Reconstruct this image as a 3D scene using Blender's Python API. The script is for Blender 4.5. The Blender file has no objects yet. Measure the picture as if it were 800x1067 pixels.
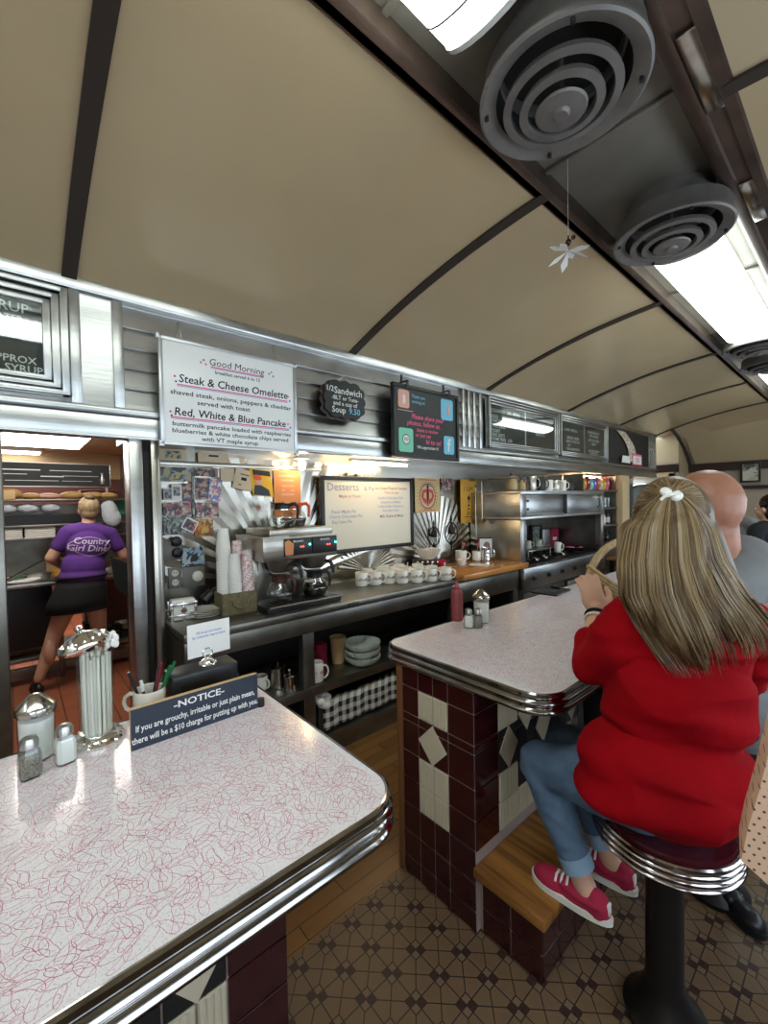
import bpy, bmesh, math, random
from mathutils import Vector, Matrix
import numpy as np
random.seed(7)
PI = math.pi
C = bpy.context.scene.collection
# ------------------------------------------------------------------ camera model
FPX, YAW, PITCH, ROLL, EYE = 443.166, .85393, -.02190, -.01926, 1.55
def cam_axes():
    cy, sy = math.cos(YAW), math.sin(YAW)
    f = Vector((-sy*math.cos(PITCH), cy*math.cos(PITCH), math.sin(PITCH)))
    r = Vector((cy, sy, 0)); u = r.cross(f)
    c, s = math.cos(ROLL), math.sin(ROLL)
    return c*r + s*u, -s*r + c*u, f
AX = cam_axes()
def W(x, y, d):                      # the point at depth d behind a spot of the photograph
    return Vector((0, 0, EYE)) + AX[0]*((x-400)/FPX*d) - AX[1]*((y-533.5)/FPX*d)*1 + AX[2]*d
cam_d = bpy.data.cameras.new('camera'); cam = bpy.data.objects.new('camera', cam_d); C.objects.link(cam)
cam_d.sensor_fit = 'HORIZONTAL'; cam_d.sensor_width = 36; cam_d.lens = 36*FPX/800; cam_d.clip_start = .02
Rm = Matrix((AX[0], AX[1], -AX[2])).transposed().to_4x4()
cam.matrix_world = Matrix.Translation((0, 0, EYE)) @ Rm
bpy.context.scene.camera = cam

# ------------------------------------------------------------------ materials
def mat(name, col, rough=.5, metal=0., emit=None, es=0., trans=0., ior=1.45, coat=0., bump=None, noise=None, alpha=1., sss=0., spec=None, aniso=None):
    m = bpy.data.materials.new(name); m.use_nodes = True
    nt = m.node_tree; b = nt.nodes['Principled BSDF']
    b.inputs['Base Color'].default_value = (*col, 1); b.inputs['Roughness'].default_value = rough
    b.inputs['Metallic'].default_value = metal; b.inputs['Transmission Weight'].default_value = trans
    b.inputs['IOR'].default_value = ior; b.inputs['Coat Weight'].default_value = coat; b.inputs['Alpha'].default_value = alpha
    if spec is not None: b.inputs['Specular IOR Level'].default_value = spec
    if sss: b.inputs['Subsurface Weight'].default_value = sss; b.inputs['Subsurface Radius'].default_value = (.01, .004, .002)
    if emit: b.inputs['Emission Color'].default_value = (*emit, 1); b.inputs['Emission Strength'].default_value = es
    tc = nt.nodes.new('ShaderNodeTexCoord')
    if noise:      # (scale xyz, amount, [second colour])
        mp = nt.nodes.new('ShaderNodeMapping'); mp.inputs['Scale'].default_value = noise[0]
        n = nt.nodes.new('ShaderNodeTexNoise'); n.inputs['Scale'].default_value = 1; n.inputs['Detail'].default_value = 4
        nt.links.new(tc.outputs['Object'], mp.inputs[0]); nt.links.new(mp.outputs[0], n.inputs[0])
        mx = nt.nodes.new('ShaderNodeMix'); mx.data_type = 'RGBA'
        c2 = noise[2] if len(noise) > 2 else tuple(c*(1-noise[1]) for c in col)
        mx.inputs[6].default_value = (*col, 1); mx.inputs[7].default_value = (*c2, 1)
        rr = nt.nodes.new('ShaderNodeMapRange'); rr.inputs[1].default_value = .35; rr.inputs[2].default_value = .65
        nt.links.new(n.outputs[0], rr.inputs[0]); nt.links.new(rr.outputs[0], mx.inputs[0]); nt.links.new(mx.outputs[2], b.inputs['Base Color'])
    if bump:       # (scale xyz, strength, distance)
        mp = nt.nodes.new('ShaderNodeMapping'); mp.inputs['Scale'].default_value = bump[0]
        n = nt.nodes.new('ShaderNodeTexNoise'); n.inputs['Scale'].default_value = 1; n.inputs['Detail'].default_value = 3
        nt.links.new(tc.outputs['Object'], mp.inputs[0]); nt.links.new(mp.outputs[0], n.inputs[0])
        bp = nt.nodes.new('ShaderNodeBump'); bp.inputs['Strength'].default_value = bump[1]; bp.inputs['Distance'].default_value = bump[2]
        nt.links.new(n.outputs[0], bp.inputs['Height']); nt.links.new(bp.outputs[0], b.inputs['Normal'])
    return m
M = {}
M['steel'] = mat('brushed_steel', (.58, .58, .56), .30, 1, bump=((6, 2, 160), .25, .002), noise=((3, 3, 9), .25))
M['steel_dark'] = mat('dull_steel', (.30, .285, .25), .36, .95, noise=((5, 5, 7), .35))
M['plategrey'] = mat('plate_grey', (.20, .19, .17), .5, .2)
M['steel_side'] = mat('warm_steel', (.46, .43, .37), .28, 1, bump=((3, 2, 90), .3, .002))
M['backsplash'] = mat('backsplash_steel', (.48, .45, .39), .25, 1, bump=((5, 5, 3), .3, .006))
M['chrome'] = mat('chrome', (.78, .77, .75), .07, 1)
M['chrome_worn'] = mat('worn_chrome', (.58, .55, .51), .17, 1, noise=((14, 14, 14), .3))
M['vent'] = mat('vent_grey', (.24, .22, .205), .5, .35, noise=((9, 9, 9), .3))
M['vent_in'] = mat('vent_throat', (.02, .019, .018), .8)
M['cream'] = mat('cream_enamel', (.55, .425, .255), .22, 0, coat=.35, noise=((1.3, 1.3, 1.3), .08), bump=((2.2, 2.2, 2.2), .12, .02))
M['rib'] = mat('rib_brown', (.055, .042, .035), .4, .3)
M['rail'] = mat('brown_rail', (.13, .085, .065), .3, .6, noise=((6, 6, 6), .4))
M['strip'] = mat('strip_metal', (.235, .215, .18), .42, .4, noise=((3, 3, 3), .25))
M['maroon'] = mat('maroon_tile', (.038, .004, .006), .12, coat=.3, noise=((20, 20, 20), .3))
M['creamtile'] = mat('cream_tile', (.56, .48, .34), .3)
M['grout'] = mat('grout', (.34, .25, .22), .8)
M['oak'] = mat('oak', (.30, .125, .028), .3, coat=.2, noise=((3, 40, 30), .5, (.13, .05, .012)))
M['oaktop'] = mat('butcher_block', (.55, .22, .05), .22, coat=.3, noise=((30, 3, 8), .4))
M['trimwood'] = mat('wood_trim', (.16, .065, .022), .4)
M['black'] = mat('black_plastic', (.012, .012, .013), .35)
M['blackmetal'] = mat('black_iron', (.02, .017, .016), .4, .6)
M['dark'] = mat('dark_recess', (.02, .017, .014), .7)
M['white'] = mat('white_paint', (.75, .74, .70), .4)
M['china'] = mat('white_china', (.78, .74, .66), .18, coat=.3)
M['board'] = mat('whiteboard_white', (.80, .80, .78), .25)
M['alu'] = mat('aluminium_frame', (.55, .55, .55), .35, .9)
M['slate'] = mat('chalkboard', (.018, .02, .019), .45, noise=((8, 8, 8), .4))
M['chalk'] = mat('chalk_white', (.72, .72, .68), .8)
M['ink'] = mat('black_ink', (.01, .01, .02), .6)
M['pinkink'] = mat('pink_ink', (.75, .10, .22), .6)
M['blueink'] = mat('blue_ink', (.10, .14, .55), .6)
M['cyan'] = mat('pale_blue_chalk', (.18, .50, .66), .7)
M['mint'] = mat('mint_chalk', (.22, .62, .42), .7)
M['pinkchalk'] = mat('pink_chalk', (.80, .13, .26), .7)
M['peach'] = mat('peach_chalk', (.72, .40, .30), .7)
M['glass'] = mat('clear_glass', (.95, .97, .96), .02, trans=1, ior=1.3)
M['sugar'] = mat('white_granules', (.80, .78, .74), .7)
M['pepper'] = mat('ground_pepper', (.10, .085, .065), .8, noise=((300, 300, 300), .6, (.3, .27, .22)))
M['paper'] = mat('white_paper', (.78, .76, .72), .6)
M['straw'] = mat('straw_paper', (.72, .70, .62), .55)
M['navy'] = mat('navy_sign_paint', (.022, .031, .05), .45)
M['ply'] = mat('plywood_edge', (.45, .30, .14), .6)
M['red'] = mat('red_knit', (.29, .001, .005), .9, spec=.12, bump=((120, 120, 120), .5, .002), noise=((5, 5, 5), .2))
M['denim'] = mat('blue_denim', (.065, .11, .175), .85, bump=((300, 300, 300), .4, .001), noise=((12, 12, 12), .45, (.11, .17, .25)))
M['skin'] = mat('skin', (.56, .32, .22), .5, sss=.1)
M['skin2'] = mat('ruddy_skin', (.44, .20, .125), .45, sss=.1, noise=((14, 14, 14), .22))
M['hair'] = mat('ash_blond_hair', (.205, .135, .068), .42, noise=((70, 70, 9), .5, (.10, .062, .03)))
M['hairlight'] = mat('light_blond_hair', (.31, .22, .115), .4)
M['hairdark'] = mat('dark_blond_hair', (.125, .078, .038), .45)
M['greytee'] = mat('grey_cotton', (.20, .20, .195), .9, noise=((7, 7, 7), .2), bump=((60, 60, 60), .3, .002))
M['darkcloth'] = mat('dark_cloth', (.007, .007, .008), .9)
M['purple'] = mat('purple_cotton', (.105, .032, .235), .9, noise=((5, 5, 5), .3))
M['canvas'] = mat('raspberry_canvas', (.34, .012, .045), .85, bump=((200, 200, 200), .4, .001))
M['rubber'] = mat('white_rubber', (.72, .69, .62), .6)
M['lace'] = mat('white_lace', (.75, .72, .68), .8)
M['vinyl'] = mat('oxblood_vinyl', (.055, .006, .010), .22, coat=.3)
M['wicker'] = mat('woven_straw', (.52, .38, .20), .7, noise=((60, 60, 60), .3))
M['ketchup'] = mat('ketchup_red', (.27, .052, .055), .32)
M['orange'] = mat('orange_plastic', (.75, .09, .02), .35)
M['coffee'] = mat('black_coffee', (.012, .006, .003), .1)
M['diffuser'] = mat('lamp_diffuser', (.9, .93, .92), .5, emit=(.86, .97, .94), es=6.5)
M['klight'] = mat('kitchen_lamp', (.9, .9, .9), .5, emit=(1, .95, .86), es=6)
M['warmlamp'] = mat('warm_bulb', (1, .9, .7), .5, emit=(1, .72, .38), es=45)
M['green_led'] = mat('green_led', (.02, .6, .2), .4, emit=(.05, 1, .45), es=8)
M['red_led'] = mat('red_led', (.6, .02, .02), .4, emit=(1, .05, .03), es=5)
M['kwall'] = mat('maroon_paint', (.11, .035, .028), .6)
M['kceil'] = mat('tan_ceiling', (.42, .30, .17), .6)
M['tan'] = mat('tan_leather', (.70, .44, .29), .55)
M['bread'] = mat('bread_crust', (.62, .36, .13), .6, noise=((14, 14, 14), .3))
M['bag'] = mat('plastic_bag', (.62, .66, .72), .25, alpha=.75, bump=((30, 30, 30), .6, .02))
M['gold'] = mat('kraft_box', (.62, .42, .2), .6)
M['wallbeige'] = mat('beige_wall', (.42, .35, .25), .6)
M['darktrim'] = mat('dark_brown_trim', (.035, .015, .012), .4)

M['creampaper'] = mat('cream_paper', (.66, .56, .40), .7)
M['yellowpaper'] = mat('yellow_paper', (.75, .48, .03), .6)
M['orangepaper'] = mat('faded_orange_paper', (.66, .27, .10), .6)
M['creamboard'] = mat('ivory_board', (.76, .70, .56), .25)
M['kraftpaper'] = mat('kraft_yellow_paper', (.64, .46, .22), .6)
M['amberpaper'] = mat('amber_paper', (.68, .36, .05), .6)
M['redprint'] = mat('red_print', (.50, .08, .05), .6)
M['fadedink'] = mat('faded_ink', (.20, .15, .14), .6)
M['fadedblue'] = mat('faded_blue_ink', (.30, .32, .42), .6)
M['fadedred'] = mat('faded_red_ink', (.50, .20, .18), .6)
M['warmtube'] = mat('warm_tube', (1, .9, .7), .5, emit=(1, .74, .42), es=26)
M['olive'] = mat('olive_canvas', (.17, .14, .075), .9, noise=((40, 40, 40), .3))
M['creampaper2'] = mat('filter_paper', (.72, .66, .55), .7)
M['maroonpen'] = mat('maroon_plastic', (.18, .01, .02), .35)
M['greenpen'] = mat('green_plastic', (.01, .13, .04), .35)
M['stone'] = mat('stoneware', (.36, .35, .30), .45)
M['jugtan'] = mat('tan_jug', (.42, .30, .15), .35)
M['postwood'] = mat('honey_painted_wood', (.60, .44, .25), .45)
M['creampaint'] = mat('cream_door_paint', (.46, .42, .34), .4)
M['doorglass'] = mat('dark_door_glass', (.05, .06, .055), .06)
M['skypane'] = mat('window_daylight', (.5, .55, .6), .3, emit=(.75, .85, 1), es=.5)
M['palechina'] = mat('pale_green_china', (.62, .68, .62), .25)
M['denimlight'] = mat('turned_denim', (.22, .32, .42), .85)
M['mint2'] = mat('green_sign', (.05, .28, .16), .5)
M['hairlight2'] = mat('pinned_blond_hair', (.42, .30, .17), .5, noise=((60, 60, 20), .4))
M['palelilac'] = mat('pale_lilac_print', (.62, .52, .66), .7)
def nodes_mat(name, rough=.3, coat=0., metal=0.):
    m = bpy.data.materials.new(name); m.use_nodes = True
    b = m.node_tree.nodes['Principled BSDF']; b.inputs['Roughness'].default_value = rough
    b.inputs['Coat Weight'].default_value = coat; b.inputs['Metallic'].default_value = metal
    return m, m.node_tree, b
class G:                            # tiny node-graph builder
    def __init__(s, nt): s.nt = nt
    def m(s, op, a, b=None, c=None):
        n = s.nt.nodes.new('ShaderNodeMath'); n.operation = op
        for i, v in enumerate((a, b, c)):
            if v is None: continue
            if isinstance(v, (int, float)): n.inputs[i].default_value = v
            else: s.nt.links.new(v, n.inputs[i])
        return n.outputs[0]
    def mix(s, f, a, b):
        n = s.nt.nodes.new('ShaderNodeMix'); n.data_type = 'RGBA'
        for i, v in ((0, f), (6, a), (7, b)):
            if isinstance(v, tuple): n.inputs[i].default_value = (*v, 1)
            elif isinstance(v, (int, float)): n.inputs[i].default_value = v
            else: s.nt.links.new(v, n.inputs[i])
        return n.outputs[2]
    def xyz(s):
        t = s.nt.nodes.new('ShaderNodeTexCoord'); x = s.nt.nodes.new('ShaderNodeSeparateXYZ')
        s.nt.links.new(t.outputs['Object'], x.inputs[0]); return t.outputs['Object'], x.outputs
    def noise(s, vec, sc, det=3):
        n = s.nt.nodes.new('ShaderNodeTexNoise'); n.inputs['Scale'].default_value = sc; n.inputs['Detail'].default_value = det
        s.nt.links.new(vec, n.inputs[0]); return n.outputs[0]
def tile_floor_mat():
    m, nt, b = nodes_mat('mosaic_floor', .45); g = G(nt); v, o = g.xyz()
    S = .11; u = []
    for i, off in ((0, -.012), (1, .038)):
        t = g.m('DIVIDE', g.m('ADD', o[i], 50*S+off), S)
        u.append(g.m('SUBTRACT', g.m('FRACT', t), .5))
    ax, ay = g.m('ABSOLUTE', u[0]), g.m('ABSOLUTE', u[1])
    mx = g.m('MAXIMUM', ax, ay); mn = g.m('MINIMUM', ax, ay)
    inside = g.m('LESS_THAN', mx, .22)
    darkq = g.m('MULTIPLY', inside, g.m('GREATER_THAN', g.m('MULTIPLY', u[0], u[1]), 0))
    w = .018
    axis = g.m('LESS_THAN', mn, w)
    diag = g.m('MULTIPLY', g.m('LESS_THAN', g.m('ABSOLUTE', g.m('SUBTRACT', ax, ay)), w*1.3), g.m('SUBTRACT', 1, inside))
    ring = g.m('LESS_THAN', g.m('ABSOLUTE', g.m('SUBTRACT', mx, .22)), w)
    gr = g.m('MAXIMUM', g.m('MAXIMUM', axis, diag), ring)
    n = g.noise(v, 9); n2 = g.noise(v, 60)
    base = g.mix(n, (.165, .096, .048), (.115, .066, .034)); base = g.mix(g.m('MULTIPLY', n2, .4), base, (.17, .11, .06))
    c = g.mix(g.m('MULTIPLY', inside, .35), base, (.16, .12, .08))
    c = g.mix(darkq, c, (.04, .014, .011)); c = g.mix(gr, c, (.026, .017, .011))
    nt.links.new(c, b.inputs['Base Color']); return m
M['mosaic'] = tile_floor_mat()
def plank_mat():
    m, nt, b = nodes_mat('plank_floor', .35, .15); g = G(nt); v, o = g.xyz()
    row = g.m('FLOOR', g.m('DIVIDE', g.m('ADD', o[0], 20), .07)); fx = g.m('FRACT', g.m('DIVIDE', g.m('ADD', o[0], 20), .07))
    sh = g.m('FRACT', g.m('MULTIPLY', row, .377))
    ty = g.m('ADD', g.m('DIVIDE', g.m('ADD', o[1], 20), .55), sh); fy = g.m('FRACT', ty)
    cell = g.m('FRACT', g.m('MULTIPLY', g.m('SINE', g.m('ADD', g.m('MULTIPLY', row, 12.98), g.m('MULTIPLY', g.m('FLOOR', ty), 78.2))), 437.5))
    gap = g.m('MAXIMUM', g.m('LESS_THAN', fx, .05), g.m('LESS_THAN', fy, .008))
    mp = nt.nodes.new('ShaderNodeMapping'); mp.inputs['Scale'].default_value = (60, 4, 1); nt.links.new(v, mp.inputs[0])
    n = g.noise(mp.outputs[0], 1.5)
    c = g.mix(cell, (.30, .135, .03), (.17, .07, .016)); c = g.mix(g.m('MULTIPLY', n, .5), c, (.10, .04, .012)); c = g.mix(gap, c, (.012, .007, .004))
    nt.links.new(c, b.inputs['Base Color']); return m
M['plank'] = plank_mat()
def quarry_mat():
    m, nt, b = nodes_mat('quarry_tile', .4); g = G(nt); v, o = g.xyz()
    fx = g.m('FRACT', g.m('DIVIDE', g.m('ADD', o[0], 20), .3)); fy = g.m('FRACT', g.m('DIVIDE', g.m('ADD', o[1], 20), .15))
    gap = g.m('MAXIMUM', g.m('LESS_THAN', fx, .03), g.m('LESS_THAN', fy, .06))
    c = g.mix(g.noise(v, 7), (.34, .10, .045), (.22, .065, .03)); c = g.mix(gap, c, (.06, .03, .02))
    nt.links.new(c, b.inputs['Base Color']); return m
M['quarry'] = quarry_mat()
def laminate_mat():
    m, nt, b = nodes_mat('speckled_laminate', .16, .3); g = G(nt); v, o = g.xyz()
    n = g.noise(v, 320, 2); n2 = g.noise(v, 25, 3)
    f = g.m('GREATER_THAN', n, .60)
    c = g.mix(g.m('MULTIPLY', f, .5), (.72, .68, .69), (.44, .38, .38)); c = g.mix(g.m('MULTIPLY', n2, .25), c, (.60, .50, .50))
    nt.links.new(c, b.inputs['Base Color']); return m
M['laminate'] = laminate_mat()
M['squiggle'] = mat('pink_boomerang_print', (.54, .17, .24), .2)
M['edge_chrome'] = mat('counter_edge_chrome', (.42, .40, .385), .14, 1, noise=((14, 14, 14), .35))
M['stool_chrome'] = mat('stool_chrome', (.40, .36, .35), .12, 1)
def gingham_mat():
    m, nt, b = nodes_mat('black_gingham', .85); g = G(nt); v, o = g.xyz(); S = .060
    a = g.m('GREATER_THAN', g.m('FRACT', g.m('DIVIDE', g.m('ADD', g.m('ADD', o[0], o[1]), 20), S)), .5)
    c_ = g.m('GREATER_THAN', g.m('FRACT', g.m('DIVIDE', g.m('ADD', o[2], 20), S)), .5)
    s = g.m('MULTIPLY', g.m('ADD', a, c_), .5)
    r = g.mix(s, (.70, .66, .60), (.008, .008, .009)); nt.links.new(r, b.inputs['Base Color']); return m
M['gingham'] = gingham_mat()
def perf_mat():
    m, nt, b = nodes_mat('perforated_leather', .55); g = G(nt); v, o = g.xyz(); S = .0135
    row = g.m('FLOOR', g.m('DIVIDE', g.m('ADD', o[2], 20), S)); off = g.m('MULTIPLY', g.m('FRACT', g.m('MULTIPLY', row, .5)), 1)
    fx = g.m('SUBTRACT', g.m('FRACT', g.m('ADD', g.m('DIVIDE', g.m('ADD', o[0], 20), S), off)), .5)
    fz = g.m('SUBTRACT', g.m('FRACT', g.m('DIVIDE', g.m('ADD', o[2], 20), S)), .5)
    d = g.m('LESS_THAN', g.m('SQRT', g.m('ADD', g.m('MULTIPLY', fx, fx), g.m('MULTIPLY', fz, fz))), .17)
    inb = g.m('MULTIPLY', d, g.m('GREATER_THAN', g.m('ABSOLUTE', g.m('SUBTRACT', o[2], .16)), -1))
    c = g.mix(inb, (.66, .42, .28), (.09, .035, .02)); nt.links.new(c, b.inputs['Base Color']); return m
M['perf'] = perf_mat()
def photo_mat(name, cols, sc=14):
    m, nt, b = nodes_mat(name, .3); g = G(nt); v, o = g.xyz()
    nv = nt.nodes.new('ShaderNodeTexNoise'); nv.inputs['Scale'].default_value = 24; nv.inputs['Detail'].default_value = 4; nt.links.new(v, nv.inputs[0])
    va = nt.nodes.new('ShaderNodeVectorMath'); va.operation = 'MULTIPLY_ADD'; nt.links.new(nv.outputs[1], va.inputs[0]); va.inputs[1].default_value = (.07, .07, .07); nt.links.new(v, va.inputs[2])
    vo = nt.nodes.new('ShaderNodeTexVoronoi'); vo.inputs['Scale'].default_value = sc*1.9; nt.links.new(va.outputs[0], vo.inputs[0])
    sx = nt.nodes.new('ShaderNodeSeparateXYZ'); nt.links.new(vo.outputs['Color'], sx.inputs[0])
    r = nt.nodes.new('ShaderNodeValToRGB'); r.color_ramp.interpolation = 'CONSTANT'
    e = r.color_ramp.elements
    while len(e) < len(cols): e.new(.5)
    for i, c in enumerate(cols): e[i].position = i/len(cols); e[i].color = (*c, 1)
    n = g.noise(v, 30); f = g.m('ADD', g.m('MULTIPLY', sx.outputs[0], .8), g.m('MULTIPLY', n, .2))
    nt.links.new(f, r.inputs[0]); nt.links.new(r.outputs[0], b.inputs['Base Color']); return m

def thin_glass(name, tint=(.93, .96, .95), base=.04):
    m = bpy.data.materials.new(name); m.use_nodes = True; nt = m.node_tree; nt.nodes.remove(nt.nodes['Principled BSDF'])
    tr = nt.nodes.new('ShaderNodeBsdfTransparent'); tr.inputs[0].default_value = (*tint, 1); gl = nt.nodes.new('ShaderNodeBsdfGlossy'); gl.inputs['Roughness'].default_value = .03
    fr = nt.nodes.new('ShaderNodeFresnel'); ge = nt.nodes.new('ShaderNodeNewGeometry'); io = nt.nodes.new('ShaderNodeMapRange'); io.inputs[3].default_value = 1.45; io.inputs[4].default_value = 1/1.45
    nt.links.new(ge.outputs['Backfacing'], io.inputs[0]); nt.links.new(io.outputs[0], fr.inputs[0]); ad = nt.nodes.new('ShaderNodeMath'); ad.operation = 'ADD'; ad.inputs[1].default_value = base; nt.links.new(fr.outputs[0], ad.inputs[0])
    mx = nt.nodes.new('ShaderNodeMixShader'); nt.links.new(ad.outputs[0], mx.inputs[0]); nt.links.new(tr.outputs[0], mx.inputs[1]); nt.links.new(gl.outputs[0], mx.inputs[2])
    nt.links.new(mx.outputs[0], nt.nodes['Material Output'].inputs[0]); return m
# ------------------------------------------------------------------ mesh builder
_fonts = {}
def text_geo(s, size=1., shear=0., width=1., spacing=1., bold=.012):
    key = (s, shear, spacing, bold)
    if key not in _fonts:
        cu = bpy.data.curves.new('t', 'FONT'); cu.body = s; cu.size = 1; cu.shear = shear; cu.resolution_u = 2; cu.space_character = spacing; cu.offset = bold
        o = bpy.data.objects.new('t', cu); C.objects.link(o)
        dg = bpy.context.evaluated_depsgraph_get(); me = bpy.data.meshes.new_from_object(o.evaluated_get(dg))
        vs = [(v.co.x, v.co.y) for v in me.vertices]; fs = [tuple(p.vertices) for p in me.polygons]
        bpy.data.objects.remove(o); bpy.data.curves.remove(cu); bpy.data.meshes.remove(me)
        _fonts[key] = (vs, fs)
    vs, fs = _fonts[key]
    return [(x*size*width, y*size) for x, y in vs], fs
class MB:
    def __init__(s): s.v = []; s.f = []; s.m = []
    def add(s, vs, fs, m=0):
        k = len(s.v); s.v += [tuple(v) for v in vs]; s.f += [tuple(i+k for i in f) for f in fs]; s.m += [m]*len(fs); return s
    def box(s, x0, x1, y0, y1, z0, z1, m=0, bev=0., rot=None, seg=2):
        x0, x1, y0, y1, z0, z1 = min(x0, x1), max(x0, x1), min(y0, y1), max(y0, y1), min(z0, z1), max(z0, z1)
        cx, cy, cz = (x0+x1)/2, (y0+y1)/2, (z0+z1)/2
        bm = bmesh.new(); bmesh.ops.create_cube(bm, size=1)
        for v in bm.verts: v.co = Vector((v.co.x*(x1-x0), v.co.y*(y1-y0), v.co.z*(z1-z0)))
        if bev: bmesh.ops.bevel(bm, geom=bm.edges[:], offset=min(bev, .45*min(abs(x1-x0), abs(y1-y0), abs(z1-z0))), segments=seg, affect='EDGES', profile=.5)
        bm.verts.index_update(); R = rot or Matrix.Identity(3)
        s.add([R @ v.co + Vector((cx, cy, cz)) for v in bm.verts], [[v.index for v in f.verts] for f in bm.faces], m); bm.free(); return s
    def ring(s, c, ax, r, n, ex=1.):
        ax = Vector(ax).normalized(); a = Vector((0, 0, 1)) if abs(ax.z) < .9 else Vector((1, 0, 0))
        u = ax.cross(a).normalized(); w = ax.cross(u)
        return [Vector(c) + u*math.cos(2*PI*i/n)*r + w*math.sin(2*PI*i/n)*r*ex for i in range(n)]
    def cyl(s, p0, p1, r0, r1=None, n=20, m=0, caps=True):
        r1 = r0 if r1 is None else r1; d = Vector(p1)-Vector(p0)
        vs = s.ring(p0, d, r0, n) + s.ring(p1, d, r1, n)
        fs = [(i, (i+1) % n, n+(i+1) % n, n+i) for i in range(n)]
        if caps: fs += [tuple(range(n))[::-1], tuple(range(n, 2*n))]
        return s.add(vs, fs, m)
    def lathe(s, prof, c=(0, 0, 0), n=28, m=0, sx=1., sy=1., close=True):
        vs = []; k = len(prof)
        for r, z in prof:
            vs += [(c[0]+r*sx*math.cos(2*PI*i/n), c[1]+r*sy*math.sin(2*PI*i/n), c[2]+z) for i in range(n)]
        fs = [(j*n+i, j*n+(i+1) % n, (j+1)*n+(i+1) % n, (j+1)*n+i) for j in range(k-1) for i in range(n)]
        if close: fs += [tuple(range(n))[::-1], tuple(range((k-1)*n, k*n))]
        return s.add(vs, fs, m)
    def tube(s, pts, r, n=8, m=0, closed=False):
        pts = [Vector(p) for p in pts]; k = len(pts); rs = r if isinstance(r, (list, tuple)) else [r]*k
        vs = []; up = None
        for i in range(k):
            a = pts[(i-1) % k] if (i > 0 or closed) else pts[0]; b = pts[(i+1) % k] if (i < k-1 or closed) else pts[-1]
            t = (b-a).normalized()
            if up is None: up = Vector((0, 0, 1)) if abs(t.z) < .9 else Vector((1, 0, 0))
            u = (up - t*up.dot(t))
            if u.length < 1e-4: u = t.orthogonal()
            u.normalize(); up = u; w = t.cross(u)
            vs += [pts[i] + u*math.cos(2*PI*j/n)*rs[i] + w*math.sin(2*PI*j/n)*rs[i] for j in range(n)]
        fs = [(i*n+j, i*n+(j+1) % n, ((i+1) % k)*n+(j+1) % n, ((i+1) % k)*n+j) for i in range(k if closed else k-1) for j in range(n)]
        if not closed: fs += [tuple(range(n))[::-1], tuple(range((k-1)*n, k*n))]
        return s.add(vs, fs, m)
    def ell(s, c, r, n=16, m=0, R=None):
        r = (r, r, r) if isinstance(r, (int, float)) else r; vs = []; k = n//2+1; R = R or Matrix.Identity(3)
        for j in range(k):
            t = PI*(j+.02 if j == 0 else (j-.02 if j == k-1 else j))/(k-1)
            for i in range(n):
                p = 2*PI*i/n; vs.append(R @ Vector((r[0]*math.sin(t)*math.cos(p), r[1]*math.sin(t)*math.sin(p), r[2]*math.cos(t))) + Vector(c))
        fs = [(j*n+i, (j+1)*n+i, (j+1)*n+(i+1) % n, j*n+(i+1) % n) for j in range(k-1) for i in range(n)]
        fs += [tuple(range(n)), tuple(range((k-1)*n, k*n))[::-1]]
        return s.add(vs, fs, m)
    def prism(s, poly, y0, y1, m=0):          # poly in x,z extruded along y
        n = len(poly); vs = [(x, y0, z) for x, z in poly] + [(x, y1, z) for x, z in poly]
        return s.add(vs, [tuple(range(n)), tuple(range(n, 2*n))[::-1]] + [(i, i+n, (i+1) % n+n, (i+1) % n) for i in range(n)], m)
    def prismz(s, poly, z0, z1, m=0, mtop=None):
        n = len(poly); vs = [(x, y, z0) for x, y in poly] + [(x, y, z1) for x, y in poly]
        s.add(vs, [tuple(range(n))[::-1]] + [(i, (i+1) % n, (i+1) % n+n, i+n) for i in range(n)], m)
        return s.add([(x, y, z1) for x, y in poly], [tuple(range(n))], m if mtop is None else mtop)
    def text(s, st, x, z, size, y=0., m=0, align='C', shear=0., width=1., rot=0., spacing=1., bold=.012):   # reads along +x, faces -y
        vs, fs = text_geo(st, size, shear, width, spacing, bold)
        if not vs: return s
        xs = [v[0] for v in vs]; dx = {'C': -(min(xs)+max(xs))/2, 'L': -min(xs), 'R': -max(xs)}[align]
        c, q = math.cos(rot), math.sin(rot); P = [(v[0]+dx, v[1]) for v in vs]
        return s.add([(x+a*c-b*q, y, z+a*q+b*c) for a, b in P], fs, m)
    def build(s, name, mats, parent=None, smooth=True, world=False, angle=40):
        me = bpy.data.meshes.new(name)
        vs = s.v
        if world and parent:
            inv = (parent.parent.matrix_basis if parent.parent else parent.matrix_basis).inverted(); vs = [tuple(inv @ Vector(v)) for v in vs]
        me.from_pydata(vs, [], s.f); mats = mats if isinstance(mats, (list, tuple)) else [mats]
        for k in mats: me.materials.append(M[k] if isinstance(k, str) else k)
        me.polygons.foreach_set('material_index', s.m); 
        me.polygons.foreach_set('use_smooth', [smooth]*len(s.f))
        bm = bmesh.new(); bm.from_mesh(me); bmesh.ops.remove_doubles(bm, verts=bm.verts, dist=1e-6)
        bmesh.ops.recalc_face_normals(bm, faces=bm.faces) if len(bm.faces) < 60000 and not getattr(s, 'flat', False) else None
        bm.to_mesh(me); bm.free()
        if smooth: me.set_sharp_from_angle(angle=math.radians(angle))
        me.update(); o = bpy.data.objects.new(name, me); C.objects.link(o); o.parent = parent
        return o
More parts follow.
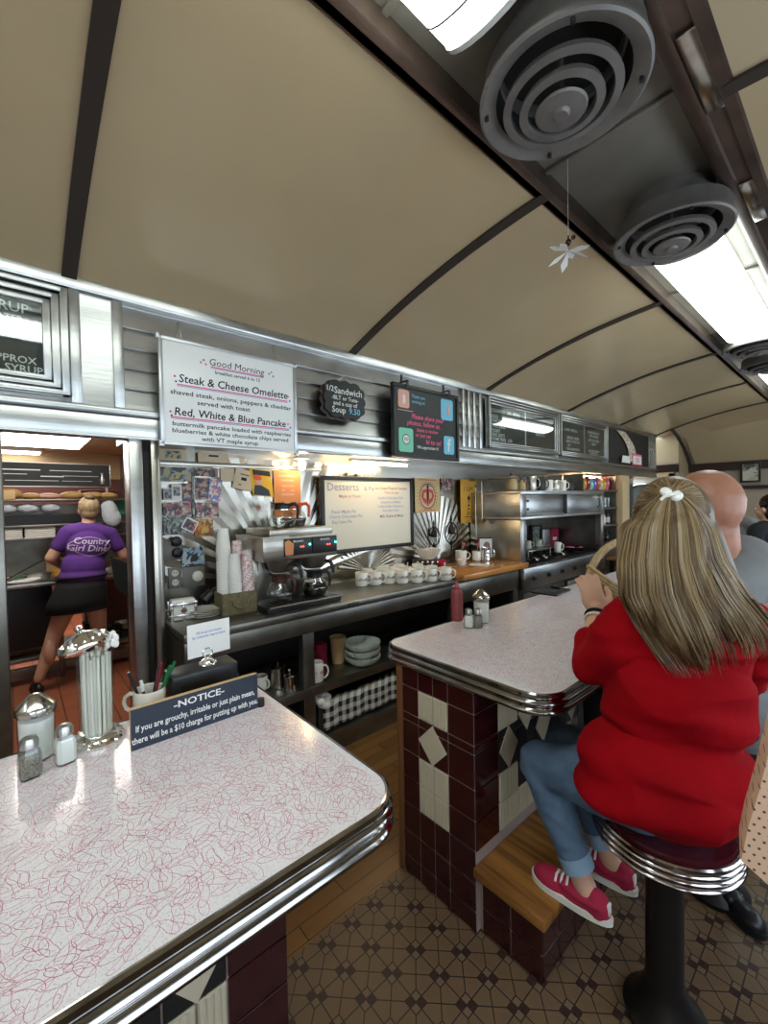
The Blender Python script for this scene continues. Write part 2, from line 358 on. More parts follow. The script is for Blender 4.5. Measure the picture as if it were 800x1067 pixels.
def letters(name, parent, items, mats, y=-.001):
    b = MB(); b.flat = True
    for it in items:
        st, x, z, size = it[:4]; kw = it[4] if len(it) > 4 else {}
        if st.startswith('#line'): # horizontal rule
            _, w = st.split(); w = float(w); b.add([(x-w/2, y, z), (x+w/2, y, z), (x+w/2, y, z+size), (x-w/2, y, z+size)], [(0, 1, 2, 3)], kw.get('m', 0))
        elif st == '#dot': b.add([(x+size*math.cos(a*PI/4), y, z+size*math.sin(a*PI/4)) for a in range(8)], [tuple(range(8))], kw.get('m', 0))
        else: b.text(st, x, z, size, y, **kw)
    return b.build(name, mats, parent, smooth=False)
def tag(o, label, cat, group=None, kind=None):
    o['label'] = label; o['category'] = cat
    if group: o['group'] = group
    if kind: o['kind'] = kind
    return o
def thing(name, label, cat, loc=(0, 0, 0), rz=0., group=None):
    o = bpy.data.objects.new(name, None); C.objects.link(o); o.location = loc; o.rotation_euler = (0, 0, rz)
    o.empty_display_size = .05; o.matrix_basis = Matrix.Translation(loc) @ Matrix.Rotation(rz, 4, 'Z')
    return tag(o, label, cat, group)
def struct(o): o['kind'] = 'structure'; return o
def dup(root, loc, rz=None, label=None, group=None):
    r = root.copy(); C.objects.link(r); r.location = loc
    if rz is not None: r.rotation_euler = (0, 0, rz)
    if label: r['label'] = label
    if group: r['group'] = group
    for ch in root.children:
        c = ch.copy(); C.objects.link(c); c.parent = r
        for g in ch.children:
            d = g.copy(); C.objects.link(d); d.parent = c
    return r
def blob(name, b, mats, parent, voxel=.01, smooth_it=6, world=True):   # fuse overlapping volumes into one continuous skin
    o = b.build(name+'_tmp', mats, None, smooth=True)
    bpy.context.view_layer.update()
    r = o.modifiers.new('r', 'REMESH'); r.mode = 'VOXEL'; r.voxel_size = voxel; r.use_smooth_shade = True
    if smooth_it: q = o.modifiers.new('s', 'SMOOTH'); q.factor = .5; q.iterations = smooth_it
    dg = bpy.context.evaluated_depsgraph_get(); me = bpy.data.meshes.new_from_object(o.evaluated_get(dg))
    bpy.data.objects.remove(o)
    me.name = name
    if world and parent: me.transform(parent.matrix_basis.inverted())
    if not me.materials: me.materials.append(M[mats])
    for p in me.polygons: p.use_smooth = True
    ob = bpy.data.objects.new(name, me); C.objects.link(ob); ob.parent = parent
    return ob
def capsule(b, p0, p1, r0, r1, m=0, n=16):
    p0, p1 = Vector(p0), Vector(p1)
    b.cyl(p0, p1, r0, r1, n, m); b.ell(p0, r0, n, m); b.ell(p1, r1, n, m)
def chain(b, pts, rs, n=16):
    for i in range(len(pts)-1): capsule(b, pts[i], pts[i+1], rs[i], rs[i+1], n=n)
L = Vector
from mathutils import noise as mnoise
def wrinkle(o, amp, sx, sy, sz, seed=0.):        # soft cloth folds pushed along the surface normals
    me = o.data; mw = o.parent.matrix_basis if o.parent else Matrix.Identity(4)
    R = RC.transposed(); ns = [v.normal.copy() for v in me.vertices]
    for v, n in zip(me.vertices, ns):
        p = R @ (mw @ v.co); q = Vector((p.x*sx+p.z*sz*.35+seed, p.y*sy, p.z*sz))
        a = mnoise.noise(q); b_ = mnoise.noise(q*2.1+Vector((5, 3, 1)))
        v.co += n*amp*((1-abs(a)*2.6)+.35*b_)
    me.update()
# ================================================================== THE ROOM
def slab(name, x0, x1, y0, y1, z0, z1, m):
    b = MB(); b.box(x0, x1, y0, y1, z0, z1); return struct(b.build(name, m, smooth=False))
slab('floor', -1.30, 1.16, -1.8, 9.4, -.06, 0, 'mosaic')
slab('floor.001', -2.75, -1.30, -1.8, 9.4, -.06, 0, 'plank')
slab('floor.002', -8.3, -2.75, -1.8, 9.4, -.06, 0, 'quarry')
def vz(x): return 2.905 - .315*abs((x+.64)/1.76)**2.0          # the vault
RIBS = [-1.38, .22, 1.81, 3.40, 5.0, 6.6, 8.2]
def vault(name, sgn):
    for k in range(len(RIBS)-1):
        b = MB(); n = 16; vs = []
        xs = [(-.96-(1.46*i/n)) for i in range(n+1)]
        if sgn > 0: xs = [-1.28-x for x in xs]
        for dz in (0, .03):
            for y in (RIBS[k], RIBS[k+1]): vs += [(x, y, vz(x)+dz) for x in xs]
        N = n+1; f = [(i, i+1, N+i+1, N+i) for i in range(n)] + [(2*N+i, 3*N+i, 3*N+i+1, 2*N+i+1) for i in range(n)]
        b.add(vs, f); struct(b.build(name, 'cream'))
vault('ceiling', -1); vault('ceiling', 1)
for sgn in (-1, 1):
    for y in RIBS:
        b = MB(); n = 20; pts = []
        w = .028
        xs = [(-.95-(1.47*i/n)) for i in range(n+1)]
        if sgn > 0: xs = [-1.28-x for x in xs]
        vs = []
        for x in xs: vs += [(x, y-w, vz(x)+.005), (x, y-w, vz(x)-.012), (x, y+w, vz(x)-.012), (x, y+w, vz(x)+.005)]
        f = [(4*i+j, 4*i+(j+1) % 4, 4*i+4+(j+1) % 4, 4*i+4+j) for i in range(n) for j in range(4)]
        b.add(vs, f); struct(b.build('trim_rib', 'rib'))
# centre strip with its two rails
slab('ceiling.020', -.98, -.30, -1.8, 8.2, 2.97, 3.0, 'strip')
for k, y in enumerate([-.6, .1, .85, 1.78, 2.55, 3.5, 4.6, 5.4, 6.6]):
    b = MB(); b.box(-.95, -.33, y-.012, y+.012, 2.955, 2.972, bev=.004); struct(b.build('trim_seam', 'strip'))
def rail(x0, x1, zt, name='trim_rail', m='rail'):
    b = MB(); d = 1 if x1 > x0 else -1
    prof = [(x0, 2.985), (x0, 2.90), (x0+.02*d, 2.885), (x0+.05*d, 2.885), (x0+.055*d, 2.90), (x1-.05*d, 2.90), (x1-.045*d, 2.885), (x1-.015*d, 2.885), (x1, 2.90), (x1, 2.985)]
    vs = [(x, -1.8, z) for x, z in prof] + [(x, 8.2, z) for x, z in prof]; n = len(prof)
    b.add(vs, [(i, i+1, n+i+1, n+i) for i in range(n-1)]); return struct(b.build(name, m))
rail(-.93, -1.0, 0)
rail(-.44, -.29, 0)
b = MB()
for k in range(11):
    y = -1.2+k*.9; b.box(-.385, -.325, y, y+.38, 2.886, 2.899, bev=.004)
struct(b.build('trim_rail_patch', 'chrome_worn'))
# end cap of the vault and the end wall
b = MB(); n = 24; N = n+1; YE = 9.25
xs = [-2.19+3.31*i/n for i in range(N)]
vs = [(x, 8.2, vz(x)) for x in xs]
mid = [(-.64+(x+.64)*(.96), 8.85, 2.12+(vz(x)-2.12)*.80) for x in xs]
end = [(-.64+(x+.64)*(.93), YE, 2.12) for x in xs]
vs += mid+end
b.add(vs, [(r*N+i, r*N+i+1, (r+1)*N+i+1, (r+1)*N+i) for r in range(2) for i in range(n)]); struct(b.build('ceiling.021', 'cream'))
hip = [(-2.17, 8.2, vz(-2.17)-.004), (-2.17, 8.5, 2.585), (-2.165, 8.85, 2.42), (-2.16, 9.05, 2.28), (-2.16, 9.22, 2.13)]
b = MB(); b.tube(hip, .03, 8); struct(b.build('trim_hip', 'rib'))
slab('wall_corner', -3.4, -2.18, 8.61, 8.66, 2.10, 2.95, 'cream'); slab('wall_corner.001', -2.22, -2.18, 8.61, 9.30, 0, 2.74, 'cream')
slab('trim_corner_band', -3.4, -2.17, 8.50, 8.61, 1.985, 2.11, 'darktrim')
b = MB(); xx = [-2.42+.26*i/6 for i in range(7)]; b.add([(x, 8.2, vz(x)) for x in xx]+[(x, 8.62, vz(x)) for x in xx], [(i, i+1, 8+i, 7+i) for i in range(6)]); struct(b.build('ceiling.024', 'cream'))
slab('wall_far', -3.4, 1.2, YE+.02, YE+.1, 0, 3.0, 'wallbeige')
slab('trim_end_band', -3.3, 1.15, YE-.05, YE+.03, 1.985, 2.13, 'darktrim')
slab('trim_end_sill', -2.1, 1.15, YE-.04, YE+.03, 1.66, 1.72, 'darktrim')
slab('wall_wainscot', -2.1, 1.15, YE-.03, YE+.03, 0, .95, 'maroon')
# outer shell, right side with windows that let the daylight in
slab('wall_back', -2.9, 1.2, -1.95, -1.84, 0, 3.05, 'wallbeige')
XR = 1.13
b = MB(); b.box(XR, XR+.08, -1.8, 9.4, 0, .95); b.box(XR, XR+.08, -1.8, 9.4, 1.95, 2.62)
ws = [(-1.5, -.2), (.1, 1.4), (1.7, 3.0), (3.3, 4.6), (4.9, 6.2), (6.5, 7.8)]
prev = -1.8
for a, c in ws + [(9.4, 9.4)]:
    b.box(XR, XR+.08, prev, a, .95, 1.95); prev = c
struct(b.build('wall_right', 'steel_dark', smooth=False))
for i, (a, c) in enumerate(ws):
    b = MB()
    for y0, y1, z0, z1 in ((a, c, .95, .99), (a, c, 1.91, 1.95), (a, a+.04, .95, 1.95), (c-.04, c, .95, 1.95), ((a+c)/2-.02, (a+c)/2+.02, .95, 1.95)): b.box(XR+.01, XR+.06, y0, y1, z0, z1)
    w = struct(b.build('window_%d' % (i+1), 'alu', smooth=False))
slab('wall_right.001', XR, XR+.06, 7.8, 9.4, .9, 2.6, 'steel_dark')
slab('ceiling.022', -3.4, 1.3, 8.0, 9.4, 3.0, 3.05, 'wallbeige')

# ---- stainless frieze over the back bar
XF = -2.40
b = MB()
XK = -2.47
b.box(-2.80, XF-.02, .45, 8.2, 2.0, 2.62, 0); b.box(XK, XF-.02, -1.8, .45, 2.0, 2.62, 0)
b.box(XK, XF+.025, -1.8, 8.2, 2.545, 2.61, 0, bev=.012)         # top rail
b.box(XK, XF+.012, -1.8, 8.2, 1.895, 1.995, 0, bev=.006); b.box(-2.80, XK, .45, 8.2, 1.895, 1.995, 0)        # bottom rail
b.box(XK, XF+.035, -1.8, 8.2, 1.998, 2.03, 0, bev=.010)        # ledge
b.box(XK, XF+.02, -1.8, 8.2, 1.885, 1.90, 0, bev=.004)
for k in range(5):                                                 # lapped panels, stepped like clapboard
    z0 = 2.035+k*.10
    for y0, y1 in ((.42, 3.33), (6.15, 8.2), (-1.8, -.75)):
        b.add([(XF+.004, y0, z0), (XF+.004, y1, z0), (XF-.018, y1, z0+.10), (XF-.018, y0, z0+.10), (XF-.018, y0, z0), (XF-.018, y1, z0)], [(0, 1, 2, 3), (4, 5, 1, 0), (0, 3, 4), (1, 5, 2)])
frz = struct(b.build('wall_frieze', 'steel'))
b = MB()
for y in (.235, .405, 3.05, 3.13, 3.21, 3.30, 4.755, 6.12, 6.17, 7.85, 7.95, 8.05, 8.15): b.box(XF-.02, XF+.014, y-.022, y+.022, 2.03, 2.545, bev=.006)
struct(b.build('trim_pilaster', 'steel'))
slab('trim_flat_panel', XF-.02, XF-.008, .255, .385, 2.03, 2.545, 'steel')
# ---- partition between diner and kitchen, kitchen doorway
XB = -2.75
b = MB()
b.box(XB-.12, XB, .60, 8.2, 0, 2.0)
struct(b.build('wall_left', 'backsplash', smooth=False))
b = MB()
b.box(-2.54, XF, .437, .497, 0, 1.90, bev=.006)
struct(b.build('trim_jamb', 'steel'))
b = MB(); b.box(-2.87, XF-.06, .497, .535, 0, 1.90, 0); struct(b.build('trim_jamb_gap', 'dark', smooth=False))
b = MB(); b.box(-2.87, XF-.01, .535, .575, 0, 1.90, bev=.01); struct(b.build('trim_jamb_post', 'steel_side'))
b = MB(); b.box(-2.54, XF, -.30, -.03, 0, 1.90, bev=.006); struct(b.build('trim_jamb_near', 'steel_dark'))
slab('wall_left.001', -2.87, XF-.04, -1.8, -.30, 0, 1.9, 'steel_dark')
slab('wall_left.002', -2.87, -2.50, .505, .60, 0, 2.5, 'steel_dark')
# kitchen shell
slab('ceiling.023', -8.3, -2.475, -1.8, .60, 2.42, 2.5, 'kceil')
slab('ceiling.025', -8.3, -2.80, .60, 1.5, 2.42, 2.5, 'kceil'); slab('trim_kitchen_band', -8.2, -8.17, -1.8, 1.4, 2.02, 2.42, 'kceil')
slab('wall_kitchen_back', -8.3, -8.2, -1.8, 3.0, 0, 2.5, 'kwall')
slab('wall_kitchen_left', -8.3, -2.8, -1.86, -1.8, 0, 2.5, 'kwall')
slab('wall_kitchen_right', -8.3, -2.87, 1.35, 1.42, 0, 2.5, 'steel_dark')

# ---- fan embossing of the backsplash
def fan(y, z, R_, name='trim_fan', zmax=1.86, a0=8, a1=172):
    b = MB(); n = 22; pts = []
    for i in range(n*2+1):
        a = math.radians(a0+(a1-a0)*i/(2*n)); r = R_
        r = min(r, (zmax-z)/max(math.sin(a), 1e-3))
        dx = .005 if i % 2 == 0 else .013
        pts.append(((XB+dx), y-r*math.cos(a), z+r*math.sin(a)))
    vs = [(XB+.012, y, z)] + pts
    b.add(vs, [(0, i+1, i+2) for i in range(2*n)]); return struct(b.build(name, 'backsplash', smooth=False))
fan(1.42, .99, .95); fan(3.05, .99, .62); fan(2.2, .99, .30)

# ================================================================== CEILING FITTINGS
def vent(y, label, x=-.635, R_=.245):
    t = thing('ceiling_vent', label, 'vent', (x, y, 2.925), 0, 'round ceiling vents')
    z = -.02
    b = MB(); b.lathe([(R_*.70, .045), (R_*.72, -.03), (R_*.93, -.045), (R_*.97, -.115)], m=0, close=False, n=48)
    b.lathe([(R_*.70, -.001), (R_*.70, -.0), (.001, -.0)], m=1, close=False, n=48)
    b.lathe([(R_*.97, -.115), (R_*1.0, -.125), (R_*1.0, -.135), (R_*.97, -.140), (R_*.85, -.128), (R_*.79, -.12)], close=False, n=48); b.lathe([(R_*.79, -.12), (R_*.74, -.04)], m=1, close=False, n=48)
    b.build('housing', ['vent', 'vent_in'], t)
    for r0, dz in ((.70, -.150), (.50, -.166)):
        b = MB(); b.lathe([(R_*(r0-.02), dz+.016), (R_*r0, dz), (R_*(r0+.003), dz-.003), (R_*(r0-.095), dz-.006), (R_*(r0-.105), dz+.0), (R_*(r0-.11), dz+.014), (R_*(r0-.02), dz+.016)], close=False, n=44); b.build('louvre_ring', 'vent', t)
    b = MB(); b.lathe([(.001, -.196), (R_*.08, -.194), (R_*.11, -.186), (R_*.29, -.182), (R_*.31, -.176), (R_*.16, -.14), (.01, -.12)], n=32); b.cyl((0, 0, -.02), (0, 0, -.15), .008); b.build('centre_cone', 'vent', t)
    for a in (.6, 2.2, 3.7, 5.3): b = MB(); b.cyl((R_*.91*math.cos(a), R_*.91*math.sin(a), -.145), (R_*.91*math.cos(a), R_*.91*math.sin(a), -.12), .007, n=10); b.build('screw', 'vent_in', t)
    return t
vent(1.31, 'large round grey ceiling vent nearest the camera, beside the first lamp')
vent(2.41, 'second round grey ceiling vent, just before the long lit lamp')
vent(4.78, 'third round grey ceiling vent, mostly cut off by the right edge')
vent(5.55, 'far round grey ceiling vent past the long lit lamp')
def lamp(y0, y1, label):
    t = thing('ceiling_lamp', label, 'ceiling light', (-.66, (y0+y1)/2, 2.97), 0, 'fluorescent ceiling lamps'); h = (y1-y0)/2
    b = MB(); b.box(-.125, .125, -h, h, -.10, 0, bev=.01); b.build('housing', 'white', t)
    n = 12; b = MB(); pr = [(-.155, -.075)] + [(-.155*math.cos(PI*i/n), -.10-.055*math.sin(PI*i/n)) for i in range(n+1)] + [(.155, -.075)]
    b.prism(pr, -h+.02, h-.02); b.build('diffuser', 'diffuser', t)
    for s in (-1, 1):
        b = MB(); pr2 = [(x*1.02, z*1.0-.002 if z < -.09 else z) for x, z in pr]; b.prism(pr2, s*(h-.018), s*(h)); b.build('end_cap', 'white', t)
    b = MB()
    for s in (-1, 1): 
        for k in range(1): b.prism([(x*1.012, z-.0015) for x, z in pr], s*(h-.10)-.003, s*(h-.10)+.003)
    b.build('seam_strip', 'vent', t)
    return t
lamp(-1.2, 1.00, 'lit fluorescent ceiling lamp at the top edge, before the first vent')
lamp(2.72, 4.6, 'long lit fluorescent ceiling lamp beyond the second vent')
lamp(6.0, 7.7, 'distant lit fluorescent ceiling lamp near the end wall')
# paper flower hanging from the ceiling
t = thing('hanging_ornament', 'small white paper flower hanging from the ceiling by a thread', 'ornament', (-.80, 1.70, 2.50))
b = MB(); b.cyl((0, 0, .10), (0, 0, .40), .0008, n=6); b.build('thread', 'paper', t)
b = MB()
for k in range(9):
    a = k*2.4; tl = .5+.4*math.sin(k*1.7); d = Vector((math.cos(a)*math.cos(tl), math.sin(a)*math.cos(tl), -math.sin(tl)+.3)).normalized(); s = d.cross(Vector((0, 0, 1))).normalized()*.014
    p = Vector((0, 0, .04)); q = p+d*.055; e = p+d*.085
    up = Vector((0, 0, .002)); b.add([p, q+s, e, q-s, p+up, q+s+up, e+up, q-s+up], [(0, 1, 2, 3), (7, 6, 5, 4), (0, 4, 5, 1), (1, 5, 6, 2), (2, 6, 7, 3), (3, 7, 4, 0)])
b.build('petals', 'paper', t)
b = MB(); b.ell((0, .0, .075), .012, 10); b.ell((.02, 0, .085), .009, 8); b.cyl((0, 0, .06), (0, 0, .10), .003); b.build('bud', 'maroon', t)

# ================================================================== COUNTERS
def outline(x0, x1, y0, y1, rs, n=10):     # counter-clockwise, radii for (x1,y0),(x1,y1),(x0,y1),(x0,y0); returns pts and normals
    P = []; cs = [(x1, y0, -1, rs[0]), (x1, y1, 0, rs[1]), (x0, y1, 1, rs[2]), (x0, y0, 2, rs[3])]
    for (x, y, q, r) in cs:
        sx = -1 if x == x1 else 1; sy = 1 if y == y0 else -1
        cx, cy = x+sx*r, y+sy*r
        for i in range(n+1):
            a = PI/2*(q+i/n); P.append((cx+r*math.cos(a), cy+r*math.sin(a), math.cos(a), math.sin(a)))
    return P
def squiggles(b, x0, x1, y0, y1, z, pitch, m, poly=None):
    rnd = random.Random(3); nx = int((x1-x0)/pitch); ny = int((y1-y0)/pitch)
    for k in range(nx*ny):
        cx = x0+(k % nx+.5+rnd.uniform(-.55, .55))*pitch; cy = y0+(k//nx+.5+rnd.uniform(-.55, .55))*pitch; a = rnd.uniform(0, 2*PI)
        sz = rnd.uniform(.8, 1.25)*.0150; bend = rnd.uniform(1.5, 2.5); fat = rnd.uniform(.34, .58)*sz; asym = rnd.uniform(-.35, .35); n = 11; pts = []
        for s in (1, -1):
            for i in range(n):
                u = s*(-1+2*(i+.0)/n); th = u*bend/2; wd = s*fat*max(1-abs(u)**2.6, 0)**.5*(1+asym*u)
                pts.append(((sz+wd)*math.sin(th)*1.45, (sz+wd)*math.cos(th)-sz))
        c, s = math.cos(a), math.sin(a); pts = [(cx+p*c-q*s, cy+p*s+q*c) for p, q in pts]
        if any(not (x0 < p[0] < x1 and y0 < p[1] < y1) for p in pts): continue
        if poly and any(not poly(*p) for p in pts): continue
        N = len(pts); w = .00036; vs = []
        for i in range(N):
            p, q = pts[i-1], pts[(i+1) % N]; dx, dy = q[0]-p[0], q[1]-p[1]; l = math.hypot(dx, dy) or 1; nx_, ny_ = -dy/l*w, dx/l*w
            vs += [(pts[i][0]+nx_, pts[i][1]+ny_, z), (pts[i][0]-nx_, pts[i][1]-ny_, z)]
        b.add(vs, [(2*i, 2*((i+1) % N), 2*((i+1) % N)+1, 2*i+1) for i in range(N)], m)
def counter_top(x0, x1, y0, y1, rs, t, count, yvis):
    P = outline(x0, x1, y0, y1, rs); n = len(P)
    lam = MB(); lam.flat = True
    lam.add([(p[0], p[1], .94) for p in P], [tuple(range(n))], 0)
    lam.add([(p[0], p[1], .94) for p in P]+[(p[0], p[1], .90) for p in P], [(i, i+n, (i+1) % n+n, (i+1) % n) for i in range(n)], 0)
    r = .07
    def ok(x, y):
        for (cx, cy, sx, sy) in ((x1-r, y0+r, 1, -1), (x1-r, y1-r, 1, 1), (x0+r, y0+r, -1, -1), (x0+r, y1-r, -1, 1)):
            if (x-cx)*sx > 0 and (y-cy)*sy > 0 and math.hypot(x-cx, y-cy) > r: return False
        return True
    squiggles(lam, x0+.002, x1-.002, yvis[0], yvis[1], .9402, count, 1, ok)
    lam.build('laminate', ['laminate', 'squiggle'], t, smooth=False, world=True)
    prof = [(0, .941), (.004, .942), (.009, .938), (.010, .929), (.006, .924), (.006, .921), (.013, .917), (.016, .910), (.013, .903), (.007, .899), (.007, .896), (.014, .891), (.017, .884), (.014, .876), (.007, .872), (-.004, .870), (-.02, .870)]
    b = MB(); vs = []; k = len(prof)
    for d, z in prof: vs += [(p[0]+p[2]*d, p[1]+p[3]*d, z) for p in P]
    b.add(vs, [(j*n+i, (j+1)*n+i, (j+1)*n+(i+1) % n, j*n+(i+1) % n) for j in range(k-1) for i in range(n)])
    b.build('chrome_edge', 'edge_chrome', t, world=True)
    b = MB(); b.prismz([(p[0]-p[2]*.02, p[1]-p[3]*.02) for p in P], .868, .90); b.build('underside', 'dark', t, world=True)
def tiles_x(b, fixed, axis, cols, rows, special, out):
    """tile skin on a plane; cols/rows are boundaries, special[(c,r)] = material index"""
    g = .0021
    for ci in range(len(cols)-1):
        for ri in range(len(rows)-1):
            a0, a1, z0, z1 = cols[ci]+g, cols[ci+1]-g, rows[ri]+g, rows[ri+1]-g
            m = special.get((ci, ri), 1)
            if m is None: m = 4
            e0, e1 = sorted((fixed, fixed+out*.006))
            if axis == 'y': b.box(a0, a1, e0, e1, z0, z1, m, bev=.002, seg=1)
            else: b.box(e0, e1, a0, a1, z0, z1, m, bev=.002, seg=1)
            if m == 2:      # ribbed cream tile: three raised bars
                for q in range(4):
                    w = (a1-a0)/4; s0, s1 = a0+w*q+w*.12, a0+w*(q+1)-w*.12
                    f0, f1 = sorted((fixed+out*.005, fixed+out*.0085))
                    if axis == 'y': b.box(s0, s1, f0, f1, z0+.002, z1-.002, 2, bev=.0015, seg=1)
                    else: b.box(f0, f1, s0, s1, z0+.002, z1-.002, 2, bev=.0015, seg=1)
def diamond(b, fixed, axis, c, z, hw, hz, out, m=3):
    e0, e1 = fixed+out*.002, fixed+out*.009
    pl = [(c-hw, z), (c, z-hz), (c+hw, z), (c, z+hz)]
    vs = [((p, e, q) if axis == 'y' else (e, p, q)) for e in (e0, e1) for p, q in pl]
    b.add(vs, [(0, 1, 2, 3), (4, 5, 6, 7)] + [(i, (i+1) % 4, 4+(i+1) % 4, 4+i) for i in range(4)], m)
ROWS = [0, .075, .18, .296, .405, .517, .645, .678, .791, .868]
def front_face(b, ys, zlow, mirror=1, reach=3.35):
    # ys: start of the corner column, running away from the corner in direction mirror
    X = -.925
    base = [0, .145]; c = .145
    k = 0
    while c < reach: base += [c+.065, c+.13]; c += .13; k += 1
    for i in range(len(base)-1):
        y0, y1 = sorted((ys+mirror*base[i], ys+mirror*base[i+1])); sp = {}
        if i >= 1:
            ph = ((i-1)//2) % 2
            for r in range(len(ROWS)-1): sp[(0, r)] = 1
            if ph == 0:
                for r in (2, 3, 4): sp[(0, r)] = 2
                for r in (5, 6): sp[(0, r)] = None
                sp[(0, 7)] = 2
            else:
                for r in (2, 3): sp[(0, r)] = 2
                for r in (4, 5, 6, 7): sp[(0, r)] = None
        rows = [z for z in ROWS if z >= zlow]; off = len(ROWS)-len(rows)
        tiles_x(b, X, 'x', [y0, y1], rows, {(0, r-off): m for (q, r), m in sp.items()}, 1)
    c = .145; j = 0
    while c < reach:
        zc = .60 if j % 2 == 0 else .70
        diamond(b, X, 'x', ys+mirror*(c+.065), zc, .062, .082, 1); c += .13; j += 1
MT = ['grout', 'maroon', 'creamtile', 'creamtile', 'black']
# near counter
t = thing('lunch_counter', 'near lunch counter with pink boomerang laminate and ribbed chrome edge', 'counter', (-1.02, -.6, 0), 0, 'laminate lunch counters')
counter_top(-1.40, -.645, -1.66, .60, (.06, .09, .03, .06), t,  .0208, (-.55, .598))
b = MB(); b.box(-1.29, -.926, -1.6, .462, 0, .868, 0); b.build('base', 'grout', t, smooth=False, world=True)
b = MB()
tiles_x(b, .462, 'y', [-1.29, -1.2, -1.12, -1.045, -.925], ROWS, {(1, 7): 2, (2, 7): 2, (1, 3): 2, (2, 3): 2, (1, 4): 2, (2, 4): 2}, 1)
front_face(b, .468, 0, -1, 1.9)
b.build('tile_skin', MT, t, smooth=False, world=True)
# far counter
t = thing('lunch_counter', 'far lunch counter with tiled maroon end, where the woman in red sits', 'counter', (-1.02, 2.9, 0), 0, 'laminate lunch counters')
counter_top(-1.40, -.645, 1.21, 4.7, (.10, .06, .06, .07), t, .022, (1.212, 3.6))
b = MB(); b.box(-1.29, -.926, 1.212, 4.6, 0, .868, 0); b.build('base', 'grout', t, smooth=False, world=True)
b = MB()
sp = {(1, 7): 2, (2, 7): 2, (1, 3): 2, (2, 3): 2, (1, 4): 2, (2, 4): 2, (1, 5): 1, (2, 5): 1, (1, 6): 1, (2, 6): 1}
tiles_x(b, 1.212, 'y', [-1.29, -1.2, -1.12, -1.045, -.925], ROWS, sp, -1)
for x0, x1, x2 in ((-1.2, -1.12, -1.12), (-1.12, -1.045, -1.12)):
    pass
diamond(b, 1.212, 'y', -1.1225, .597, .074, .078, -1)
front_face(b, 1.206, .22, 1)
b.build('tile_skin', MT, t, smooth=False, world=True)
b = MB(); b.box(-1.315, -1.29, 1.195, 1.235, 0, .868, bev=.003); b.build('corner_strip', 'trimwood', t, world=True)
# foot-rest step
t = thing('foot_rest_step', 'oak topped foot rest step along the far counter, under the red shoes', 'step', (-.80, 2.9, 0))
b = MB(); b.box(-.925, -.69, 1.235, 4.6, 0, .215, 0); b.build('base', 'grout', t, smooth=False, world=True)
b = MB()
tiles_x(b, 1.235, 'y', [-.915, -.80, -.685], [0, .09, .213], {}, -1)
ys = [1.232+.11*i for i in range(31)]
tiles_x(b, -.69, 'x', ys, [0, .09, .213], {}, 1)
b.build('tile_skin', MT, t, smooth=False, world=True)
b = MB(); b.box(-.925, -.655, 1.19, 4.62, .215, .25, bev=.006); b.build('oak_top', 'oak', t, world=True)

# ---- back counter (stainless) with its open shelves
XC = -2.17
t = thing('back_counter', 'long stainless back counter with open shelves, holding the coffee machine', 'counter', (-2.45, 1.6, 0))
b = MB(); b.box(XB, XC, .60, 3.56, .885, .93, 0, bev=.008); b.box(XC-.04, XC, .60, 2.60, .79, .886, 0, bev=.004); b.box(XB, XC-.02, .60, .63, .02, .885, 0)
b.build('worktop', 'steel_dark', t, world=True)
b = MB(); b.box(XC-.03, XC-.004, 2.6, 3.56, .72, .89, 0, bev=.004); b.build('apron', 'steel_dark', t, world=True)
b = MB(); b.box(XB, XC-.015, .63, 3.56, .43, .462, bev=.004); b.box(XC-.03, XC-.01, .63, 3.56, .405, .462, bev=.003); b.build('shelf', 'steel_dark', t, world=True)
b = MB(); b.box(XB, XC-.015, .63, 3.56, .10, .13, bev=.004); b.build('shelf', 'steel_dark', t, world=True)
for y in (.62, 1.255, 2.6, 3.48):
    b = MB(); b.box(XC-.07, XC-.012, y, y+.075, 0, .80, bev=.004); b.build('post', 'steel_dark', t, world=True)
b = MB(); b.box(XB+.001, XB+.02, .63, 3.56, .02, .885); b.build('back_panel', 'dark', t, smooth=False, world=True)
b = MB(); b.box(XC-.06, XC-.03, .63, 3.56, 0, .10); b.build('toe_board', 'steel_dark', t, smooth=False, world=True)
b = MB(); b.flat = True
vs, fs = text_geo('(EVIN)', .034)
b.add([(XC+.0015, 1.57+x*1.0, .895+y) for x, y in vs], fs); b.build('stamped_lettering', 'dark', t, smooth=False, world=True)
t = thing('butcher_block_top', 'golden butcher block worktop at the far end of the back counter', 'worktop', (-2.4, 3.08, .93))
b = MB(); b.box(XB, -2.07, 2.62, 3.56, .93, .975, bev=.005); b.build('board', 'oaktop', t, world=True)
# ================================================================== SIGNS ON THE FRIEZE
RZ = PI/2
def frame(b, w, h, t, d, m=0, bev=.002, y0=0.):       # picture-frame bars around 0..w, 0..h, from y0 to y0-d
    b.box(-t, w+t, y0-d, y0, h, h+t, m, bev); b.box(-t, w+t, y0-d, y0, -t, 0, m, bev)
    b.box(-t, 0, y0-d, y0, 0, h, m, bev); b.box(w, w+t, y0-d, y0, 0, h, m, bev)
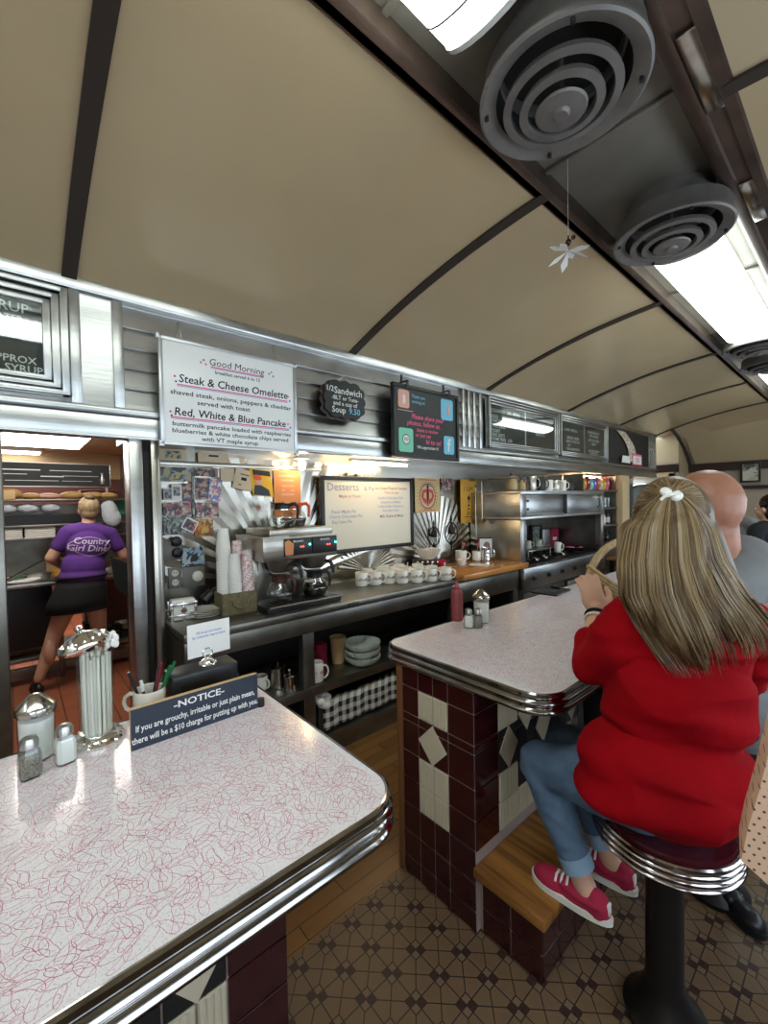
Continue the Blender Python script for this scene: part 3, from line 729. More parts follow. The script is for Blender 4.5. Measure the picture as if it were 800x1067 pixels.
# big illuminated-style menu frame at the left edge
def menu_case(y0, y1, z0, z1, label, panes, texts, fw=.067):
    t = thing('menu_case', label, 'menu board', (XF, y0, z0), RZ, 'framed menu cases in the frieze')
    w, h = y1-y0, z1-z0
    b = MB(); frame(b, w, h, -.0, .0) if False else None
    for k, (tt, dd) in enumerate(((.0, .050), (fw/3, .036), (fw*2/3, .026))):
        bb = MB(); i = tt; ww, hh = w-2*i, h-2*i
        e = fw/3-.001; bb2 = [(i, i, w-i, i+e*.75), (i, h-i-e*.75, w-i, h-i), (i, i, i+e, h-i), (w-i-e, i, w-i, h-i)]
        for x0, z_0, x1, z_1 in bb2: b.box(x0, x1, -dd, 0, z_0, z_1, 0, .004)
    b.build('frame', 'steel', t)
    fh = fw*.78; pw = (w-2*fw-(panes-1)*.02)/panes
    for k in range(panes):
        x0 = fw+k*(pw+.02)
        b = MB(); b.box(x0, x0+pw, -.012, -.004, fh, h-fh); f = b.build('letter_panel', 'slate', t, smooth=False)
        if texts[k]: letters('lettering', f, [(s, x0+xx, zz, sz*(1.22 if panes > 1 else 1), dict(kw, bold=.02 if panes > 1 else .012)) for s, xx, zz, sz, kw in texts[k]], ['chalk', 'alu'], -.0125)
        if k: b = MB(); b.box(x0-.02, x0, -.02, -.004, fh, h-fh); b.build('divider', 'alu', t, smooth=False)
    b = MB(); b.box(fw, w-fw, -.0235, -.0215, fh, h-fh); b.build('glass_pane', 'thinglass', t, smooth=False)
M['thinglass'] = thin_glass('pane_glass')
R_ = {'align': 'R'}; L_ = {'align': 'L'}
menu_case(-.75, .21, 2.055, 2.53, 'steel menu case at the left edge of the frieze, reading SYRUP', 1,
  [[('SYRUP', .735, .335, .056, R_), ('WATER', .715, .295, .036, R_), ('S', .680, .235, .046, R_), ('APPROX', .755, .122, .042, R_), ('SYRUP', .775, .082, .044, R_)]], .092)
menu_case(3.38, 4.74, 2.055, 2.53, 'two pane steel menu case, first right of the framed chalkboard', 2,
  [[('COUNTRY GIRL MENU', .02, .345, .040, L_), ('EGGS', .02, .29, .036, L_), ('ONE EGG', .02, .25, .036, L_), ('TWO EGGS', .02, .20, .036, L_), ('TOAST', .02, .155, .036, L_), ('SIDE GRITS', .02, .115, .036, L_), ('HOME FRIES   4.50', .02, .075, .036, L_)],
   [('SIDES ETC', .30, .19, .036, {})]])
menu_case(4.78, 6.11, 2.055, 2.53, 'two pane steel menu case, nearest the open niche', 2,
  [[('LUNCH  SPECIAL', .25, .31, .036, {}), ('GRILLED CHEESE', .30, .22, .034, {}), ('SOUP OF THE DAY', .30, .175, .034, {}), ('BLT', .2, .13, .034, {}), ('TUNA SANDWICH', .30, .085, .034, {})],
   [('BURGERS & DOGS', .28, .335, .034, {}), ('WITH CHEESE', .28, .29, .034, {}), ('HOT DOG  FRIES', .28, .235, .034, {}), ('SALAD', .28, .19, .034, {}), ('ASK YOUR SERVER', .28, .10, .030, {}), ('COFFEE & TEA', .28, .068, .028, {})]])
# whiteboard
t = thing('whiteboard', 'large white specials board headed Good Morning, hanging from the frieze', 'sign', (XF+.07, .565, 1.865), RZ)
b = MB(); b.box(0, .755, -.012, 0, 0, .535, 0, .002); b.build('panel', 'board', t)
b = MB(); frame(b, .755-.03, .535-.03, .018, .022, y0=.003); b.v = [(x+.015, y, z+.015) for x, y, z in b.v]; b.build('frame', 'alu', t)
b = MB()
for x in (0, .755): 
    for z in (0, .535): b.box(x-.012, x+.012, -.022, .006, z-.014, z+.014, 0, .004)
b.build('corner_cap', 'steel', t)
for x in (.10, .63):
    b = MB(); b.tube([(x-.012, -.0, .50), (x-.014, -.005, .56), (x+.004, .0, .60), (x+.012, .02, .64), (x+.004, .045, .63)], .003, 6); b.tube([(x+.014, -.0, .51), (x+.004, -.008, .57), (x-.006, .0, .60), (x-.004, .03, .635)], .003, 6); b.build('hook', 'steel', t)
hw = {'shear': .12}
items = [('Good Morning', .40, .435, .052, dict(hw, m=0, bold=0.)), ('breakfast served 6 to 12', .40, .393, .026, {}), ('Steak & Cheese Omelette', .395, .320, .058, dict(hw, width=1.0)),
  ('shaved steak, onions, peppers & cheddar', .385, .255, .033, {'width': 1.24}), ('served with toast', .32, .215, .033, {'width': 1.24}),
  ('Red, White & Blue Pancake', .375, .150, .056, dict(hw)), ('buttermilk pancake loaded with raspberries', .385, .096, .031, {'width': 1.22}),
  ('blueberries & white chocolate chips served', .375, .062, .031, {'width': 1.2}), ('with VT maple syrup', .35, .028, .031, {'width': 1.2})]
items += [('#line .30', .40, .424, .006, {'m': 1}), ('#line .30', .40, .419, .003, {'m': 2}), ('#line .62', .39, .304, .006, {'m': 1}), ('#line .62', .39, .298, .003, {'m': 2}), ('#line .66', .375, .136, .006, {'m': 1}), ('#line .66', .375, .130, .003, {'m': 2})]
for i, (x, z) in enumerate([(.20, .44), (.215, .455), (.225, .435), (.585, .45), (.60, .462), (.61, .44), (.07, .345), (.075, .32), (.705, .335), (.715, .31), (.045, .165), (.05, .145), (.70, .17), (.715, .15)]): items.append(('#dot', x, z, .006, {'m': 1+i % 2}))
items = [it if len(it) > 4 and 'm' in it[4] and it[0][0] == '#' else (it[:4]+(dict({'bold': .014}, **it[4]),)) for it in items]
items = [(a[:4]+({k: v for k, v in a[4].items() if not (a[0][0] == '#' and k == 'bold')},)) for a in items]
letters('marker_writing', t, items, ['ink', 'pinkink', 'blueink'], -.0128)
# scalloped soup sign
t = thing('scalloped_sign', 'small scalloped black chalk sign for half sandwich and soup', 'sign', (XF+.06, 1.705, 2.245), RZ)
pl = []
for i in range(96):
    a = 2*PI*i/96; k = 12; r = 1+.045*(abs(math.cos(a*k/2))*2-1); e = 3.2
    c, s = math.cos(a), math.sin(a); q = (abs(c)**e+abs(s)**e)**(-1/e); pl.append((.165*c*q*r, .122*s*q*r))
b = MB(); b.prism(pl, -.012, 0); b.build('board', 'slate', t)
b = MB(); b.prism([(x*1.02-.012, z*1.03-.006) for x, z in pl], 0.001, .02); b.build('backing', 'darktrim', t)
b = MB(); b.tube([(-.07, -.006, .11), (0, .0, .165), (.075, -.006, .105)], .0025, 6); b.build('wire', 'steel', t)
letters('chalk_writing', t, [('1/2', -.12, .045, .05, {}), ('Sandwich', .025, .035, .062, {}), ('-BLT or Tuna-', .0, -.005, .038, {}), ('and a cup of', .0, -.042, .040, {}), ('Soup', -.055, -.090, .056, {}), ('9.50', .075, -.090, .056, {'m': 1})], ['chalk', 'cyan'], -.013)
# framed chalkboard hanging on hooks
t = thing('framed_chalkboard', 'black framed chalkboard asking guests to share photos, with coloured squares', 'sign', (XF+.075, 2.12, 1.89), RZ)
b = MB(); b.box(.01, .735, -.012, 0, .01, .535); b.build('board', 'slate', t, smooth=False)
b = MB(); frame(b, .70, .50, .025, .035, bev=.004, y0=.01); b.v = [(x+.022, y, z+.022) for x, y, z in b.v]; b.build('frame', 'black', t)
def rrect(x0, z0, w, h, r=.02, n=5):
    P = []
    for q, (cx, cz) in enumerate(((x0+w-r, z0+h-r), (x0+r, z0+h-r), (x0+r, z0+r), (x0+w-r, z0+r))):
        for i in range(n+1): a = PI/2*(q+i/n); P.append((cx+r*math.cos(a), cz+r*math.sin(a)))
    return P
for nm, x0, z0, w, h, mm, lab in (('chalk_square', .055, .37, .115, .135, 'peach', 'peach chalk square'), ('chalk_square', .53, .33, .15, .17, 'cyan', 'upper pale blue chalk square'), ('chalk_square', .055, .04, .15, .18, 'mint', 'mint green chalk square with a round face'), ('chalk_square', .56, .05, .13, .15, 'cyan', 'lower pale blue chalk square')):
    b = MB(); b.prism(rrect(x0, z0, w, h), -.0145, -.0125); o = b.build(nm, mm, t, smooth=False); o['label'] = lab
b = MB(); b.flat = True
b.lathe([(.001, 0), (.036, 0)], n=20) if False else None
def disc(b, x, z, r, y, m=0, n=20, sz=1.): b.add([(x+r*math.cos(2*PI*i/n), y, z+r*sz*math.sin(2*PI*i/n)) for i in range(n)], [tuple(range(n))], m)
disc(b, .13, .135, .040, -.0150, 1); disc(b, .13, .135, .034, -.0153, 0)
for x in (.118, .142): disc(b, x, .138, .011, -.0156, 1); disc(b, x, .138, .007, -.0158, 0)
b.add([(.612, -.0155, .37), (.638, -.0155, .385), (.632, -.0155, .44), (.65, -.0155, .46), (.61, -.0155, .45), (.60, -.0155, .41)], [(0, 1, 2, 3, 4, 5)], 2)
b.text('f', .625, .075, .15, -.0152, 0); 
b.add([(.10, -.0155, .40), (.125, -.0155, .40), (.13, -.0155, .46), (.105, -.0155, .47)], [(0, 1, 2, 3)], 3)
b.build('chalk_drawing', ['chalk', 'ink', 'peach', 'maroon'], t, smooth=False)
letters('chalk_writing', t, [('Thank you', .27, .46, .035, {'m': 2}), ('coming in!', .27, .42, .035, {'m': 2}), ('Please share your', .38, .30, .052, {'m': 1, 'shear': .2}), ('photos, follow us,', .33, .25, .052, {'m': 1, 'shear': .2}),
   ('leave a review', .37, .205, .042, {'m': 1, 'shear': .2}), ('or just say', .32, .165, .042, {'m': 1}), ('hi to us!', .44, .115, .055, {'m': 1}), ('We appreciate it!', .37, .075, .035, {'m': 0}), ('#line .16', .13, .35, .005, {'m': 3})], ['chalk', 'pinkchalk', 'cyan', 'peach'], -.0135)
for x in (.13, .61):
    b = MB(); b.box(x-.012, x+.012, -.04, -.032, .53, .575, 0, .002); b.box(x-.010, x+.010, -.036, .05, .565, .575, 0, .002); b.box(x-.008, x+.008, .02, .03, .57, .63); b.build('hook', 'black', t)
# niche at the far end of the frieze, with a hanging streamer and a tent card
b = MB(); b.box(XF-.01, XF+.006, 6.22, 7.82, 2.045, 2.53); struct(b.build('trim_niche', 'dark', smooth=False))
t = thing('paper_streamer', 'curved printed paper streamer hanging in the dark niche of the frieze', 'poster', (XF+.03, 6.45, 2.06), RZ)
vs = []; n = 12
for i in range(n+1):
    u = i/n; x = .05+.42*math.sin(u*PI*.62)-.05*u; z = .42*u+.03; x = .02+.50*math.cos(u*1.9-.75)-.22*u
    vs += [(x, -.0, z), (x+.26, -.012, z), (x+.26, -.010, z), (x, .003, z)]
b = MB(); b.add(vs, [(4*i+j, 4*i+(j+1) % 4, 4*i+4+(j+1) % 4, 4*i+4+j) for i in range(n) for j in range(4)]); b.build('paper', photo_mat('streamer_print', [(.6, .55, .45), (.35, .25, .18), (.55, .45, .35), (.7, .62, .5)], 22), t)
b = MB(); b.prism([(.10, 0), (.42, 0), (.38, .10), (.14, .10)], -.03, -.025); b.build('card', 'paper', t)
t = thing('price_card', 'small red and cream card standing in the niche at the end', 'card', (XF+.03, 7.02, 2.045), RZ)
b = MB(); b.box(0, .38, -.012, 0, 0, .17, 0, .003); b.box(.02, .36, -.0135, -.012, .02, .14, 1); b.build('card', ['pinkchalk', 'paper'], t)
letters('lettering', t, [('550', .19, .045, .10, {})], ['pinkink'], -.0142)
# ================================================================== ON THE BACKSPLASH
XW = XB+.006
def flat(name, label, cat, y0, y1, z0, z1, mt, group=None, rot=0., d=.003, off=.0, extra=None, shearz=0.):
    yc, zc = (y0+y1)/2, (z0+z1)/2; w, h = (y1-y0)/2, (z1-z0)/2
    b = MB(); b.box(-w, w, -d, 0, -h, h, 0)
    if extra: extra(b, w, h, d)
    c, s = math.cos(rot), math.sin(rot); b.v = [(x*c-z*s, y, x*s+z*c) for x, y, z in b.v]
    o = b.build(name, mt if isinstance(mt, list) else [mt], None, smooth=False)
    o.location = (XW+.020+off, yc, zc); o.rotation_euler = (0, 0, RZ); return tag(o, label, cat, group)
def inner(w_, h_, m=1, cx=0, cz=0, y=.001):
    def f(b, w, h, d): b.box(cx-w_, cx+w_, -d-y, -d, cz-h_, cz+h_, m)
    return f
b = MB(); b.box(XB, XB+.035, .60, 1.75, 1.795, 1.822, bev=.003); struct(b.build('trim_picture_rail', 'steel_side'))
P1 = photo_mat('photo_a', [(.02, .06, .10), (.12, .22, .26), (.5, .42, .2), (.05, .05, .06), (.4, .38, .33)], 16)
P2 = photo_mat('photo_b', [(.10, .03, .03), (.35, .16, .10), (.02, .015, .03), (.42, .30, .22), (.08, .10, .2)], 22)
P3 = photo_mat('photo_c', [(.03, .02, .02), (.30, .17, .12), (.5, .4, .33), (.06, .05, .10), (.4, .08, .09)], 26)
P4 = photo_mat('photo_d', [(.06, .08, .09), (.20, .24, .20), (.02, .02, .025), (.35, .36, .36), (.10, .12, .06)], 30)
P5 = photo_mat('photo_e', [(.60, .22, .02), (.35, .10, .02), (.62, .36, .06), (.15, .07, .03)], 20)
gp = 'snapshots and cards pinned to the backsplash'
flat('photo', 'blue toned car photo pinned top left on the backsplash', 'photo', .652, .822, 1.70, 1.785, P1, gp)
flat('photo', 'small dark photo left of the cream portrait card', 'photo', .665, .72, 1.59, 1.66, ['paper', P4], gp, extra=inner(.022, .028))
flat('photo', 'cream portrait card with one dark haired head', 'photo', .708, .765, 1.585, 1.685, ['paper', P4], gp, off=.004, extra=inner(.018, .026, cz=.006))
flat('photo', 'reddish photo right of the cream portrait card', 'photo', .765, .822, 1.585, 1.69, P2, gp)
flat('photo', 'group photo in dark clothes below the portrait card', 'photo', .662, .818, 1.500, 1.575, P3, gp)
flat('photo', 'grey green photo lowest of the left column, above the switches', 'photo', .662, .80, 1.385, 1.495, P4, gp)
flat('photo', 'dark red group photo at the top of the second column', 'photo', .842, .985, 1.735, 1.789, P2, gp)
flat('photo', 'tan and red snapshot in the middle of the second column', 'photo', .838, .945, 1.585, 1.73, ['paper', P2], gp, extra=inner(.05, .066))
flat('photo', 'white and blue cutout card overlapping the second column', 'photo', .925, 1.00, 1.58, 1.72, photo_mat('photo_f', [(.7, .66, .66), (.15, .2, .45), (.6, .2, .2), (.75, .72, .7)], 34), gp, rot=-.12, off=.006)
flat('photo', 'dark snapshot with bright faces at the foot of the second column', 'photo', .842, .982, 1.478, 1.572, P3, gp)
flat('photo', 'striped snapshot tilted over the orange picture', 'photo', .765, .845, 1.40, 1.475, ['paper', P3], gp, rot=-.5, off=.008, extra=inner(.034, .03))
flat('photo', 'orange autumn picture below the second column', 'photo', .835, .945, 1.362, 1.468, P5, gp)
o = flat('photo', 'narrow strip of tiny pictures between the photo columns', 'photo', .825, .838, 1.475, 1.789, P4, gp)
flat('photo', 'blue sky landscape photo behind the electrical box', 'photo', .755, .885, 1.19, 1.30, photo_mat('photo_g', [(.06, .08, .09), (.45, .55, .62), (.03, .035, .03), (.30, .42, .55)], 18), gp, rot=.03)
cp = 'plain cream cards on the backsplash'
flat('note_card', 'small cream card pinned under the rail beside the photos', 'card', 1.0, 1.09, 1.705, 1.789, 'creampaper', cp)
M_ = None
o = flat('note_card', 'tilted cream card with a small emblem, left of the yellow poster', 'card', 1.085, 1.215, 1.652, 1.785, ['creampaper', 'ink'], cp, rot=-.22, off=.004, extra=lambda b, w, h, d: (b.box(-.03, .03, -d-.001, -d, .03, .036, 1), b.box(-.018, .018, -d-.001, -d, -.006, .014, 1), b.box(-.03, -.01, -d-.001, -d, -.04, -.034, 1)))
flat('note_card', 'cream card with a dark blue blot, left on the picture rail', 'card', .645, .80, 1.823, 1.893, ['creampaper', P1], cp, extra=inner(.045, .022))
flat('note_card', 'long cream card with a small grey mark on the picture rail', 'card', .865, 1.055, 1.823, 1.885, ['creampaper', 'slate'], cp, extra=inner(.03, .006, cz=.01))
# generic stand-in for the yellow poster
t = thing('poster', 'yellow poster with a dark blue figure shape above the coffee pots', 'poster', (XW+.026, 1.275, 1.70), RZ)
b = MB(); b.box(-.075, .075, -.002, 0, -.09, .09, 0); b.box(-.055, .07, -.003, -.002, .05, .085, 1)
b.add([(-.07, -.0035, -.085), (.05, -.0035, -.085), (.045, -.0035, -.045), (-.01, -.0035, -.015), (-.055, -.0035, -.02)], [(0, 1, 2, 3, 4)], 2)
b.ell((-.02, -.004, .01), (.026, .001, .028), 12, 3); b.ell((-.026, -.0045, .033), (.030, .001, .020), 12, 4)
b.v = [(x+z*-.12, y, z-x*.08) for x, y, z in b.v]
b.build('sheet', ['yellowpaper', 'slate', 'navy', 'peach', 'orange'], t, smooth=False)
flat('poster', 'large faded orange poster behind the coffee pots', 'poster', 1.365, 1.575, 1.46, 1.79, ['orangepaper', 'peach'], None, off=.0, extra=lambda b, w, h, d: [b.box(x-.0+.0, x+hw_, -d-.0008, -d, z, z+.012, 1) for x, hw_, z in ((-.07, .14, .12), (-.05, .10, .09), (-.045, .02, .02), (.03, .02, .02), (-.045, .095, .05), (-.05, .10, -.01), (-.07, .14, -.10))])
t = thing('dessert_board', 'black framed white desserts board on the backsplash, warmly lit', 'sign', (XW+.04, 1.735, 1.175), RZ)
b = MB(); b.box(0, .94, -.012, 0, 0, .575); b.build('panel', 'creamboard', t, smooth=False)
b = MB(); frame(b, .90, .535, .03, .03, bev=.004, y0=.005); b.v = [(x+.02, y, z+.02) for x, y, z in b.v]; b.build('frame', 'black', t)
letters('marker_writing', t, [('Desserts', .20, .475, .085, {'m': 1}), ('& Pie', .455, .475, .05, {'m': 1}), ('Maple or Pecan', .26, .42, .034, {'m': 2}), ('Pecan Maple Pie', .20, .30, .036, {'m': 1}), ('Cherry Chocolate Pie', .22, .262, .036, {'m': 1}), ('Key Lime Pie', .18, .222, .036, {'m': 1}),
  ('Ice Cream Floats & Sundaes', .70, .485, .032, {'m': 0}), ('Three Scoops', .70, .450, .030, {'m': 2}), ('Vanilla & Chocolate Chip', .69, .405, .028, {'m': 1}), ('Strawberry & Maple', .69, .370, .028, {'m': 1}), ('Coffee & Black Raspberry', .69, .335, .028, {'m': 1}), ('Root Beer Float', .69, .300, .028, {'m': 1}), ('Milk Shakes & Malts', .70, .250, .034, {'m': 0})], ['fadedink', 'fadedblue', 'fadedred'], -.0128)
t = thing('fabric_flower', 'cream fabric flower perched on the top edge of the dessert board', 'flower', (XW+.02, 2.07, 1.765), RZ)
b = MB()
for k in range(14):
    a = k*2.4; r = .03+.008*(k % 3); b.ell((math.cos(a)*r*1.5, -.012*(k % 2), .012+.5*abs(math.sin(a))*r), (.020, .010, .016), 8)
b.build('petals', 'lace', t)
# insect print and the amber banner
def lathe_disc(b, w, h, d): pass
t = thing('insect_print', 'yellow print with a red winged insect on the backsplash', 'poster', (XW+.03, 2.905, 1.612), RZ)
b = MB(); b.flat = True; b.box(-.168, .168, -.003, 0, -.158, .158, 0)
def ringf(b, cx, cz, r0, r1, y, m, n=32, sx=1., sz=1.):
    b.add([(cx+r0*sx*math.cos(2*PI*i/n), y, cz+r0*sz*math.sin(2*PI*i/n)) for i in range(n)]+[(cx+r1*sx*math.cos(2*PI*i/n), y, cz+r1*sz*math.sin(2*PI*i/n)) for i in range(n)], [(i, (i+1) % n, n+(i+1) % n, n+i) for i in range(n)], m)
ringf(b, 0, -.01, .095, .103, -.0035, 2, sx=1.05, sz=1.15); disc(b, 0, -.01, .094, -.0034, 3, sz=1.12)
for s in (-1, 1):
    b.add([(s*.008, -.0038, .06), (s*.07, -.0038, .045), (s*.088, -.0038, -.01), (s*.06, -.0038, -.06), (s*.012, -.0038, -.09)], [(0, 1, 2, 3, 4)], 1)
    b.add([(s*.02, -.0040, .03), (s*.05, -.0040, .02), (s*.055, -.0040, -.02), (s*.02, -.0040, -.04)], [(0, 1, 2, 3)], 0)
b.add([(-.009, -.0042, .075), (.009, -.0042, .075), (.012, -.0042, .0), (.005, -.0042, -.10), (-.005, -.0042, -.10), (-.012, -.0042, 0)], [(0, 1, 2, 3, 4, 5)], 2); disc(b, 0, .08, .016, -.0042, 2)
for k in range(26):
    a = 2*PI*k/26; disc(b, .128*math.cos(a), -.01+.13*math.sin(a), .006, -.0036, 2, 6)
b.box(-.11, .11, -.0038, -.003, -.145, -.138, 1); b.box(-.12, .12, -.0038, -.003, .138, .145, 1)
b.build('sheet', ['kraftpaper', 'redprint', 'ink', 'peach'], t, smooth=False)
flat('photo', 'small dark photo pinned between the insect print and amber banner', 'photo', 3.11, 3.265, 1.665, 1.775, P3, gp)
t = thing('paper_banner', 'narrow amber banner with black print, right of the insect print', 'poster', (XW+.035, 3.51, 1.55), RZ)
b = MB(); b.flat = True; b.box(-.13, .13, -.003, 0, -.22, .22, 0)
b.text('1 LIFE', 0, .10, .065, -.0036, 1); disc(b, 0, .03, .022, -.0036, 1, 10); b.box(-.004, .004, -.0037, -.003, -.02, .07, 1); disc(b, 0, -.045, .014, -.0036, 1, 8)
b.add([(-.03, -.0036, -.09), (.03, -.0036, -.085), (.0, -.0036, -.07)], [(0, 1, 2)], 1)
for x in (-.02, .02): b.box(x-.006, x+.006, -.0037, -.003, -.145, -.105, 1)
b.box(-.07, .07, -.0037, -.003, -.165, -.158, 1)
b.build('sheet', ['amberpaper', 'ink'], t, smooth=False)
# warm lamp tucked under the frieze
t = thing('counter_light', 'small warm light tucked under the frieze above the orange poster', 'light', (-2.62, 1.53, 1.885), RZ)
b = MB(); b.box(-.05, .05, -.03, .03, -.02, 0, 0, .004); b.build('holder', 'white', t)
b = MB(); b.lathe([(.012, -.02), (.020, -.03), (.026, -.06), (.022, -.085), (.008, -.098)], n=16); b.build('bulb', 'warmlamp', t)
t = thing('counter_light', 'warm strip light under the frieze above the dessert board', 'light', (-2.55, 2.2, 1.885), RZ)
b = MB(); b.box(-.30, .30, -.03, .03, -.02, 0, 0, .004); b.build('holder', 'white', t)
b = MB(); b.cyl((-.28, 0, -.03), (.28, 0, -.03), .010, n=12); b.build('tube', 'warmtube', t)
t = thing('counter_light', 'warm strip light under the frieze over the far shelves', 'light', (-2.62, 6.2, 1.885), RZ)
b = MB(); b.box(-.30, .30, -.03, .03, -.02, 0, 0, .004); b.build('holder', 'white', t)
b = MB(); b.cyl((-.28, 0, -.03), (.28, 0, -.03), .010, n=12); b.build('tube', 'warmtube', t)
def ZP(x, y, z):                     # point of the horizontal plane at height z behind a spot of the photograph
    d = W(x, y, 1)-Vector((0, 0, EYE)); return Vector((0, 0, EYE))+d*((z-EYE)/d.z)
def sub(o, name, b, mats, **k): return b.build(name, mats, o, **k)
CT = .94
# ================================================================== NEAR COUNTER TOP
def square_jar(x, y, rz, label, fill, capm, group):
    t = thing(('salt' if fill == 'sugar' else 'pepper')+'_shaker', label, 'shaker', (x, y, CT), rz, group)
    o8 = [(.019, -.012), (.019, .012), (.012, .019), (-.012, .019), (-.019, .012), (-.019, -.012), (-.012, -.019), (.012, -.019)]
    def loft(levels, m):
        b = MB(); vs = []
        for k, z in levels: vs += [(px*k, py*k, z) for px, py in o8]
        n = 8; b.add(vs, [(j*n+i, j*n+(i+1) % n, (j+1)*n+(i+1) % n, (j+1)*n+i) for j in range(len(levels)-1) for i in range(n)] + [tuple(range(n))[::-1], tuple(range((len(levels)-1)*n, len(levels)*n))]); return b
    loft([(.95, 0), (1.08, .004), (1.08, .052), (.95, .062), (.72, .072)], 0).build('glass_body', 'thinglass2', t)
    loft([(.9, .004), (1.0, .006), (1.0, .050), (.85, .060)], 0).build('salt_fill' if fill == 'sugar' else 'pepper_fill', fill, t)
    b = MB(); b.lathe([(.0155, .066), (.0175, .068), (.0175, .082), (.014, .090), (.004, .094)], n=24); b.build('cap', capm, t)
    return t
M['thinglass2'] = thin_glass('jar_glass')
M['domecap'] = mat('brushed_cap', (.55, .55, .54), .3, 1)
square_jar(-1.262, .012, .2, 'square glass pepper shaker at the left edge of the near counter', 'pepper', 'domecap', 'square glass shakers')
square_jar(-1.275, .078, .2, 'square glass salt shaker beside the sugar pourer on the near counter', 'sugar', 'domecap', 'square glass shakers')
b = None
def pourer(x, y, z0, label, s=1., flap=False):
    t = thing('sugar_pourer', label, 'sugar jar', (x, y, z0), .5, None)
    b = MB(); b.lathe([(.030*s, 0), (.034*s, .003), (.036*s, .02), (.0375*s, .10*s), (.036*s, .118*s)], n=28); b.build('glass_body', 'thinglass2', t)
    b = MB(); b.lathe([(.028*s, .004), (.032*s, .006), (.035*s, .100*s), (.02*s, .108*s)], n=28); b.build('sugar_fill', 'sugar', t)
    b = MB(); b.lathe([(.0385*s, .112*s), (.041*s, .115*s), (.041*s, .128*s), (.038*s, .132*s), (.012*s, .158*s), (.005*s, .160*s)], n=28); b.build('metal_lid', 'chrome_worn', t)
    return t
pourer(-1.345, .028, CT, 'tall glass sugar pourer with cone shaped metal lid, behind the shakers')
# straw dispenser
t = thing('straw_dispenser', 'tall fluted glass straw dispenser with tilted chrome lid on the near counter', 'straw dispenser', (-1.335, .150, CT), 0)
b = MB(); b.lathe([(.030, 0), (.060, .0), (.062, .008), (.057, .016), (.045, .024), (.036, .028)], n=40)
for i in range(18): a = 2*PI*i/18; b.ell((.052*math.cos(a), .052*math.sin(a), .014), (.008, .008, .006), 8)
b.build('base', 'chrome', t)
b = MB(); n = 48
for (r0, z0), (r1, z1) in (((.036, .026), (.040, .235)),): 
    vs = [((r0*(1+.045*math.cos(i*PI*8*2/n)))*math.cos(2*PI*i/n), (r0*(1+.045*math.cos(i*PI*8*2/n)))*math.sin(2*PI*i/n), z0) for i in range(n)] + [((r1*(1+.045*math.cos(i*PI*8*2/n)))*math.cos(2*PI*i/n), (r1*(1+.045*math.cos(i*PI*8*2/n)))*math.sin(2*PI*i/n), z1) for i in range(n)]
    b.add(vs, [(i, (i+1) % n, n+(i+1) % n, n+i) for i in range(n)])
b.build('glass_body', 'thinglass2', t)
rnd = random.Random(5)
for i in range(34):
    a = i*2.4; r = .031*math.sqrt((i+.5)/34); b = MB(); b.cyl((r*math.cos(a), r*math.sin(a), .028), (r*math.cos(a)*1.05, r*math.sin(a)*1.05, .235+rnd.uniform(-.012, .006)), .0042, n=8); b.build('straw', 'straw', t)
b = MB(); R3 = Matrix.Rotation(.28, 3, 'X') @ Matrix.Rotation(-.12, 3, 'Y')
b.lathe([(.004, .052), (.009, .050), (.010, .044), (.005, .038), (.014, .034), (.034, .028), (.040, .020), (.054, .012), (.060, .002), (.058, -.003), (.05, -.004)], n=40)
for i in range(16): a = 2*PI*i/16; b.ell((.048*math.cos(a), .048*math.sin(a), .014), (.006, .006, .004), 8)
b.v = [tuple(R3 @ Vector(v)+Vector((0, -.020, .258))) for v in b.v]; b.build('chrome_lid', 'chrome', t)
b = MB(); rnd = random.Random(2)
for i in range(12): b.ell((.012+rnd.uniform(-.012, .012), .034+rnd.uniform(-.012, .012), .262+rnd.uniform(-.012, .018)), (.009, .008, .011), 8)
b.build('crumpled_wrapper', 'paper', t)
# pen mug
def mug(name, label, cat, x, y, z, rz, m='china', h=.088, r=.040, group=None, text=None, tcol='darktrim', inner=True, hz=.5):
    t = thing(name, label, cat, (x, y, z), rz, group)
    b = MB(); b.lathe([(r*.80, 0), (r*.93, .003), (r, .010), (r, h-.003), (r-.002, h), (r-.0045, h-.002), (r-.005, .012), (r*.6, .008), (.001, .0075)], n=28, close=False)
    b.add([(r*.80*math.cos(2*PI*i/28), r*.80*math.sin(2*PI*i/28), 0) for i in range(28)], [tuple(range(28))]); b.build('body', m, t)
    b = MB(); pts = [(r-.002, 0, h*.80), (r+.012, 0, h*.84), (r+.026, 0, h*.72), (r+.030, 0, h*.52), (r+.024, 0, h*.32), (r+.010, 0, h*.20), (r-.003, 0, h*.20)]
    b.tube(pts, .0058, 8); b.build('handle', m, t)
    if text:
        b = MB(); b.flat = True; vs, fs = text_geo(text, .026*r/.040, bold=0.); w = max(v[0] for v in vs); vs = [(v[0]-w/2, v[1]) for v in vs]; rr = r+.0006
        b.add([(rr*math.sin(v[0]/rr), -rr*math.cos(v[0]/rr), v[1]+h*.42) for v in vs], fs)
        a = .95; b.add([(rr*math.sin(a+q*.28*math.cos(k*PI/4)), -rr*math.cos(a+q*.28*math.cos(k*PI/4)), h*.52+.010*math.sin(k*PI/4)) for q in (1,) for k in range(8)], [tuple(range(8))])
        b.build('lettering', tcol, t, smooth=False)
    return t
mug('pen_mug', 'white mug full of pens beside the notice sign', 'mug', -1.385, .285, CT, -2.2, h=.082, r=.042)
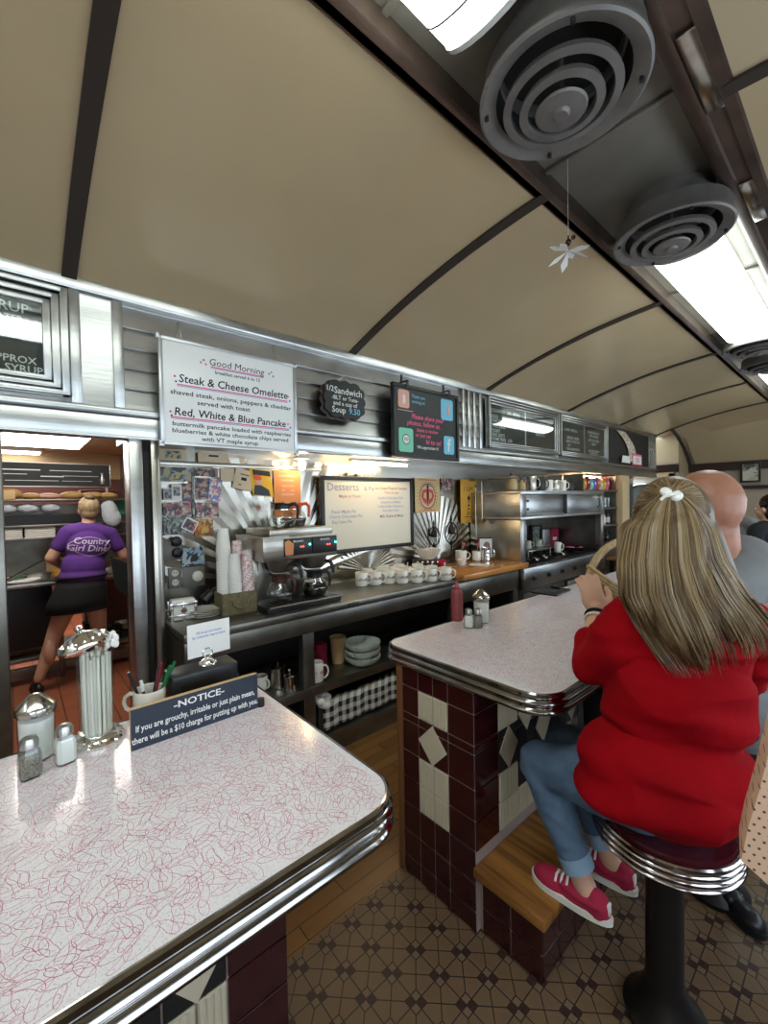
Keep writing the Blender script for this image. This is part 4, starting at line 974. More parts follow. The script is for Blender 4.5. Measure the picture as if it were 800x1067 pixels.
for i, (nm, lab, m, dx, dy, tx, ty, L_) in enumerate([('pen', 'black pen leaning left in the white mug', 'black', -.01, -.022, -.01, -.035, .125), ('pen', 'white capped maroon pen in the white mug', 'maroonpen', .012, -.012, .015, -.018, .105), ('pen', 'thick dark red marker in the middle of the mug', 'maroonpen', .0, .010, .0, .028, .135), ('pen', 'green pen, left of the two greens in the mug', 'greenpen', .012, .018, .02, .040, .130), ('pen', 'green pen leaning furthest right in the mug', 'greenpen', -.008, .026, .0, .056, .128), ('pen', 'thin black pen behind the green pens in the mug', 'black', -.02, .01, -.03, .03, .12)]):
    t = thing(nm, lab, 'pen', (-1.385+dx*.6, .285+dy*.6, CT+.012), 0, 'pens in the mug')
    tip = Vector((tx, ty, L_)); b = MB(); b.cyl((0, 0, 0), tip*.72, .0042, n=10); b.build('barrel', m, t)
    b = MB(); b.cyl(tip*.70, tip, .005, .0045, n=10); b.tube([tip*.98, tip*.98+Vector((.006, 0, 0)), tip*.80+Vector((.006, 0, 0))], .0012, 6); b.build('cap', 'paper' if i == 1 else m, t)
M_ = None
# black napkin box, card holder
t = thing('napkin_box', 'black napkin box behind the notice sign', 'napkin dispenser', (-1.405, .437, CT), 0)
b = MB(); b.box(-.045, .055, -.10, .10, 0, .105, 0, .008); b.build('body', 'black', t)
b = MB(); b.box(.054, .057, -.075, .075, .02, .085, 0, .001); b.build('front_plate', 'blackmetal', t)
t = thing('card_holder', 'round chrome card holder on top of the black napkin box', 'card holder', (-1.395, .455, CT+.105), RZ)
b = MB(); b.lathe([(.026, 0), (.027, .003), (.022, .010), (.014, .018), (.004, .022)], n=28)
for i in range(12): a = 2*PI*i/12; b.ell((.022*math.cos(a), .022*math.sin(a), .006), (.006, .006, .004), 8)
b.build('base', 'chrome', t)
for y in (-.003, .003):
    b = MB(); b.tube([(.015*math.cos(2*PI*i/20), y, .038+.015*math.sin(2*PI*i/20)) for i in range(20)], .0018, 8, closed=True); b.build('ring_clip', 'chrome', t)
t = thing('table_card', 'white card with two lines of blue print, held above the napkin box', 'card', (-1.395, .462, CT+.135), RZ+.08)
b = MB(); b.box(-.068, .068, -.0006, .0006, 0, .105); b.build('card', 'paper', t, smooth=False)
letters('lettering', t, [('All to go purchases', 0, .072, .0105, {}), ('by customer appreciated', 0, .059, .0105, {})], ['blueink'], -.0008)
# NOTICE sign
t = thing('notice_sign', 'dark blue NOTICE sign about a ten dollar grouchy charge', 'sign', (-1.213, .372, CT), RZ)
b = MB(); b.box(-.167, .167, -.0, .014, 0, .105, 1, .0015); b.build('board', ['navy', 'ply'], t)
b = MB(); b.box(-.1665, .1665, -.0015, .0005, .0008, .1035, 0); b.build('painted_face', 'navy', t, smooth=False)
letters('lettering', t, [('-NOTICE-', 0, .076, .025, {'width': 1.25, 'bold': .02}), ('If you are grouchy, irritable or just plain mean,', 0, .045, .0225, {'width': .74, 'bold': .016}), ('there will be a $10 charge for putting up with you.', 0, .016, .0225, {'width': .72, 'bold': .016})], ['paper'], -.0019)
# embolden by a second pass
b = MB(); b.cyl((.178, .006, 0), (.178, .006, .022), .012, n=16); b.build('foot', 'black', t)

# ================================================================== FAR COUNTER TOP
t = thing('ketchup_bottle', 'red squeeze ketchup bottle on the far counter', 'bottle', (-1.395, 1.70, CT), 0)
b = MB(); b.lathe([(.026, 0), (.030, .004), (.030, .135), (.028, .15), (.020, .162)], n=28); b.build('body', 'ketchup', t)
b = MB(); b.lathe([(.021, .158), (.021, .172), (.012, .180), (.006, .200), (.003, .203)], n=24); b.build('nozzle_cap', 'ketchup', t)
sj = square_jar(-1.275, 1.640, .8, 'small salt shaker in front of the far sugar jar', 'sugar', 'domecap', 'square glass shakers')
sj = square_jar(-1.245, 1.672, .8, 'small pepper shaker in front of the far sugar jar', 'pepper', 'domecap', 'square glass shakers')
t = pourer(-1.285, 1.755, CT, 'glass sugar jar with flat chrome lid behind the small shakers', 1.05)
t = thing('payment_tray', 'flat black tray lying on the far counter', 'tray', (-1.39, 2.66, CT), .1)
b = MB(); b.box(-.085, .085, -.12, .12, 0, .012, 0, .004); b.build('body', 'black', t)
b = MB(); b.box(-.03, .03, .07, .10, .012, .024, 0, .003); b.build('clip', 'blackmetal', t)

# ================================================================== BACK COUNTER ITEMS
WT = .93
TW = .83       # turn that faces an object of this stretch to the aisle side where the guests sit
# napkin dispenser
p = ZP(192, 648, WT)
t = thing('napkin_dispenser', 'open sided chrome napkin dispenser at the left end of the back counter', 'napkin dispenser', (-2.50, .69, WT), RZ-.1)
b = MB()
for x in (-.06, .06):
    for z in (.0, .055): b.box(x-.008, x+.008, -.04, .04, z, z+.008, 0, .002)
for x in (-.06, 0, .06): b.box(x-.007, x+.007, -.043, -.038, 0, .10, 0, .001); b.box(x-.007, x+.007, .038, .043, 0, .10, 0, .001)
for z in (.02, .08): b.box(-.07, .07, -.045, -.040, z, z+.014, 0, .001); b.box(-.07, .07, .040, .045, z, z+.014, 0, .001)
b.build('frame', 'chrome_worn', t)
b = MB(); b.box(-.06, .06, -.034, .034, .003, .112, 0, .006); b.build('napkins', 'paper', t)
b = MB(); b.ell((0, -.046, .055), (.016, .003, .012), 14); b.build('badge', 'trimwood', t)
# stacked plates
p0 = Vector((-2.475, .800, WT))
for k in range(4):
    t = thing('saucer', 'white saucer, number %s of the small stack beside the napkin dispenser' % ('one', 'two', 'three', 'four')[k], 'plate', (p0.x, p0.y, WT+k*.0105), 0, 'small stack of saucers')
    t['label'] = ('bottom', 'second lowest', 'second highest', 'topmost')[k]+' white saucer of the small stack beside the napkin dispenser'
    b = MB(); b.lathe([(.055, 0), (.06, .002), (.084, .010), (.086, .0125), (.082, .013), (.055, .005), (.001, .004)], n=32); b.build('dish', 'china', t)
t = thing('can_opener', 'dark counter top can opener with crank standing behind the saucers', 'can opener', (-2.62, .86, WT), 0)
b = MB(); b.cyl((0, 0, 0), (0, 0, .10), .018, n=16); b.box(-.03, .03, -.03, .03, 0, .012, 0, .003); b.build('post', 'blackmetal', t)
b = MB(); b.cyl((.02, -.02, .06), (.02, .03, .10), .035, n=20); b.tube([(.03, 0, .10), (.05, .03, .13), (.07, .07, .12)], .008, 8); b.build('crank', 'black', t)
# electrical boxes
def onwall(name, label, cat, y, z, group=None): return thing(name, label, cat, (XW+.002, y, z), RZ, group)
t = onwall('switch_box', 'grey electrical box with two black plugs on the backsplash', 'electrical box', .70, 1.29)
b = MB(); b.box(-.055, .055, -.04, 0, -.055, .055, 0, .006); b.build('body', 'plategrey', t)
for x, z in ((.02, .055), (.024, -.012)):
    b = MB(); b.lathe([(.030, 0), (.030, .016), (.024, .022), (.010, .024)], n=20); b.v = [(v[0]+x, -.040-v[2], v[1]+z) for v in b.v]; b.build('plug', 'black', t)
t = onwall('power_cord', 'grey cord hanging down the wall from the electrical box', 'cord', .655, 1.23)
b = MB(); b.tube([(0, -.01, 0), (.0, -.012, -.12), (-.018, -.012, -.2), (-.025, -.012, -.32)], .008, 10); b.build('cord', 'steel_dark', t)
t = onwall('wall_outlet', 'double wall outlet in a steel plate below the electrical box', 'outlet', .718, 1.125)
b = MB(); b.box(-.036, .036, -.010, 0, -.062, .062, 0, .003); b.build('plate', 'plategrey', t)
for z in (-.028, .028):
    b = MB(); b.lathe([(.020, 0), (.019, .004), (.001, .0045)], n=20); b.v = [(v[0], -.009-v[2], v[1]+z) for v in b.v]; b.build('socket', 'china', t)
    bb = MB(); bb.box(-.008, -.005, -.0145, -.013, z-.002, z+.009); bb.box(.005, .008, -.0145, -.013, z-.002, z+.009); bb.build('slot', 'black', t, smooth=False)
t = onwall('wall_plate', 'square steel plate with a round pale knob beside the outlet', 'wall plate', .825, 1.12)
b = MB(); b.box(-.065, .065, -.008, 0, -.062, .062, 0, .003); b.build('plate', 'plategrey', t)
b = MB(); b.lathe([(.032, 0), (.032, .012), (.024, .018), (.001, .02)], n=24); b.v = [(v[0]+.02, -.008-v[2], v[1]+.0) for v in b.v]; b.build('knob', 'china', t)
# crate with cups
t = thing('cup_crate', 'olive green fabric crate holding the paper cup stacks', 'crate', (-2.44, .965, WT), RZ-.05)
b = MB()
for x0, x1, y0, y1 in ((-.10, .10, -.075, -.067), (-.10, .10, .067, .075), (-.10, -.092, -.075, .075), (.092, .10, -.075, .075)): b.box(x0, x1, y0, y1, 0, .125, 0, .003)
b.box(-.10, .10, -.075, .075, 0, .01, 0, .002); b.build('body', 'olive', t)
b = MB(); b.tube([(-.045, -.078, .085), (-.04, -.084, .06), (-.015, -.088, .042), (.015, -.088, .042), (.04, -.084, .06), (.05, -.078, .095)], .006, 8); b.build('rope_handle', 'olive', t)
M['printed'] = photo_mat('pink_printed_cup', [(.72, .66, .64), (.74, .69, .66), (.60, .22, .24), (.70, .63, .62), (.45, .36, .40)], 60)
def cupstack(dx, dy, n, m, r, h, step, where, grp, z0=.012):
    for k in range(n):
        z = WT+z0+k*step
        t = thing('paper_cup', '', 'paper cup', (-2.44+dx, .965+dy, z), k*.3, grp)
        t['label'] = (('topmost' if k == n-1 else ('lowest' if k == 0 else ('one cup inside the nested stack')))+' of the '+where) if k in (0, n-1) else 'nested cup inside the '+where
        b = MB(); b.lathe([(r*1.05, 0), (r*1.07, .003), (r, .006), (r*.74, h), (r*.72, h-.003), (.001, h-.003)], n=22); b.build('cup', m, t)
cupstack(-.022, -.056, 24, 'paper', .040, .12, .0155, 'tallest white paper cup stack in the crate', 'tallest stack of white cups')
cupstack(.030, -.014, 17, 'paper', .037, .115, .0135, 'shorter white paper cup stack in the crate', 'shorter stack of white cups')
cupstack(-.032, .028, 20, 'printed', .037, .115, .0150, 'rear pink printed cup stack in the crate', 'rear stack of pink printed cups')
cupstack(.030, .062, 18, 'printed', .036, .115, .0135, 'front pink printed cup stack in the crate', 'front stack of pink printed cups')
# coffee machine
t = thing('coffee_machine', 'twin steel coffee machine with black control panels and green lights', 'coffee machine', (-2.44, 1.315, WT), RZ)
t.scale = (1.12, 1, 1)
b = MB(); b.box(-.225, .225, -.21, .22, 0, .035, 0, .006); b.build('base', 'black', t)
b = MB(); b.tube([(-.22, -.225, .038), (.225, -.225, .038)], .006, 8); b.build('front_rail', 'chrome', t)
b = MB(); b.box(-.225, .225, .02, .22, .03, .30, 0, .006); b.box(-.225, -.195, -.03, .20, .03, .30, 0, .003); b.build('column', 'steel_side', t)
b = MB(); b.box(-.225, .225, -.17, .22, .29, .43, 0, .006); b.box(-.225, -.08, -.17, .22, .425, .435); b.build('head', 'steel_side', t)
b = MB(); b.box(-.17, .225, -.13, .21, .43, .475, 0, .006); b.build('warmer_top', 'steel_side', t)
for x0, x1 in ((-.11, .055), (.06, .222)):
    b = MB(); b.box(x0, x1, -.180, -.168, .315, .418, 0, .003); f = b.build('control_panel', 'black', t)
    letters('lettering', f, [('BUNN', (x0+x1)/2, .393, .018, {'width': 1.2})], ['paper'], -.1805)
    for dx, m in ((.04, 'red_led'), (.055, 'red_led'), (.065+.01, 'green_led')):
        b = MB(); b.ell(((x0+x1)/2+dx-(.025 if m == 'red_led' else .005), -.181, .365+(.0 if m == 'red_led' else .01)), .0045 if m == 'red_led' else .006, 10); b.build('indicator_light', m, f)
b = MB(); b.add([(-.105, -.1806, .32), (-.06, -.1806, .32), (-.055, -.1806, .385), (-.085, -.1806, .41), (-.108, -.1806, .40)], [(0, 1, 2, 3, 4)]); b.build('picture_decal', 'orangepaper', t, smooth=False)
for x in (-.085, .115):
    b = MB(); b.lathe([(.075, .285), (.078, .29), (.070, .235), (.052, .215), (.015, .212)][::-1], (x, -.085, 0), n=28); fb = b.build('filter_basket', 'steel_dark', t)
    b = MB(); b.tube([(x+.035, -.165, .262), (x+.045, -.205, .255), (x+.05, -.222, .225), (x+.052, -.225, .185)], [.009, .011, .011, .008], 10); b.build('basket_handle', 'black', fb)
for x in (-.105, .105):
    b = MB(); b.cyl((x, -.10, .035), (x, -.10, .041), .065, n=28); b.build('hot_plate', 'blackmetal', t)
def decanter(label, x, y, z, rz, top, level, group='glass coffee pots'):
    t = thing('coffee_pot', label, 'coffee pot', (x, y, z), rz, group); t.scale = (1.14, 1.14, 1.18)
    pr = [(.050, 0), (.062, .006), (.072, .030), (.072, .045), (.058, .075), (.040, .100), (.036, .112)]
    b = MB(); b.lathe(pr, n=32); b.build('glass_body', 'potglass', t)
    if level:
        b = MB(); q = [(r-.002, z_+.001) for r, z_ in pr if z_ <= level]; b.lathe(q, n=32); b.build('coffee_fill', 'coffee', t)
    b = MB(); b.lathe([(.0735, .040), (.0742, .048), (.0735, .050)], n=32, close=False) if False else None
    b = MB(); b.lathe([(.041, .098), (.045, .102), (.043, .122), (.047, .130), (.038, .134), (.010, .130)], n=28); b.add([(-.03, .02, .128), (-.03, -.02, .128), (-.068, 0, .142), (-.03, .02, .118), (-.03, -.02, .118), (-.062, 0, .134)], [(0, 1, 2), (3, 5, 4), (0, 3, 4, 1), (1, 4, 5, 2), (2, 5, 3, 0)]); b.build('collar', top, t)
    b = MB(); b.tube([(.040, 0, .122), (.070, 0, .128), (.086, 0, .112), (.088, 0, .085), (.082, 0, .050)], [.010, .010, .010, .009, .007], 10); b.build('handle', top, t)
    b = MB(); b.tube([(.0445*math.cos(2*PI*i/28), .0445*math.sin(2*PI*i/28), .097) for i in range(28)], .003, 6, closed=True); b.build('neck_band', 'chrome', t)
    return t
M['potglass'] = thin_glass('pot_glass', (.90, .91, .88), .06)
M['brownplastic'] = mat('brown_plastic', (.07, .025, .015), .35)
mx, my = -2.44, 1.315
decanter('empty glass coffee pot with brown collar on the left hot plate', mx+.10, my-.118, WT+.041, .55, 'brownplastic', 0)
decanter('full coffee pot with black collar on the right hot plate', mx+.10, my+.125, WT+.041, .75, 'black', .092)
decanter('glass coffee pot with black handle on top of the machine', mx+.02, my-.05, WT+.475, .9, 'black', .028)
decanter('orange handled coffee pot half full, on top of the machine', mx-.10, my+.10, WT+.475, 1.0, 'orange', .045)
# coffee mugs
first = mug('coffee_mug', 'leftmost cream mug of the front row on the back counter', 'mug', -2.51, 1.95, WT, TW, 'china', .103, .047, 'cream coffee mugs on the back counter', 'coffee')
front = [(-2.47, 2.055), (-2.43, 2.155), (-2.365, 2.235), (-2.305, 2.33), (-2.26, 2.44), (-2.205, 2.555)]
ords = ['second', 'third', 'fourth', 'fifth', 'sixth', 'rightmost']
for i, (x, y) in enumerate(front): dup(first, (x, y, WT), TW+random.uniform(-.15, .12), ords[i]+(' cream mug from the left in the front row' if i < 5 else ' cream mug of the front row, nearest the butcher block'))
back = [(-2.60, 2.08), (-2.565, 2.19), (-2.52, 2.30), (-2.455, 2.36), (-2.40, 2.45), (-2.345, 2.545), (-2.66, 2.30), (-2.60, 2.42), (-2.50, 2.54)]
bo = ['leftmost', 'second', 'third', 'fourth', 'fifth', 'sixth', 'leftmost', 'middle', 'rightmost']
for i, (x, y) in enumerate(back): dup(first, (x, y, WT), TW+random.uniform(-.4, .5), bo[i]+(' cream mug of the second row, counted from the left' if i < 6 else ' cream mug in the rearmost row against the backsplash'))
for i, (x, y, w) in enumerate([(-2.565, 2.19, 'leftmost teaspoon handle standing up in the cream mugs'), (-2.52, 2.30, 'second teaspoon handle from the left in the cream mugs'), (-2.455, 2.36, 'middle teaspoon handle standing up in the cream mugs'), (-2.345, 2.545, 'teaspoon handle standing up in the mugs near the butcher block'), (-2.205, 2.555, 'teaspoon handle in the rightmost front mug')]):
    t = thing('teaspoon', w, 'spoon', (x, y, WT+.012), i*.7, 'teaspoons standing in the mugs')
    b = MB(); b.tube([(0, 0, .012), (.006, 0, .05), (.012, 0, .09), (.020, 0, .125)], [.0025, .002, .003, .005], 8); b.build('handle', 'china', t)
    b = MB(); b.ell((0, 0, .012), (.011, .004, .014), 10); b.build('bowl', 'chrome', t)
# filter holder, iron stands, small mugs on the butcher block
BT = .975
t = thing('filter_basket', 'stack of white paper coffee filters in a dark studded rack', 'coffee filters', (-2.62, 2.80, BT), TW)
b = MB(); b.box(-.13, .13, -.05, .05, 0, .06, 0, .01); b.build('rack', 'darktrim', t)
for k in range(5): b = MB(); b.ell((-.10+.045*k, -.054, .04), .013, 10); b.build('stud', 'chrome', t)
b = MB(); b.ell((.115, -.055, .035), (.04, .02, .034), 14); b.build('red_bow', 'canvas', t)
for k in range(5):
    b = MB(); n = 60; r0, r1 = .05+.003*k, .095+.004*k; vs = []
    for i in range(n): a = 2*PI*i/n; q = 1+.05*(i % 2); vs.append((-.0+r0*math.cos(a), r0*.6*math.sin(a), .06+k*.007)); 
    for i in range(n): a = 2*PI*i/n; q = 1+.06*(1 if i % 2 else -1); vs.append((-.0+r1*q*math.cos(a), r1*.6*q*math.sin(a), .115+k*.009+.008*math.sin(a*3+k)))
    b.add(vs, [(i, (i+1) % n, n+(i+1) % n, n+i) for i in range(n)] + [tuple(range(n))]); b.build('paper_filter', 'creampaper2', t, smooth=False)
def iron_stand(x, y, s, label):
    t = thing('iron_candle_stand', label, 'candle holder', (x, y, BT), TW, 'scrolled iron stands')
    b = MB(); b.lathe([(.05*s, 0), (.045*s, .008), (.012*s, .018), (.008*s, .05*s), (.014*s, .07*s), (.008*s, .09*s), (.008*s, .17*s), (.018*s, .19*s), (.006*s, .21*s)], n=20); b.build('base', 'blackmetal', t)
    for sg in (-1, 1):
        b = MB(); b.tube([(sg*.005*s, 0, .17*s), (sg*.045*s, 0, .21*s), (sg*.062*s, 0, .27*s), (sg*.05*s, 0, .33*s), (sg*.02*s, 0, .37*s), (0, 0, .38*s)], .006*s, 8); b.build('scroll_arm', 'blackmetal', t)
    b = MB(); b.lathe([(.030*s, .27*s), (.034*s, .285*s), (.030*s, .32*s), (.012*s, .36*s), (.006*s, .39*s), (.012*s, .405*s), (.010*s, .42*s), (.002*s, .45*s)], n=16); b.build('lantern', 'blackmetal', t)
iron_stand(-2.60, 3.10, 1.0, 'taller scrolled black iron stand on the butcher block')
iron_stand(-2.70, 2.97, .9, 'shorter scrolled black iron stand close to the backsplash')
mug('crock', 'white crock with a dark leaf drawing on the butcher block', 'crock', -2.60, 3.24, BT, TW, 'china', .10, .055)
t = thing('sauce_cup', 'small low cream cup at the front of the butcher block', 'cup', (-2.42, 3.02, BT), 0)
b = MB(); b.lathe([(.028, 0), (.032, .004), (.040, .05), (.037, .052), (.030, .012), (.001, .01)], n=20); b.build('body', 'china', t)
mug('cream_mug', 'cream mug with a spoon, beside the steel pitcher on the butcher block', 'mug', -2.50, 3.35, BT, TW+.2, 'china', .09, .042)
for dx, r_, lab in ((-.02, .3, 'pink handled spatula standing in the butcher block crock'), (.02, -.25, 'pink handled brush standing in the cream mug')):
    bx = (-2.60, 3.24) if dx < 0 else (-2.50, 3.35)
    t = thing('spatula', lab, 'utensil', (bx[0], bx[1], BT+.012), r_)
    b = MB(); b.tube([(0, 0, 0), (.01, 0, .09), (.022, 0, .14)], .004, 8); b.build('shaft', 'chrome', t)
    b = MB(); b.ell((.026, 0, .15), (.016, .006, .022), 10); b.build('head', 'pinkchalk', t)
t = thing('paper_slip', 'white paper slip lying on the butcher block', 'paper', (-2.32, 3.15, BT), .4)
b = MB(); b.box(-.09, .09, -.06, .06, 0, .001); b.build('sheet', 'paper', t, smooth=False)
t = thing('steel_pitcher', 'polished steel pitcher between the cream mug and framed drawing', 'pitcher', (-2.44, 3.42, BT), TW)
b = MB(); b.lathe([(.040, 0), (.045, .004), (.047, .06), (.040, .10), (.044, .125), (.041, .126), (.037, .10), (.04, .06), (.001, .01)], n=28); b.build('body', 'chrome', t)
b = MB(); b.tube([(.040, 0, .105), (.070, 0, .108), (.080, 0, .075), (.070, 0, .035), (.044, 0, .03)], .005, 8); b.build('handle', 'chrome', t)
t = thing('framed_drawing', 'small dark framed drawing leaning against the range side', 'picture', (-2.50, 3.515, BT), TW+.2)
b = MB(); frame(b, .15, .19, .012, .014, y0=.006); b.v = [(x-.075, y, z+.012) for x, y, z in b.v]; b.build('frame', 'black', t)
b = MB(); b.box(-.076, .076, -.002, .004, .012, .204); b.build('sheet', 'paper', t, smooth=False)
b = MB(); b.ell((0, -.0025, .13), (.035, .001, .04), 14); b.box(-.02, .03, -.004, -.002, .05, .10); b.build('drawing', 'fadedink', t)
# ladles hanging by the range
for i, (y, z, rr, lab) in enumerate([(3.56-.03, 1.18, .045, 'large steel ladle hanging beside the range hood'), (3.52, 1.32, .035, 'small steel ladle hanging beside the amber banner')]):
    pass
t = thing('hanging_ladle', 'large steel ladle hanging beside the range hood', 'ladle', (-2.60, 3.50, 1.17), TW)
b = MB(); b.lathe([(.001, -.05), (.03, -.045), (.05, -.02), (.055, .0), (.052, .0), (.045, -.02), (.001, -.046)], n=24); b.build('bowl', 'chrome_worn', t)
b = MB(); b.tube([(.0, .05, -.0), (.0, .06, .05), (0, .062, .50), (0, .05, .54), (0, .035, .52)], .006, 8); b.build('handle', 'chrome_worn', t)
t = thing('hanging_ladle', 'small steel ladle hanging above the large one', 'ladle', (-2.52, 3.49, 1.37), TW)
b = MB(); b.lathe([(.001, -.035), (.02, -.032), (.034, -.014), (.037, .0), (.035, .0), (.03, -.012), (.001, -.032)], n=24); b.build('bowl', 'chrome_worn', t)
b = MB(); b.tube([(.0, .035, -.0), (.0, .042, .04), (0, .045, .36), (0, .035, .39), (0, .022, .375)], .005, 8); b.build('handle', 'chrome_worn', t)
b = MB(); b.cyl((-2.74, 3.53, 1.76), (-2.2, 3.53, 1.76), .009, n=12); struct(b.build('trim_utensil_rail', 'chrome_worn'))
# ================================================================== RANGE AND HOOD
t = thing('range', 'stainless cooking range with control panel and side cheeks', 'range', (-2.45, 4.28, 0), 0)
Y0, Y1 = 3.58, 5.42
b = MB(); b.box(XB+.005, -2.20, Y0, Y1, .12, .90, 0, .004); b.build('body', 'steel_dark', t, world=True)
b = MB(); b.box(-2.20, -2.13, Y0, Y1, .70, .905, 0, .012); f = b.build('control_panel', 'steel', t, world=True)
for k in range(6):
    y = Y0+.16+k*.28; b = MB(); b.cyl((-2.13, y, .80), (-2.105, y, .80), .022, .018, 16); b.build('knob', 'black', f, world=True)
for k in range(2):
    b = MB(); b.box(-2.20, -2.165, Y0+.04+k*.90, Y0+.86+k*.90, .18, .66, 0, .006); d = b.build('oven_door', 'steel_dark', t, world=True)
b = MB(); b.box(XB+.005, -2.20, Y0+.02, Y1-.02, .90, .915, 0); b.build('cooktop', 'blackmetal', t, world=True)
for k in range(4):
    for q in range(2):
        b = MB(); cx, cy = -2.34-q*.25, Y0+.25+k*.42
        b.tube([(cx+.10*math.cos(2*PI*i/20), cy+.10*math.sin(2*PI*i/20), .925) for i in range(20)], .007, 6, closed=True)
        for a in range(4): b.tube([(cx+.10*math.cos(a*PI/2), cy+.10*math.sin(a*PI/2), .925), (cx+.03*math.cos(a*PI/2), cy+.03*math.sin(a*PI/2), .925)], .006, 6)
        b.build('burner_grate', 'blackmetal', t, world=True)
t = thing('range_hood', 'boxy stainless warming cabinet with two sliding doors above the range', 'range hood', (-2.45, 4.28, .93), 0)
b = MB(); b.box(XB+.02, -2.15, Y0-.02, Y0+.01, .915, 1.36, 0, .004); b.build('side_cheek', 'steel_side', t, world=True)
b = MB(); b.box(XB+.02, -2.20, Y1-.03, Y1-.005, .915, 1.36, 0); b.box(XB+.012, XB+.02, Y0, Y1, .915, 1.36); b.build('back_panel', 'steel_dark', t, smooth=False, world=True)
b = MB(); b.box(-2.22, -2.15, Y1-.06, Y1, .915, 1.36, 0, .004); b.build('front_post', 'steel', t, world=True)
b = MB(); b.box(-2.22, -2.15, Y0, Y0+.07, .915, 1.36, 0, .004); b.build('front_post', 'steel', t, world=True)
b = MB(); b.box(XB+.02, -2.14, Y0-.03, Y1+.01, 1.36, 1.395, 0, .006); b.box(XB+.02, -2.14, Y0-.03, Y1+.01, 1.60, 1.64, 0, .008)
b.box(XB+.02, -2.145, Y0-.03, Y0+.08, 1.38, 1.62, 0, .004); b.box(XB+.02, -2.145, Y1-.06, Y1+.01, 1.38, 1.62, 0, .004); b.box(XB+.02, -2.22, Y0, Y1, 1.39, 1.61); b.build('cabinet', 'steel', t, world=True)
for y0, y1, x in ((Y0+.08, Y0+.92, -2.185), (Y0+.94, Y1-.07, -2.175)):
    b = MB(); b.box(x-.01, x, y0, y1, 1.40, 1.60, 0, .004); d = b.build('sliding_door', 'steel', t, world=True)
b = MB(); b.box(-2.19, -2.165, Y0+.915, Y0+.94, 1.395, 1.605); b.build('door_gap', 'black', t, smooth=False, world=True)
b = MB(); b.tube([(-2.165, Y1-.13, 1.45), (-2.145, Y1-.13, 1.46), (-2.145, Y1-.13, 1.54), (-2.165, Y1-.13, 1.55)], .007, 8); b.build('door_handle', 'black', t, world=True)
for z in (1.46, 1.54):
    b = MB(); b.ell((-2.172, Y0+.15, z), .012, 10); b.build('bolt', 'black', t, world=True)
# on the range
def pos_item(fn, *a, **k): return fn(*a, **k)
t = thing('framed_photo', 'black and white portrait poster standing at the left back of the range', 'picture', (-2.66, 4.42, .93), RZ)
b = MB(); b.box(-.10, .10, -.006, .0, 0, .34, 0); b.box(-.07, .07, -.008, -.006, .05, .29, 1); b.build('print', ['paper', P4], t, smooth=False)
t = thing('framed_photo', 'dark framed picture at the back of the range', 'picture', (-2.70, 4.80, .93), RZ)
b = MB(); frame(b, .18, .27, .02, .02); b.v = [(x-.09, y, z+.02) for x, y, z in b.v]; b.build('frame', 'black', t)
b = MB(); b.box(-.09, .09, -.008, 0, .02, .29, 0); b.build('print', P4, t, smooth=False)
t = thing('cookbook', 'pale booklet leaning at the back of the range', 'book', (-2.66, 4.98, .93), RZ)
b = MB(); b.box(-.09, .09, -.010, 0, 0, .25, 0, .002); b.build('cover', 'alu', t)
t = thing('cookbook', 'red booklet with a white label at the back of the range', 'book', (-2.68, 5.22, .93), RZ)
b = MB(); b.box(-.10, .10, -.012, 0, 0, .25, 0, .002); b.box(-.05, .05, -.013, -.012, .10, .14, 1); b.build('cover', ['canvas', 'paper'], t)
t = thing('griddle_rack', 'raised steel rack plate standing on the range', 'rack', (-2.42, 4.22, .93), 0)
b = MB(); b.box(-.16, .12, -.26, .26, .085, .097, 0, .003); b.build('plate', 'steel_side', t)
for x in (-.13, .09):
    for y in (-.23, .23): b = MB(); b.cyl((x, y, 0), (x, y, .087), .008, n=10); b.build('leg', 'steel_side', t)
mug('stoneware_mug', 'grey stoneware mug on the range rack, left one', 'mug', -2.42, 4.13, 1.028, TW, 'stone', .085, .042, 'grey mugs on the range rack')
mug('stoneware_mug', 'grey stoneware mug on the range rack, right one', 'mug', -2.42, 4.36, 1.028, TW, 'stone', .085, .042, 'grey mugs on the range rack')
mug('white_cup', 'white cup on the range beside the red booklet', 'cup', -2.42, 4.80, .93, TW, 'china', .12, .040)
t = thing('frying_pan', 'dark frying pan with red food on the right side of the range', 'pan', (-2.40, 5.12, .932), .3)
b = MB(); b.lathe([(.10, 0), (.13, .006), (.15, .04), (.147, .04), (.127, .010), (.001, .008)], n=32); b.build('pan_body', 'blackmetal', t)
b = MB(); b.tube([(.14, 0, .035), (.30, .02, .06)], .010, 8); b.build('handle', 'blackmetal', t)
b = MB()
for k in range(9): b.ell((.05*math.cos(k*2.4)*(k % 3), .05*math.sin(k*2.4)*(k % 3), .022), (.035, .03, .02), 8)
b.build('food', 'pinkchalk', t)
for k, (x, y) in enumerate([(-2.26, 3.75), (-2.24, 3.98), (-2.25, 4.18), (-2.24, 4.55)]):
    t = thing('ladle_cup', ('leftmost', 'second', 'third', 'rightmost')[k]+' of the small chrome cups along the front of the range', 'cup', (x, y, .932), k*.5, 'small chrome cups on the range')
    b = MB(); b.lathe([(.025, 0), (.032, .012), (.034, .03), (.030, .03), (.022, .006), (.001, .005)], n=20); b.build('bowl', 'chrome', t)
    b = MB(); b.tube([(.03, 0, .026), (.09, .01, .04)], .003, 6); b.build('handle', 'chrome', t)
